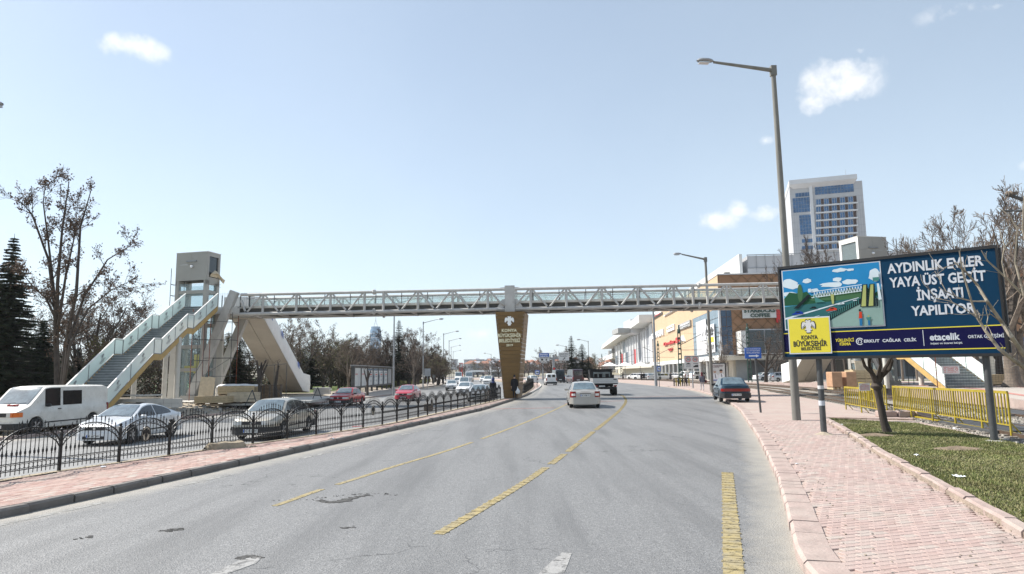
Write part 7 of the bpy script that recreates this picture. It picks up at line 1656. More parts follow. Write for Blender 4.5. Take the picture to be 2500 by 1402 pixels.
# ================================================================= STREET LAMPS
def lamp(label, base, h, arm, r0=.15, r1=.10, mt='concrete_pole', rise=.35, group=None, head=1.0, tilt=(0, 0)):
    "arm: Vector in plan towards the lamp head"
    t = thing('street_lamp', label, 'street lamp', base, 0, group); arm = Vector((arm[0], arm[1], 0)); d = arm.normalized(); tp = Vector((tilt[0], tilt[1], h))
    MB().tube((0, 0, 0), tp, r0, r1, n=14).obj('pole', M[mt], t, smooth=True)
    m = MB(); m.beam(tp-Vector((0, 0, .35)), tp+Vector((0, 0, .05)), r1*2.4, r1*2.4); m.obj('pole_cap', M[mt], t)
    a = tp+d*.05-Vector((0, 0, .12)); b = tp+arm+Vector((0, 0, rise)); MB().tube(a, b, r1*.9, r1*.55, n=10).obj('arm', M[mt], t, smooth=True)
    hd = MB(); k = .19*head; sec = [(0, .25), (.15, .7), (.4, 1), (.8, 1), (1.05, .75), (1.18, .25)]; side = Vector((-d.y, d.x, 0)); rows = []
    for s, w2 in sec: c = b+d*(s*head*.72)+Vector((0, 0, .03)); rows.append([c+side*(k*w2*math.cos(u))+Vector((0, 0, (k*.75*w2 if math.sin(u) > 0 else k*.35*w2)*math.sin(u))) for u in [2*PI*i/10 for i in range(11)]])
    hd.grid(rows); hd.obj('lamp_head', M['galv'], t, smooth=True)
    g = MB(); c = b+d*(.5*head); g.box(c+Vector((0, 0, -.06*head)), (.5*head, .24*head, .05), math.atan2(d.y, d.x)); g.obj('lamp_glass', M['lamp_clear'], t)
    return t
b1 = G(1945, 1026, .13); tp = AT(1887, 165, b1.y); he = AT(1742, 152, b1.y-.3)
lamp('tall concrete street lamp standing on the pavement behind the billboard', b1, tp.z-.13, (he.x-tp.x, he.y-tp.y), .155, .088, rise=he.z-tp.z, head=.8, tilt=(tp.x-b1.x, 0))
b2 = G(1739, 958, .13); tp = AT(1722, 630, b2.y); he = AT(1664, 621, b2.y)
lamp('concrete street lamp beside the lit poster stand, crossing the footbridge', b2, tp.z-.13, (he.x-tp.x, 0), .15, .10, rise=he.z-tp.z, tilt=(tp.x-b2.x, 0), head=.85)
b3 = G(1602, 943, .13); lamp('dark grey street lamp left of the orange wall, its head behind the footbridge', b3, 10, (-2.4, -.4), .19, .12, 'galv')
lamps = 'street lamps along the left pavement'
for px, Y, lb in ((961, 72, 'nearest street lamp beside the end of the advert row'), (1033, 100, 'second street lamp along the left pavement, arm touching the footbridge'), (1083, 132, 'third street lamp along the left pavement'), (1096.5, 162, 'fourth street lamp along the left pavement'), (1101.5, 205, 'fifth street lamp of the left row, against the sky'), (1106.5, 250, 'farthest street lamp of the left row')):
    x = AT(px, 905, Y).x; lamp(lb, (x, Y, zl(Y)+.12), 10, (2.2, 0), .11, .065, 'galv', group=lamps, rise=.4)
lamp('street lamp outside the left edge with only its head in view', (-20.75, 23.0, .1), 11.3, (1.9, -.2), .15, .09, head=.8)
for px, py, D_, s, lb in ((1199, 865, 260, -1, 'distant lamp just left of the pier'), (1228, 861, 210, 1, 'distant twin arm lamp behind the pier'), (1436, 833, 170, -1, 'street lamp among the conifers beyond the road'), (1383, 846, 185, -1, 'street lamp behind the left conifer')):
    tpp = AT(px, py, D_); lamp(lb, (tpp.x, D_, 0), tpp.z, (s*1.9, 0), .12, .07, 'galv', head=1.3)
# ================================================================= SIGNS
def board_sign(name, label, px0, py0, px1, py1, D_, mt, base_px, parts, cat='sign', frame='galv', pole_r=.04, rz=0, zb=.13):
    a, b = AT(px0, py1, D_), AT(px1, py0, D_); w2, h = b.x-a.x, b.z-a.z; pb = AT(base_px, 900, D_+.06)
    t = thing(name, label, cat, (pb.x, D_+.06, zb)); dx = (a.x+b.x)/2-pb.x; z0 = a.z-zb
    MB().tube((0, 0, 0), (dx*.55, 0, z0+h*.9), pole_r, n=10).obj('pole', M[frame], t, smooth=True)
    MB().rbox((dx, -.08, z0+h/2), (w2, .04, h), .012).obj('board', M[mt], t)
    P = lambda u, v, d=.103: Vector((dx-w2/2+u*w2, -d, z0+v*h))
    for kind_, mt2, arg in parts:
        e = MB()
        if kind_ == 'text': s, u0, u1, v0, v1 = arg; put_text(e, s, u0, u1, v0, v1, lambda x, y: P(x, y, .108), .02)
        elif kind_ == 'rect': u0, v0, u1, v1 = arg; e.ext([P(u0, v0), P(u1, v0), P(u1, v1), P(u0, v1)], (0, -.004, 0))
        elif kind_ == 'poly': e.ext([P(u, v) for u, v in arg], (0, -.007, 0))
        elif kind_ == 'ring': u, v, r, th = arg; c = P(u, v, .106); e.ring(c, r, th, (0, 1, 0), 20, 4)
        e.obj({'text': 'lettering', 'rect': 'printed_panel', 'poly': 'symbol', 'ring': 'red_ring'}[kind_], M[mt2], t)
    return t
pol = lambda L_: ('poly', 'black_plain', L_)
board_sign('speed_sign', 'white speed limit sign with red ringed 70 and 50 on the pavement', 1671, 868, 1706, 901, 71, 'sign_white', 1690, [
    ('text', 'black_plain', ('Yerleşim Merkezi', .04, .96, .90, .97)), ('ring', 'sign_red', (.27, .70, .24, .035)), ('ring', 'sign_red', (.73, .70, .24, .035)), ('text', 'black_plain', ('70', .17, .37, .62, .78)), ('text', 'black_plain', ('50', .63, .83, .62, .78)),
    pol([(.12, .34), (.42, .34), (.42, .38), (.36, .40), (.32, .44), (.22, .44), (.17, .39), (.12, .38)]), pol([(.60, .36), (.90, .36), (.90, .40), (.60, .40)]), pol([(.60, .12), (.92, .12), (.92, .28), (.72, .28), (.68, .22), (.60, .2)]), ('text', 'black_plain', ('Otomobil', .12, .42, .24, .29)), ('text', 'black_plain', ('Minibüs', .12, .42, .14, .19))], pole_r=.07)
board_sign('pedestrian_sign', 'blue sign with a white arrow on a leaning dark pole beside the parked car', 1819, 849, 1857, 876, 29.5, 'sign_blue', 1851, [
    ('text', 'print_white', ('LÜTFEN GÜVENLİĞİNİZ İÇİN', .05, .95, .84, .92)), ('text', 'print_white', ('YAYA ÜST GEÇİTLERİNİ', .08, .92, .67, .76)), ('text', 'print_white', ('KULLANINIZ', .10, .90, .48, .58)),
    ('poly', 'print_white', [(.22, .19), (.66, .19), (.66, .11), (.86, .245), (.66, .38), (.66, .30), (.22, .30)])], frame='steel_dark', pole_r=.045)
for (a, b, c, d, D_, bpx, lb) in ((1306, 904, 1317, 915, 84, 1310.5, 'small blue camera sign at the end of the median fence'), (1604, 895, 1613, 907, 78, 1608, 'small blue camera sign beside the dark grey street lamp')):
    board_sign('camera_sign', lb, a, b, c, d, D_, 'sign_blue', bpx, [('rect', 'print_white', (.16, .2, .84, .84)), pol([(.28, .42), (.66, .36), (.70, .62), (.30, .66)]), pol([(.66, .42), (.80, .34), (.82, .58), (.68, .55)])], frame='steel_dark')
# overhead direction signs
t = thing('overhead_sign', 'overhead T pole with two white direction boards over the road', 'road sign', (AT(1352, 900, 140).x, 140, 0)); zq = lambda py: AT(1352, py, 140).z; ux = lambda px: AT(px, 870, 140).x-t.location.x
MB().tube((0, 0, 0), (0, 0, zq(866)), .28, .24, n=8).obj('mast', M['galv'], t, smooth=True); MB().beam((ux(1336), 0, zq(875)), (ux(1368), 0, zq(875)), .35, .35).obj('cross_arm', M['galv'], t); MB().beam((ux(1341), 0, zq(863)), (ux(1352), 0, zq(863)), .12, .12).obj('upper_arm', M['galv'], t)
for (p0, p1, y0, y1, L_) in ((1315.5, 1341, 861.5, 882, 1), (1363.5, 1389, 861, 881, 2)):
    w2 = ux(p1)-ux(p0); h = zq(y0)-zq(y1); cx_, cz_ = (ux(p0)+ux(p1))/2, (zq(y0)+zq(y1))/2; bo = MB().rbox((cx_, -.3, cz_), (w2, .1, h), .02).obj('sign_panel', M['sign_white'], t); P = lambda u, v: Vector((cx_+(u-.5)*w2, -.37, cz_+(v-.5)*h))
    e = MB()
    if L_ == 1:
        m = MB(); m.ext([P(.04, .5), P(.96, .5), P(.96, .96), P(.04, .96)], (0, -.01, 0)); m.obj('blue_field', M['sign_blue'], bo); e2 = MB(); P2 = lambda u, v: P(u, v)+Vector((0, -.02, 0)); put_text(e2, 'Beyşehir', .12, .88, .74, .90, P2, .03); put_text(e2, 'Isparta', .14, .86, .55, .68, P2, .03); e2.obj('lettering', M['print_white'], bo)
        put_text(e, 'Şehir Merkezi', .06, .94, .36, .46, P, .02); e.ext([P(.2, .08), P(.4, .08), P(.4, .3), P(.2, .3)], (0, -.01, 0)); e.ext([P(.70, .05), P(.82, .18), P(.74, .18), P(.74, .3), P(.67, .3), P(.67, .18), P(.58, .18)], (0, -.01, 0))
    else:
        put_text(e, 'Aydınlık Evler', .06, .94, .74, .88, P, .02); put_text(e, 'Sanayiler', .12, .86, .50, .62, P, .02); e.ext([P(.38, .12), P(.44, .08), P(.56, .25), P(.60, .2), P(.64, .38), P(.48, .34), P(.52, .3)], (0, -.01, 0))
    e.obj('lettering', M['black_plain'], bo)
t = thing('height_gantry', 'low white goal post gantry behind the overhead direction signs', 'gantry', (AT(1366, 900, 165).x, 165, 0)); ux = lambda px: AT(px, 890, 165).x-t.location.x; zq = lambda py: AT(1366, py, 165).z
for px in (1325, 1406): MB().beam((ux(px), 0, 0), (ux(px), 0, zq(885)), .35, .35).obj('gantry_leg', M['galv_back'], t)
MB().beam((ux(1323), 0, zq(884.5)), (ux(1408), 0, zq(884.5)), .3, .5).obj('gantry_beam', M['sign_white'], t)
t = thing('traffic_light', 'distant traffic light showing red above a blue round sign', 'traffic light', (AT(1352.5, 900, 134).x, 134, 0)); zz = AT(1352, 904, 134).z; MB().rbox((0, -.3, zz), (.5, .3, 1.1), .04).obj('housing', M['car_trim'], t)
mm = M['lamp_red_on'] = mat('lamp_red_on', (.8, .02, .02), .4, 0, 0); MB().lathe([(0, 0), (.2, 0)], (0, -.46, zz+.3), 'y', 10).obj('red_lens', mm, t); MB().lathe([(0, 0), (.38, 0)], (0, -.4, zz-1.3), 'y', 14).obj('blue_disc', M['sign_blue'], t); MB().tube((0, 0, 0), (0, 0, zz+.5), .07, n=6).obj('pole', M['galv'], t)
# row of adverts on the left pavement
ar = thing('advert_row', 'long dark frame holding seven advert posters along the left pavement', 'advert stand'); AXY = [(AT(866, 920, 72).x, 72), (AT(957, 920, 96).x, 96)]; A_, B_ = Vector((*AXY[0], 0)), Vector((*AXY[1], 0)); ad = (B_-A_).normalized(); an = Vector((ad.y, -ad.x, 0)); Ln = (B_-A_).length; zA0, zA1 = .62, 2.75
P = lambda s, z, d=0: A_+ad*s+an*d+Vector((0, 0, z))
for z in (zA0-.1, zA1): MB().ext([P(-.3, z), P(Ln+.8, z), P(Ln+.8, z+.2), P(-.3, z+.2)], -an*.35).obj('frame_rail', M['steel_dark'], ar)
MB().ext([P(-.3, zA1+.2, .25), P(Ln+1.2, zA1+.2, .25), P(Ln+1.2, zA1+.28, .25), P(-.3, zA1+.28, .25)], -an*.7).obj('roof_strip', M['galv'], ar)
for i in range(8):
    s = i*Ln/7; MB().ext([P(s-.14, zA0-.1, .01), P(s+.10, zA0-.1, .01), P(s+.10, zA1+.1, .01), P(s-.14, zA1+.1, .01)], -an*.37).obj('frame_post', M['steel_dark'], ar)
    MB().box(P(s, .1, -.17), (.22, .16, 1.1)).obj('leg', M['steel_dark'], ar)
    if i < 7:
        pa = MB().ext([P(s+.22, zA0+.12, -.05), P(s+Ln/7-.24, zA0+.12, -.05), P(s+Ln/7-.24, zA1-.04, -.05), P(s+.22, zA1-.04, -.05)], -an*.05).obj('poster', M['sign_white' if i < 6 else 'galv_back'], ar); w3 = Ln/7-.46; Z = lambda u, v: P(s+.22+u*w3, lerp(zA0+.12, zA1-.04, v), -.035)
        if i < 2: e = MB(); e.ext([Z(.55, .05), Z(.85, .05), Z(.9, .95), Z(.7, .8)], an*.004); e.obj('poster_print', M['print_grey'], pa); e = MB(); put_text(e, 'KONYA', .1, .5, .62, .70, Z, .03); e.obj('poster_text', M['sign_red'], pa)
        elif i < 6:
            e = MB(); e.ext([Z(.05, .88), Z(.95, .88), Z(.95, .98), Z(.05, .98)], an*.004); e.ext([Z(.05, .0), Z(.2, .0), Z(.26, .5), Z(.18, .8), Z(.05, .5)], an*.004); e.obj('poster_print', M['far_glass'], pa); e = MB()
            for v in (.72, .48): e.ext([Z(.45, v), Z(.85, v), Z(.85, v+.07), Z(.45, v+.07)], an*.004)
            e.ring(Z(.65, .25), .12, .02, an, 8, 3); e.obj('poster_print', M['far_grey'], pa); e = MB(); e.ext([Z(.45, .6), Z(.85, .6), Z(.85, .66), Z(.45, .66)], an*.004); e.obj('poster_print', M['sign_red'], pa)
# backs of road signs on the left pavement
for px0, px1, y0, y1, D_, lb in ((1036, 1051, 900, 919, 97, 'large grey back of a road sign beside the second left street lamp'), (1056, 1063, 914, 922, 112, 'small grey back of a road sign further along'), (1078, 1083, 914, 921, 128, 'smallest grey back of a road sign at the third left lamp')):
    a, b = AT(px0, y1, D_), AT(px1, y0, D_); t = thing('road_sign', lb, 'road sign', ((a.x+b.x)/2, D_, zl(D_)+.1)); z0 = -t.location.z
    MB().box((0, 0, (a.z+b.z)/2+z0), (b.x-a.x, .05, b.z-a.z)).obj('sign_back', M['galv_back'], t); MB().tube((.0, .05, 0), (0, .05, b.z+z0), .05, n=6).obj('pole', M['galv'], t)
# lit poster stand on the right pavement
b = G(1755, 953, .13); t = thing('poster_stand', 'black poster stand with two doctors in white coats on its poster', 'advert stand', (b.x, b.y, .13)); w2 = (1776-1736)/FOC*b.y; h = (954-888)/FOC*b.y
MB().rbox((0, .1, h/2), (w2, .2, h), .03).obj('case', M['black_plain'], t); po = MB().box((0, -.003, h*.61), (w2*.86, .01, h*.70)).obj('poster', M['sign_white'], t); Z = lambda u, v: Vector(((u-.5)*w2*.86, -.012, h*.26+v*h*.70))
e = MB(); put_text(e, 'BÜYÜK BAŞARILARIN\nADI HEKİMLERİMİZ\nİLE ANILIYOR', .08, .92, .80, .95, Z, .03); e.obj('poster_text', M['scarf_maroon'], po)
for u, c in ((.28, 'print_grey'), (.72, 'coat_black')):
    e = MB(); e.add([Z(u-.22, .18), Z(u+.22, .18), Z(u+.2, .42), Z(u+.06, .5), Z(u-.06, .5), Z(u-.2, .42)], [(0, 1, 2, 3, 4, 5)]); e.obj('doctor_coat_print', M['print_white'], po)
    e = MB(); e.ext([Z(u+.10*math.cos(k*PI/6), .60+.085*math.sin(k*PI/6)) for k in range(12)], (0, -.003, 0)); e.obj('doctor_face_print', M['skin'], po)
    e = MB(); e.ext([Z(u+.115*math.cos(k*PI/8), .625+.085*math.sin(k*PI/8)) for k in range(9)], (0, -.005, 0)); e.obj('doctor_hair_print', M[c], po)
    e = MB(); e.ext([Z(u-.01, .48), Z(u+.03, .48), Z(u+.08, .24), Z(u+.03, .24)], (0, -.003, 0)); e.obj('tie_print', M['coat_black'], po)
    e = MB(); e.ext([Z(u-.2, .13), Z(u+.2, .13), Z(u+.2, .18), Z(u-.2, .18)], (0, -.003, 0)); e.obj('poster_stripe', M['sign_blue'], po)
e = MB(); put_text(e, 'ÜNAL', -.15, .15, h*.12, h*.145, lambda a, b: Vector((a, -.005, b)), .02); e.obj('lettering', M['print_white'], t)
# yellow and black railing by the track crossing
a, b = G(1646, 943, .13), G(1682, 943, .13); t = thing('striped_railing', 'low yellow and black railing on the pavement left of the speed sign', 'railing', (a.x, a.y, .13)); ln = (b-a).length
for z in (.5, .95): 
    for k in range(8): MB().beam((ln*k/8, 0, z), (ln*(k+1)/8, 0, z), .09, .09).obj('rail_piece', M['yellow_paint' if (k+(z > .6)) % 2 else 'black_plain'], t)
for k in range(8): MB().box((ln*k/7, 0, .47), (.12, .1, .94)).obj('upright', M['yellow_paint' if k % 2 else 'black_plain'], t)
# ================================================================= YELLOW BARRIERS
def barrier(label, A, B, h0, h1, n, feet, sgn=1, low=True, bar=.030):
    A, B = Vector(A), Vector(B); t = thing('yellow_barrier', label, 'barrier', A); d = (B-A); ln = d.length; u = d.normalized(); nn = Vector((u.y, -u.x, 0)); nn = nn if nn.y < 0 else -nn; yp = M['yellow_paint']; zf = lambda s: lerp(0, B.z-A.z, s)
    u2 = Vector((u.x, u.y, 0)); P = lambda s, z, o=0: u2*(s*ln)+nn*o+Vector((0, 0, zf(s)+z)); H = lambda s: lerp(h0, h1, s)
    m = MB(); m.beam(P(0, H(0)), P(1, H(1)), .055, .075); m.obj('top_rail', M['yellow_paint'], t)
    m = MB(); m.beam(P(0, .28), P(1, .28), .035, .035); m.obj('lower_rail', yp, t)
    for i in range(n+1): s = i/n; MB().beam(P(s, .28), P(s, H(s)), bar, bar).obj('bar', yp, t)
    for s in feet:
        MB().beam(P(s, 0), P(s, H(s)), .045, .045).obj('support_post', yp, t); MB().beam(P(s, .35), P(s, 0, .28), .03, .03).obj('stay', yp, t)
    if low: MB().beam(P(.16, .03, .12), P(1, .06, .12), .06, .05).obj('ground_rail', M['yellow_paint'], t)
    return t
barrier('long yellow barrier of many upright bars between the grass and the tram track', G(2185, 1012, .1), G(2470, 1064, .1), 1.13, 1.18, 50, (0, .2, .42, .62, .82, 1))
barrier('short yellow barrier seen edge on at the corner of the paving, with a notice', G(2066, 1000, .12), G(2098, 1014, .12)+Vector((.3, -1.0, 0)), 1.02, 1.05, 16, (0, .5, 1), low=False)
barrier('yellow barrier along the track behind the leaning tree', G(2101, 985, .1), G(2166, 1004, .1), 1.1, 1.1, 16, (0, .35, .65, 1), low=False)
c = AT(2111, 945, 24.4); t = thing('notice_board', 'white notice with red print hanging from the short yellow barrier', 'notice', (c.x, 24.4, c.z)); MB().box((0, 0, 0), (.40, .012, .27)).obj('board', M['sign_white'], t)
e = MB(); 
for k, s_ in enumerate(('DİKKAT !', 'YAYA GEÇİDİ', 'İNŞAATI NEDENİYLE', 'KULLANIMA KAPALI', 'BELEDİYESİ')): put_text(e, s_, -.10 if k in (0,) else -.17, .10 if k in (0,) else .17, .085-k*.045, .11-k*.045, lambda a, b: Vector((a, -.01, b)), .02)
e.obj('lettering', M['sign_red'], t)
# rubber crossing mats on the tracks, broken pink kerb
for y0, y1, o_ in ((19.5, 23.5, 0), (26, 29, 3.6)):
    m = MB(); m.ext([(TC(y0)+o_-1.0, y0, .09), (TC(y0)+o_+1.0, y0, .09), (TC(y1)+o_+1.0, y1, .09), (TC(y1)+o_-1.0, y1, .09)], (0, 0, .075)); m.obj('rubber_crossing', M['rubber_mat'], kind='structure')
c = G(2195, 1018, .1); m = MB(org=c); q = random.Random(7)
for k in range(3): m.rbox((c.x-.5+k*.62, c.y-.1*k, .22), (.58, .5, .24), .03)
m.obj('kerb_blocks', M['kerb_pink'], label='loose pink kerb blocks where the paving ends at the track', cat='kerb blocks')
# ================================================================= TRAM POLES AND WIRES
def tram_pole(label, x, y, h, arms, lattice=True, z=.1, arm_up=1.6):
    t = thing('tram_pole', label, 'tram pole', (x, y, z)); gm = M['green_pole']
    if lattice:
        for s in (-1, 1): MB().tube((s*.26, 0, 0), (s*.16, 0, h), .07, n=6).obj('upright', gm, t)
        for k in range(int(h/.75)): zz = .5+k*.75; MB().beam((-.24, 0, zz), (.24, 0, zz), .06, .22).obj('batten', gm, t)
    else: MB().tube((0, 0, 0), (0, 0, h), .15, .11, n=10).obj('upright', gm, t)
    for (dx, dy) in arms:
        MB().tube((0, 0, h*.70), (dx, dy, h*.70+arm_up), .045, n=6).obj('bracket_arm', M['steel_dark'], t); MB().tube((0, 0, h*.93), (dx*.96, dy, h*.70+arm_up+.05), .012, n=4).obj('stay_wire', M['steel_dark'], t)
        MB().tube((0, 0, h*.62), (dx*1.0, dy, h*.62-.05), .03, n=5).obj('steady_arm', M['steel_dark'], t)
    m = MB(); m.lathe([(0, 0), (.2, 0), (.2, .3), (.1, .5), (.1, 1.0), (0, 1.0)], (0, 0, h-.4), 'z', 8); m.obj('pole_head', gm, t)
    return t
for px, pyt, D_, arms, lb in ((1657, 804, 95, ((3.2, 0),), 'green lattice tram pole in front of the red lettering on the orange wall'), (1824, 800, 96, ((-3.6, 0),), 'green tram pole behind the blue arrow sign, its arm pointing left'), (1606, 839, 142, ((3.4, 0), (-3.2, 0)), 'lattice tram pole with two raised arms by the small blue camera sign'), (1515.5, 860, 205, ((4, 0), (-4, 0)), 'distant lattice tram pole with a V of arms before the banner facade'), (1469, 868, 240, (), 'thin dark pole below the flying roof')):
    tp = AT(px, pyt, D_); tram_pole(lb, tp.x, D_, tp.z-.1, arms, lattice=px not in (1469,))
# wires
def wire(pts, r, label):
    o = []
    for A, B in zip(pts, pts[1:]):
        A, B = Vector(A), Vector(B)
        for k in range(8): t_ = k/8; p = A.lerp(B, t_); p.z -= 4*t_*(1-t_)*(B-A).length*.006; o.append(p)
    o.append(Vector(pts[-1])); MB(org=pts[0]).path(o, r, 3).obj('overhead_wire', M['steel_dark'], label=label, cat='overhead wire')
wz = 5.9
wire([(TC(24), 24, wz+.3), (TC(60), 60, wz), (TC(95), 95, wz), (TC(142), 142, wz), (TC(205), 205, wz)], .012, 'contact wire over the nearer tram track')
wire([(TC(24)+3.7, 24, wz+.3), (TC(60)+3.7, 60, wz), (TC(95)+3.7, 95, wz), (TC(142)+3.7, 142, wz)], .012, 'contact wire over the farther tram track')
wire([(TC(60)-.5, 60, wz+1), (TC(95), 95, wz+1.1), (TC(142), 142, wz+1.1), (TC(205), 205, wz+1.1)], .012, 'messenger wire above the nearer tram track')
# the near tram arm at the top right corner
D_ = 21; a = AT(2456, 474, D_); b = AT(2560, 530, D_); c = AT(2444, 515, D_); d = AT(2580, 516, D_)
t = thing('tram_pole', 'near tram pole out of the frame at right, its dark bracket arm reaching in', 'tram pole', (b.x+1.1, D_, .1)); o_ = t.location
T = lambda: MB(org=o_)
T().tube((b.x+1.1, D_, .1), (b.x+1.1, D_, b.z+1.5), .16, .12, n=10).obj('upright', M['green_pole'], t); T().tube((b.x+1.1, D_, b.z-.1), a, .06, n=8).obj('bracket_arm', M['steel_dark'], t); T().tube((d.x, D_, d.z), c, .03, n=6).obj('steady_arm', M['steel_dark'], t)
m = T(); m.lathe([(0, 0), (.1, .03), (.06, .09), (.11, .14), (0, .2)], a, 'x', 8); m.beam(a, a+Vector((.35, 0, .02)), .1, .09); m.obj('insulator', M['bark_mid'], t)
T().path([a, AT(2408, 543, D_), AT(2470, 512, D_)], .008, 3).obj('stay_wire', M['steel_dark'], t); T().path([AT(2260, 610, D_+9), AT(2408, 545, D_+1), AT(2560, 480, D_-4)], .010, 3).obj('span_wire', M['steel_dark'], t); T().path([a+Vector((.2, 0, .08)), AT(2600, 470, D_-3)], .009, 3).obj('feed_wire', M['steel_dark'], t)
# ================================================================= TREES
def rot_about(v, k, a): return v*math.cos(a)+k.cross(v)*math.sin(a)+k*(k.dot(v)*(1-math.cos(a)))
class Tree:
    def __init__(s, seed, levels=4, ang=(28, 50), ratio=(.5, .74), wob=.16, up=.10, kids=(3, 5), leaf=0, leafsize=.05, sides=(8, 5, 4, 3, 3), minr=.006, hang=0, rmul=.55):
        s.q = random.Random(seed); s.levels = levels; s.ang = ang; s.ratio = ratio; s.wob = wob; s.up = up; s.kids = kids; s.leaf = leaf; s.ls = leafsize; s.sides = sides; s.minr = minr; s.hang = hang; s.rmul = rmul
        s.W = MB(); s.T = MB(); s.Lf = MB(); s.n = 0
    def branch(s, p, d, L_, r, lev, t0=.25, nseg=None):
        q = s.q; nseg = nseg or (7 if lev == 0 else 5 if lev < 3 else 3); pts = [p]; rs = [r]; sl = L_/nseg; d = d.normalized(); dirs = [d]
        for i in range(nseg):
            w_ = s.wob*(1 if lev else .45); d = (d+Vector((q.gauss(0, w_), q.gauss(0, w_), q.gauss(0, w_)+s.up-(s.hang*(i/nseg) if lev > 1 else 0)))).normalized(); p = p+d*sl; pts.append(p); dirs.append(d); rs.append(max(s.minr, r*(1-.78*(i+1)/nseg)))
        (s.W if lev < 3 else s.T).path(pts, rs, s.sides[min(lev, len(s.sides)-1)])
        if s.leaf and lev >= s.levels-2:
            for _ in range(s.leaf):
                a = q.random(); k = min(nseg-1, int(a*nseg)); c = pts[k].lerp(pts[k+1], a*nseg-k)+Vector((q.gauss(0, s.ls*1.6), q.gauss(0, s.ls*1.6), q.gauss(0, s.ls*1.6))); u = Vector((q.gauss(0, 1), q.gauss(0, 1), q.gauss(0, 1))).normalized(); v = u.orthogonal().normalized()*s.ls*q.uniform(.35, .7); u = u*s.ls*q.uniform(.6, 1.5)
                s.Lf.add([c-u, c+v, c+u, c-v], [(0, 1, 2, 3)], s.q.randrange(2))
        if lev+1 < s.levels:
            n = q.randint(*s.kids)
            for k in range(n):
                t = lerp(t0, 1.0, (k+q.random()*.8)/n); i = min(nseg-1, int(t*nseg)); c = pts[i].lerp(pts[i+1], t*nseg-i); dd = dirs[i+1]; ax = rot_about(dd.orthogonal().normalized(), dd, q.uniform(0, 2*PI)); nd = rot_about(dd, ax, math.radians(q.uniform(*s.ang)))
                s.branch(c, nd, L_*q.uniform(*s.ratio)*(1.08-.45*t), max(s.minr, rs[i]*s.rmul), lev+1, .15)
def mk_tree(name, label, cat, loc, T, bark, twig, leaves=None, group=None, rz=0):
    t = thing(name, label, cat, loc, rz, group); T.W.obj('trunk', bark, t, smooth=True)
    if T.T.v: T.T.obj('crown', twig, t)
    if leaves and T.Lf.v: T.Lf.obj('foliage', leaves, t)
    return t
def atp(px, Y): return AT(px, 900, Y).x
LB, LO, LR_ = [M['leaf_brown'], M['leaf_rust']], [M['leaf_olive'], M['leaf_brown']], [M['leaf_rust'], M['leaf_brown']]
# the big many-stemmed tree on the left
T = Tree(21, 5, ang=(16, 42), ratio=(.42, .66), wob=.10, up=.035, kids=(4, 6), leaf=1, leafsize=.075, rmul=.5, minr=.008)
D0 = 41.0; bx0 = atp(143, D0)
for (pts, r) in (([(143, 955), (136, 860), (134, 760), (118, 640), (78, 530), (52, 500)], .15), ([(146, 955), (138, 850), (140, 700), (152, 560), (168, 450)], .17), ([(150, 955), (160, 850), (186, 720), (196, 560), (222, 470)], .16), ([(152, 955), (166, 840), (205, 730), (262, 640), (318, 605)], .12), ([(152, 940), (170, 850), (215, 760), (270, 715), (322, 690)], .09), ([(134, 780), (112, 735), (75, 700), (48, 665)], .08), ([(142, 800), (160, 680), (180, 590), (190, 500)], .09), ([(134, 740), (118, 600), (105, 500), (110, 460)], .08)):
    P = [AT(x, y, D0+random.Random(x+y).uniform(-1.2, 1.2)*(0 if i == 0 else 1))-Vector((bx0, D0, 0)) for i, (x, y) in enumerate(pts)]
    if pts[0][1] > 900: P[0].z = 0
    rs = [r*(1-.85*i/(len(P)-1)) for i in range(len(P))]; T.W.path(P, rs, 8)
    for k in range(1, len(P)):
        for _ in range(6 if k > 1 else 1):
            a = T.q.random(); c = P[k-1].lerp(P[k], a); d = (P[k]-P[k-1]).normalized(); ax = rot_about(d.orthogonal().normalized(), d, T.q.uniform(0, 2*PI)); nd = rot_about(d, ax, math.radians(T.q.uniform(25, 55)))
            T.branch(c, nd, T.q.uniform(.6, 1.45)*(1 if k > 1 else .6), max(.014, rs[k]*.5), 2, .2)
    T.branch(P[-1], (P[-1]-P[-2]).normalized(), .35, .015, 2, .1)
mk_tree('bare_tree', 'big many stemmed tree with a few dry brown leaves behind the van', 'tree', (bx0, D0, .15), T, M['bark'], M['twig'], LB)
def conifer(seed, h, r, dens=1.0, droop=.35, mt='needle', top=.0):
    q = random.Random(seed); W = MB(); F = MB(); W.tube((0, 0, 0), (0, 0, h), .022*h, .01, 8); z = h*.10; 
    while z < h*.985:
        t = z/h; L_ = r*(1-t)**.85*q.uniform(.7, 1.1)+.08; n = max(3, int(7*dens*(1 if t < .8 else .7))); a0 = q.uniform(0, 6)
        for k in range(n):
            a = a0+2*PI*k/n+q.gauss(0, .15); l_ = L_*q.uniform(.65, 1.1); d = Vector((math.cos(a), math.sin(a), 0)); P = []
            for i in range(5): u = i/4; P.append(Vector((0, 0, z))+d*(l_*u)+Vector((0, 0, -droop*l_*u**1.4+.12*l_*u*u*2)))
            W.path(P, [.012*h*(1-t)*.5+.008]*4+[.004], 3)
            m = max(5, int(l_*9*dens))
            for j in range(m):
                u = .12+.88*(j+q.random())/m; i = min(3, int(u*4)); c = P[i].lerp(P[i+1], u*4-i); side = Vector((-d.y, d.x, 0)); w_ = (.10+.22*l_*(1-u))*q.uniform(.6, 1.2)
                for s in (-1, 1):
                    e = c+side*(s*w_)+d*(w_*.8)+Vector((0, 0, -w_*q.uniform(.1, .6))); g = Vector((0, 0, .045+.05*q.random())); F.add([c-g, c+g*.6, e+g*.1], [(0, 1, 2)], q.randrange(2)); F.add([c+d*.06, c-d*.08, e], [(0, 1, 2)], q.randrange(2))
        z += h*.021*q.uniform(.8, 1.3)/dens**.5
    return W, F
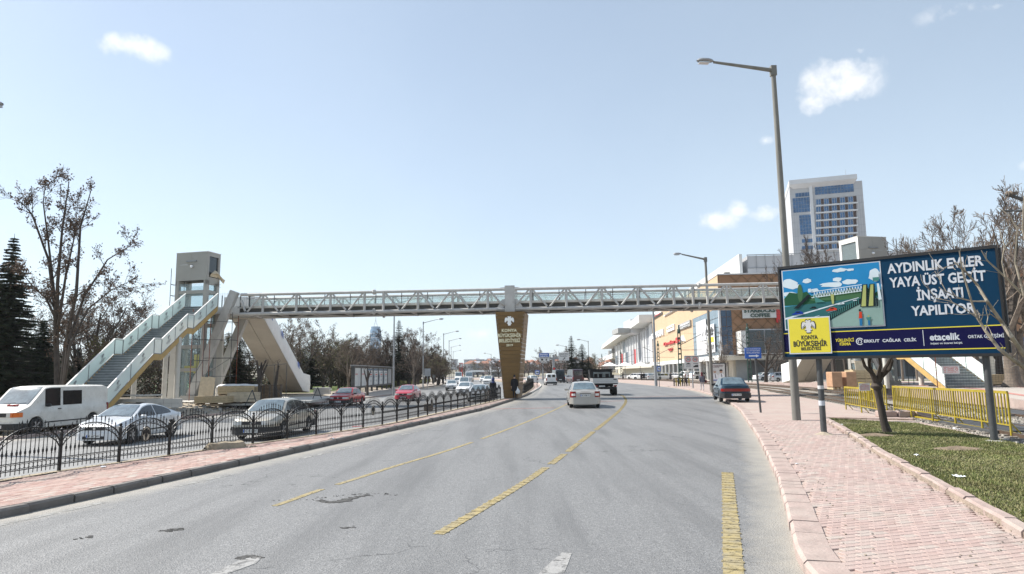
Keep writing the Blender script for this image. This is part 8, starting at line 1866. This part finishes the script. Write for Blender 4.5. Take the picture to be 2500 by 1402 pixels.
def mk_conifer(label, loc, seed, h, r, dens=1.0, droop=.35, group=None):
    t = thing('conifer', label, 'tree', loc, 0, group); W, F = conifer(seed, h, r, dens, droop); W.obj('trunk', M['bark'], t); F.obj('crown', [M['needle'], M['needle_olive']], t); return t
mk_conifer('tall dark conifer at the left edge of the picture', (atp(8, 44), 44, .15), 5, 11.6, 3.1, 1.7)
c2 = mk_conifer('small dark conifer between the edge conifer and the big bare tree', (atp(98, 49), 49, .15), 6, 6.2, 2.6, 1.3)
dup(c2, (atp(-30, 52), 52, .15), 2.0, 'dark conifer half outside the frame at far left', scale=1.35)
dup(c2, (atp(60, 58), 58, .15), 1.0, 'low dark conifer between the trunks at the left', scale=.8)
dup(c2, (atp(190, 60), 60, .15), 3.0, 'low dark conifer behind the left staircase foot', scale=.75)
cc = mk_conifer('dark conifer rising above the brown trees, just left of the second left lamp', (atp(973, 104), 104, .2), 7, 10.4, 2.6, 1.1)
dup(cc, (atp(583, 62), 62, .2), 1.2, 'dark conifer between the raking legs and the escalator', scale=(1.2, 1.2, .52))
dup(cc, (atp(555, 66), 66, .2), 2.2, 'dark green conifer behind the scaffold', scale=(1.3, 1.3, .6))
dup(cc, (atp(760, 86), 86, .2), 3.2, 'dark conifer among the trees right of the escalator', scale=(1.1, 1.1, .72))
dup(cc, (atp(868, 104), 104, .2), 4.2, 'dark conifer behind the advert row', scale=(1, 1, .8))
dup(cc, (atp(1396, 150), 150, .1), 4.2, 'tall pointed conifer beyond the road, right of the direction signs', scale=(1.15, 1.15, .98))
dup(cc, (atp(1422, 152), 152, .1), 5.2, 'broad dark conifer right of the pointed one beyond the road', scale=(1.45, 1.45, .80))
dup(cc, (atp(1437, 160), 160, .1), 5.9, 'low dark conifer behind the broad one beyond the road', scale=(1.1, 1.1, .55))
# park trees: a few kinds, then copies
kinds = []
for sd, leaf, mats_, tw, lv in ((31, 1, LB, 'twig', 6), (32, 3, LO, 'twig', 5), (33, 1, LR_, 'twig', 6), (34, 0, LO, 'twig_pale', 6), (35, 0, LB, 'twig', 6)):
    T = Tree(sd, lv, ang=(22, 48), ratio=(.48, .70), wob=.14, up=.07, kids=(4, 6) if lv == 5 else (3, 5), leaf=leaf, leafsize=.075, minr=.009, rmul=.52, sides=(7, 4, 3, 3, 3))
    T.branch(Vector((0, 0, 0)), Vector((.03, 0, 1)), 5.6, .20, 0, .18)
    for k in range(3): a = sd+k*2.1; T.branch(Vector((0, 0, 1.0+.35*k)), Vector((math.cos(a)*.6, math.sin(a)*.6, 1)), 4.6, .10, 1, .15)
    kinds.append((T, mats_, tw))
q = random.Random(77); protos = {}
def park(k, x, y, z, h, label, group=None, wide=1.0):
    if k not in protos:
        T, m_, tw = kinds[k]; protos[k] = mk_tree('park_tree', label, 'tree', (x, y, z), T, M['bark' if tw == 'twig' else 'bark_mid'], M[tw], m_, group, q.uniform(0, 6)); zs = max(v[2] for v in T.T.v); protos[(k, 'h')] = zs; protos[k].scale = (h/zs*wide, h/zs*wide, h/zs); return protos[k]
    s = h/protos[(k, 'h')]; return dup(protos[k], (x, y, z), q.uniform(0, 6), label, group, (s*wide, s*wide, s))
GP = 'trees of the park behind the left carriageway'
spec = [(702, 76, 8.6, 3, 'bare spreading tree right beside the wrapped escalator'), (738, 80, 8.9, 0, 'tree with dense upright twigs right of the escalator'), (790, 84, 7.6, 1, 'olive tinged tree behind the red saloon'), (828, 88, 7.4, 1, 'olive tinged tree left of the advert row'),
 (870, 96, 7.6, 0, 'brown tree behind the left end of the advert row'), (905, 100, 7.4, 3, 'pale limbed tree behind the middle of the advert row'), (935, 104, 8.4, 2, 'rust brown tree behind the right end of the advert row'), (952, 112, 9.4, 0, 'brown tree behind the nearest left lamp'), (1000, 112, 9.8, 2, 'tall rust brown tree beside the second left lamp'), (1020, 118, 9.8, 0, 'brown tree behind the second left lamp'),
 (1045, 122, 7.8, 2, 'rust brown tree between the second and third left lamps'), (1060, 132, 7.2, 1, 'olive brown tree nearing the third left lamp'), (1074, 142, 6.6, 0, 'lower brown tree left of the third left lamp'), (1088, 160, 6.3, 2, 'low brown tree at the end of the park'), (852, 78, 6.0, 3, 'small pale limbed tree in front of the advert row end'), (1010, 96, 6.4, 3, 'pale limbed tree in front of the park, by the second left lamp')]
for px, Y, h, k, lb in spec: park(k, atp(px, Y), Y, .17 if Y < 90 else zl(Y)+.5, h, lb, GP, 1.0)
for i in range(60):
    px = q.uniform(640, 1085); Y = q.uniform(105, 170) if px > 900 else q.uniform(88, 140); park(q.choice((0, 1, 1, 2)), atp(px, Y), Y, .1, q.uniform(4.2, 7.4)*(.85 if px > 1040 else 1), 'bare brown tree standing in the depth of the park', GP, 1.45)
GL = 'bare trees behind the left staircase'
for px, Y, h, k, lb in ((226, 56, 10.2, 0, 'tall thin brown tree right of the big left tree'), (262, 60, 9.6, 2, 'rust brown tree above the left staircase'), (300, 62, 7.4, 3, 'pale twigged tree above the left staircase'), (190, 58, 8.6, 0, 'brown tree directly behind the big left tree'), (72, 60, 7.6, 3, 'pale drooping tree between the conifers'), (318, 66, 5.8, 2, 'low brown tree beside the staircase'), (392, 70, 6.0, 0, 'brown tree seen under the left staircase'), (360, 66, 5.0, 1, 'olive tree seen under the left staircase'), (245, 50, 5.0, 1, 'olive shrub like tree at the foot of the left staircase'), (440, 72, 6.4, 2, 'brown tree behind the left lift tower'), (500, 74, 6.4, 1, 'olive tree behind the raking leg'), (535, 60, 5.6, 1, 'yellow green young tree behind the scaffold'), (610, 82, 6.8, 0, 'brown tree behind the upper escalator')):
    park(k, atp(px, Y), Y, .17, h, lb, GL, 1.05)
for i in range(22):
    px = q.uniform(-60, 620); Y = q.uniform(68, 95); park(q.randrange(3), atp(px, Y), Y, .17, q.uniform(4.2, 6.2), 'bare brown tree in the thicket behind the left staircase', GL, 1.35)
# right hand trees
GR = 'bare trees on the right'
for px, Y, h, k, lb, wd in ((1868, 98, 9.2, 4, 'rust brown bare tree in front of the dark mall wall, left of the billboard', 1.15), (1760, 104, 6.6, 3, 'thin bare tree above the lit poster stand', 1.1), (1893, 112, 6.6, 4, 'smaller bare tree beside the big lamp post', 1.2), (2036, 78, 18.2, 4, 'tall rust brown bare tree before the office tower', .62), (2066, 84, 17.6, 4, 'bare tree right of the tall one before the office tower', .55), (1996, 80, 16.0, 4, 'bare tree left of the tall one before the office tower', .55), (2238, 66, 15.2, 3, 'tall thin pale bare tree right of the right lift tower', .36), (2202, 70, 13.4, 3, 'short pale bare tree touching the right lift tower', .35), (2275, 68, 13.2, 3, 'thin bare tree behind the top edge of the billboard', .45),
    (2385, 46, 13.0, 3, 'pale bare tree behind the right end of the billboard', .80), (2470, 43, 14.4, 4, 'massive plane tree at the right edge, full of brown twigs', .95), (2530, 46, 14.0, 3, 'plane tree partly out of the frame at right', .9), (2440, 50, 12.8, 4, 'brown bare tree between the two planes at right', .85), (1350, 150, 7.6, 4, 'brown tree left of the conifers beyond the road', 1.2), (1372, 158, 8.2, 4, 'brown tree directly left of the pointed conifer', 1.1), (1338, 190, 7.6, 4, 'brown tree behind the direction signs', 1.2), (1455, 200, 6.4, 4, 'bare tree left of the flying roof', 1.3), (1448, 165, 6.4, 1, 'olive pine like tree at the foot of the conifers', 1.2), (1165, 330, 8, 1, 'olive tree in front of the long apartment block', 1.5)):
    park(k, atp(px, Y), Y, .5 if 40 < Y < 90 and px > 1700 else .05, h, lb, GR, wd)
far_w = 'bare trees far away along the road'
for i in range(16): px = q.uniform(1120, 1470); Y = q.uniform(230, 400); park(q.randrange(3), atp(px, Y), Y, 0, q.uniform(5, 8), 'distant bare tree below the hillside houses', far_w, 1.3)
# thick trunks of the planes at the right edge
for px, Y, lb in ((2468, 40.5, 'thick grey plane trunk on bare soil at the right edge'), (2490, 44, 'second plane trunk just behind the thick one')):
    T = Tree(px, 4, ang=(25, 50), ratio=(.5, .7), wob=.12, up=.05, kids=(3, 4), minr=.02, leaf=0); x = atp(px, Y)
    T.W.path([(0, 0, 0), (.05, 0, .5), (.0, 0, 1.8), (.1, 0, 3.4)], [.62, .42, .34, .30], 12)
    for k in range(4): a = k*1.7; T.branch(Vector((.08, 0, 3.2)), Vector((math.cos(a)*.7, math.sin(a)*.7, 1)), 5.2, .17, 1, .2)
    mk_tree('plane_tree', lb, 'tree', (x, Y, .75), T, M['bark_mid'], M['twig_pale'])
# pollarded young tree on the grass
g0 = G(2167, 1056, .15); T = Tree(91, 4, ang=(30, 55), ratio=(.45, .65), wob=.2, up=.12, kids=(2, 4), minr=.005); AT_ = lambda px, py, d=0: AT(px, py, g0.y+d)-g0
T.W.path([Vector((0, 0, 0)), AT_(2158, 1030), AT_(2150, 990), AT_(2143, 955), AT_(2141, 942)], [.125, .105, .10, .10, .13], 10); T.W.lathe([(0, -.12), (.14, -.07), (.17, 0), (.13, .09), (0, .12)], AT_(2141, 943), 'z', 9)
for P in ([(2141, 940), (2132, 915), (2112, 895), (2104, 872)], [(2141, 940), (2146, 910), (2150, 892), (2146, 868)], [(2142, 940), (2158, 905), (2168, 888), (2180, 862)], [(2141, 940), (2126, 905), (2122, 885), (2128, 860)], [(2150, 920), (2172, 900), (2178, 880)]):
    V = [AT_(a, b, .15*i*(1 if a % 2 else -1)) for i, (a, b) in enumerate(P)]; T.W.path(V, [.085, .06, .045, .035][:len(V)], 7)
    for k in range(2): T.branch(V[-1], (V[-1]-V[-2]).normalized()+Vector((T.q.gauss(0, .2), T.q.gauss(0, .3), .2)), .55, .02, 2, .2)
mk_tree('pollarded_tree', 'leaning pollarded tree with a knobbly head growing on the grass behind the billboard', 'tree', g0, T, M['bark'], M['twig'])
# branches of the near tree reaching in front of the billboard
DN = 11.5; o_ = AT(2640, 900, DN); T = Tree(55, 4, ang=(25, 50), ratio=(.35, .6), wob=.15, up=.04, kids=(2, 3), minr=.0035, leaf=0, sides=(8, 6, 5, 4, 3)); PT = lambda a, b, d=0: AT(a, b, DN+d)-Vector((o_.x, o_.y, .1))
T.W.path([Vector((0, 0, 0)), Vector((0, 0, 1.2)), PT(2600, 905), PT(2570, 860)], [.2, .16, .11, .09], 10)
for P, r in (([(2600, 905), (2500, 897), (2458, 867), (2438, 851), (2406, 808), (2386, 776), (2374, 744), (2350, 664), (2342, 612)], .05), ([(2580, 900), (2500, 867), (2470, 823), (2446, 788), (2410, 736), (2386, 696), (2358, 664), (2330, 640)], .055), ([(2410, 736), (2374, 736), (2342, 728), (2310, 712), (2282, 662)], .016), ([(2386, 776), (2352, 752), (2318, 735), (2284, 728), (2262, 700)], .012),
    ([(2570, 800), (2500, 722), (2454, 676), (2410, 636), (2396, 612)], .032), ([(2454, 676), (2446, 640), (2452, 600), (2440, 560)], .012), ([(2570, 800), (2520, 650), (2497, 560), (2500, 480)], .04), ([(2500, 722), (2478, 640), (2484, 560), (2462, 520)], .02), ([(2446, 788), (2420, 768), (2394, 770), (2366, 764)], .008), ([(2406, 808), (2412, 775), (2404, 745)], .008), ([(2358, 664), (2350, 640), (2300, 655), (2272, 655)], .008)):
    V = [PT(a, b, .12*math.sin(i*1.7+a)) for i, (a, b) in enumerate(P)]; rs = [r*.78*(1-.82*i/(len(V)-1))+.003 for i in range(len(V))]; T.W.path(V, rs, 7)
    for k in range(2, len(V)):
        for _ in range(2):
            c = V[k-1].lerp(V[k], T.q.random()); d = (V[k]-V[k-1]).normalized(); ax = rot_about(d.orthogonal().normalized(), d, T.q.uniform(0, 6.3)); T.branch(c, rot_about(d, ax, math.radians(T.q.uniform(25, 50))), T.q.uniform(.12, .38), max(.0045, rs[k]*.4), 3, .2)
tw_ = T.T
q2 = random.Random(4)
for i in range(0, len(tw_.v), 41):
    c = Vector(tw_.v[i]); tw_.lathe([(0, -.012), (.008, 0), (0, .016)], c, 'z', 5)
mk_tree('near_tree', 'pale bare branches of a near tree reaching in front of the billboard from the right', 'tree', (o_.x, o_.y, .1), T, M['bark_pale'], M['bark_pale'])
# pruned street trees on the building site
for px, Y, pts, lb in ((636, 48.2, [[(636, 985), (633, 940), (630, 905), (627, 880)], [(633, 925), (640, 900), (650, 878)], [(633, 915), (637, 895), (639, 885)], [(634, 935), (645, 905), (652, 890)]], 'black pruned tree stump with cut limbs below the wrapped escalator'), (674, 49, [[(674, 985), (673, 940), (676, 910), (681, 893)], [(674, 935), (678, 905), (679, 892)]], 'slender pruned tree by the mesh gate'), (897, 70, [[(897, 965), (897, 930), (900, 905)], [(897, 930), (905, 905)], [(897, 935), (889, 905)]], 'young tree trunk on the left pavement near the advert row')):
    x = atp(px, Y); T = Tree(px, 4, minr=.01, kids=(1, 2)); 
    for i, P in enumerate(pts): V = [AT(a, b, Y)-Vector((x, Y, .1)) for a, b in P]; T.W.path(V, [.15-.05*(i > 0)]*1+[.10-.03*(i > 0)]*(len(V)-2)+[.055], 8)
    for k in range(3): T.branch(V[-1], Vector((T.q.gauss(0, .4), 0, 1)), .4, .02, 2)
    mk_tree('pruned_tree', lb, 'tree', (x, Y, .1), T, M['bark'], M['twig'])
# low hedge and undergrowth behind the site
q = random.Random(31); hb = MB()
for _ in range(14000):
    x = q.uniform(-52, -24); y = q.uniform(62, 66)+abs(x+38)*.06; c = Vector((x, y, .2+q.random()**1.3*(1.5+.7*math.sin(x*.9)+.4*math.sin(x*2.3)))); u = Vector((q.gauss(0, 1), q.gauss(0, 1), q.gauss(0, 1))).normalized(); v = u.orthogonal()*.05; u = u*.11; hb.add([c-u, c+v, c+u, c-v], [(0, 1, 2, 3)], q.randrange(2))
hb.obj('undergrowth', [M['needle_olive'], M['leaf_brown']], kind='stuff')
hb = MB()
for _ in range(6000):
    y = q.uniform(95, 150); x = LL(y)-q.uniform(3.5, 5.0); c = Vector((x, y, .1+q.random()*.75)); u = Vector((q.gauss(0, 1), q.gauss(0, 1), q.gauss(0, 1))).normalized(); v = u.orthogonal()*.07; u = u*.14; hb.add([c-u, c+v, c+u, c-v], [(0, 1, 2, 3)], 0)
hb.obj('hedge_foliage', [M['leaf_olive']], kind='stuff')
q = random.Random(41); dk = MB()
for _ in range(30000):                                  # dim evergreen understorey of the park
    y = q.uniform(104, 165); x = LL(y)-q.uniform(6, 26); hgt = 2.0+1.2*math.sin(x*.55+y*.2)+.9*math.sin(y*.37); c = Vector((x, y, .1+q.random()**1.2*max(.6, hgt))); u = Vector((q.gauss(0, 1), q.gauss(0, 1), q.gauss(0, 1))).normalized(); v = u.orthogonal()*.10; u = u*.22; dk.add([c-u, c+v, c+u, c-v], [(0, 1, 2, 3)], q.randrange(3))
dk.obj('park_understorey', [M['needle'], M['needle_olive'], M['leaf_brown']], kind='stuff')
# ================================================================= PEOPLE
def figure(label, loc, h, rz, coat, trousers, hair, pose, coat_len=.9, scarf=None, skirtw=.2, shoe='trouser_dark', cat='person'):
    t = thing('person', label, cat, loc, rz); s = h/1.75
    # skeleton: +X forward, +Y to the left
    J = {'pel': (0, 0, .95, .135, .12), 'bel': (0, 0, 1.1, .14, .115), 'che': (0, 0, 1.30, .165, .12), 'nk': (0, 0, 1.47, .06, .055), 'hd0': (.01, 0, 1.54, .075, .07), 'hd1': (.015, 0, 1.64, .098, .09), 'hd2': (.01, 0, 1.72, .07, .07)}
    st = pose.get('stride', .12)
    for n_, sg, f in (('l', 1, st), ('r', -1, -st)):
        J[n_+'hp'] = (0, sg*.09, .90, .095, .095); J[n_+'kn'] = (f*.55+.02, sg*.10, .50, .062, .062); J[n_+'an'] = (f*1.2-.02, sg*.10, .09, .042, .042); J[n_+'to'] = (f*1.2+.15, sg*.11, .045, .04, .035)
        sh = (0, sg*.185, 1.40, .065, .065); J[n_+'sh'] = sh; ar = pose.get(n_, (0, 0)); J[n_+'el'] = (-f*.5+ar[0]*.4, sg*(.235), 1.13, .048, .048); J[n_+'wr'] = (-f*.9+ar[0], sg*(.235-ar[1]), .90+abs(ar[0])*.3, .034, .034); J[n_+'ha'] = (-f*1.0+ar[0]*1.2, sg*(.23-ar[1]), .81+abs(ar[0])*.3, .038, .028)
    E = [('pel', 'bel'), ('bel', 'che'), ('che', 'nk'), ('nk', 'hd0'), ('hd0', 'hd1'), ('hd1', 'hd2')]
    for n_ in 'lr': E += [('pel', n_+'hp'), (n_+'hp', n_+'kn'), (n_+'kn', n_+'an'), (n_+'an', n_+'to'), ('che', n_+'sh'), (n_+'sh', n_+'el'), (n_+'el', n_+'wr'), (n_+'wr', n_+'ha')]
    ks = list(J); me = bpy.data.meshes.new('body'); me.from_pydata([tuple(c*s for c in J[k][:3]) for k in ks], [(ks.index(a), ks.index(b)) for a, b in E], [])
    o = bpy.data.objects.new('body', me); COL.objects.link(o); sk = o.modifiers.new('s', 'SKIN'); o.modifiers.new('u', 'SUBSURF').levels = 1
    for i, k in enumerate(ks): v = me.skin_vertices[0].data[i]; v.radius = (J[k][4]*s, J[k][3]*s) if k in ('pel', 'bel', 'che') else (J[k][3]*s, J[k][4]*s); v.use_root = (k == 'pel')
    people.append((o, t, s, (M[coat], M[trousers], M['skin'], M[shoe])))
    # coat as a shell round the trunk, flaring to its hem
    m = MB(); rows = []; hem = (1.42-coat_len)
    for z, a, b in ((hem, .215+skirtw*.2, .165+skirtw*.12), ((hem+1.1)/2, .20+skirtw*.1, .155), (1.08, .185, .145), (1.28, .215, .155), (1.40, .205, .14), (1.47, .10, .09), (1.49, .075, .075)):
        rows.append([(b*s*math.cos(u), a*s*math.sin(u)*(1+.03*math.sin(3*u)), z*s) for u in [2*PI*i/14 for i in range(15)]])
    m.grid(rows); m.obj('coat', M[coat], t, smooth=True)
    for sg, n_ in ((1, 'l'), (-1, 'r')):
        P = [Vector(J[n_+k][:3])*s for k in ('sh', 'el', 'wr')]; m = MB(); m.path([P[0]+Vector((0, -.02*sg, .02)), P[0].lerp(P[1], .5), P[1], P[1].lerp(P[2], .9)], [.078*s, .07*s, .062*s, .052*s], 9); m.obj('sleeve', M[coat], t, smooth=True)
        H = Vector(J[n_+'ha'][:3])*s; m = MB()
        for k in range(4): b = H+Vector(((k-1.5)*.016*s, 0, -.02*s)); m.path([b, b+Vector((.003, 0, -.035*s)), b+Vector((.01, -sg*.008, -.06*s-(.008 if k in (1, 2) else 0)))], [.009*s, .008*s, .006*s], 5)
        m.path([H+Vector((.03*s, 0, .01)), H+Vector((.045*s, -.01*sg, -.03*s))], [.010*s, .008*s], 5); m.obj('fingers', M['skin'], t)
    m = MB(); c = Vector((.0, 0, 1.645))*s; rows = []
    for k in range(9):
        ph = -PI/2+PI*k/8; rows.append([(c.x-.012*s+(.112 if not scarf else .122)*s*math.cos(ph)*math.cos(u)*(.8 if abs(u-0) < .9 or abs(u-2*PI) < .9 else 1), c.y+(.092 if not scarf else .112)*s*math.cos(ph)*math.sin(u), c.z+.02*s+(.125 if not scarf else .14)*s*math.sin(ph)) for u in [2*PI*i/14 for i in range(15)]])
    m.grid(rows[3 if not scarf else 0:]); m.obj('hair' if not scarf else 'headscarf', M[hair if not scarf else scarf], t, smooth=True)
    if scarf: m = MB(); m.lathe([(.15*s, 1.40*s), (.13*s, 1.47*s), (.09*s, 1.53*s), (.10*s, 1.58*s)], (-.01, 0, 0), 'z', 12); m.obj('scarf_collar', M[scarf], t, smooth=True)
    m = MB(); m.lathe([(0, 0), (.012*s, .004), (.016*s, .03*s), (0, .045*s)], (.105*s, 0, 1.60*s), 'z', 6); m.obj('nose', M['skin'], t)
    m = MB(); [m.box((.098*s, y*s, 1.645*s), (.012*s, .022*s, .010*s)) for y in (-.033, .033)]; m.box((.098*s, 0, 1.565*s), (.01*s, .045*s, .008*s)); m.obj('eyes_and_mouth', M['car_trim'], t)
    return t
people = []
mn = G(1256.5, 972.5, .13); t = figure('man in a dark coat carrying a white bag at the golden pier', (mn.x, mn.y, .13), 1.68, 1.35, 'coat_black', 'trouser_dark', 'car_trim', {'stride': .08, 'r': (.02, 0)}, .86)
bag = MB(); rows = []; bp_ = Vector((mn.x+.22, mn.y-.06, .13))
for z, r in ((.30, .02), (.33, .13), (.45, .19), (.58, .16), (.68, .08), (.76, .03), (.84, .02)): rows.append([(bp_.x+r*math.cos(u)*(1+.12*math.sin(5*u)), bp_.y+r*.7*math.sin(u), .13+z) for u in [2*PI*i/12 for i in range(13)]])
bag.org = bp_; bag.grid(rows); bag.obj('plastic_bag', M['tarp_white'], smooth=True, label='full white plastic bag held by the man at the pier', cat='bag')
wn = AT(1206, 970, 50); figure('woman in dark clothes and a blue headscarf beyond the fence, left of the pier', (wn.x-.0, 47.6, -.0), 1.62, 1.9, 'coat_black', 'trouser_dark', 'car_trim', {'stride': .05}, 1.15, scarf='scarf_blue', skirtw=.5)
ww = G(1715, 954, .13); t = figure('woman in a grey jacket and maroon headscarf walking away on the right pavement', (ww.x, ww.y, .13), 1.66, 1.5, 'coat_grey', 'trouser_pale', 'car_trim', {'stride': .10}, .62, scarf='scarf_maroon', skirtw=.3)
m = MB(org=(ww.x+.28, ww.y, .13)); m.rbox((ww.x+.33, ww.y-.05, .98), (.13, .3, .26), .03); m.path([(ww.x+.3, ww.y-.1, 1.08), (ww.x+.24, ww.y-.06, 1.5), (ww.x+.3, ww.y+.05, 1.08)], .012, 4); m.obj('handbag', M['scarf_maroon'], label='dark red handbag on the shoulder of the woman in the grey jacket', cat='handbag')
for px, Y, c_, lb, rz in ((1521, 150, 'coat_black', 'distant dark dressed person walking before the mall entrance', 2.5), (1566, 138, 'coat_black', 'left one of two dark figures beside the dark grey lamp post', 1.0), (1572, 139, 'coat_black', 'right one of two dark figures beside the dark grey lamp post', 1.4), (1637, 140, 'coat_black', 'distant person between the parked cars and the lattice pole', .3), (1673, 80.5, 'bark', 'person in brown sitting behind the striped railing', 2.0)):
    p = AT(px, 920, Y); figure(lb, (p.x, Y, .12 if Y < 110 else zp(Y)), 1.7 if Y > 100 else 1.25, rz, c_, 'trouser_dark', 'car_trim', {'stride': .12}, 1.0 if Y > 100 else .6, skirtw=.4)
# evaluate the skinned bodies once
dg = bpy.context.evaluated_depsgraph_get()
for o, t, s, mats_ in people:
    me = bpy.data.meshes.new_from_object(o.evaluated_get(dg)); 
    for m_ in mats_: me.materials.append(m_)
    for p in me.polygons:
        z = p.center.z/s; x = abs(p.center.y)/s
        p.material_index = 3 if z < .10 else (2 if z > 1.46 or (x > .19 and z < .93) else (0 if z > .92 else 1)); p.use_smooth = True
    n = bpy.data.objects.new('body', me); COL.objects.link(n); n.parent = t; old = o.data; bpy.data.objects.remove(o); bpy.data.meshes.remove(old)
for o in COL.objects:
    if o.type == 'MESH' and not o.data.materials: o.data.materials.append(M['concrete'])
# ================================================================= HAZE
m = bpy.data.materials.new('haze'); m.use_nodes = True; t = m.node_tree; t.nodes.clear(); o = t.nodes.new('ShaderNodeOutputMaterial'); v = t.nodes.new('ShaderNodeVolumePrincipled')
v.inputs['Color'].default_value = (.86, .91, .97, 1); v.inputs['Density'].default_value = .00014; v.inputs['Anisotropy'].default_value = .3; t.links.new(v.outputs[0], o.inputs['Volume'])
MB().box((0, 0, 79.2), (6400, 6400, 161.6)).obj('haze', m, kind='stuff')
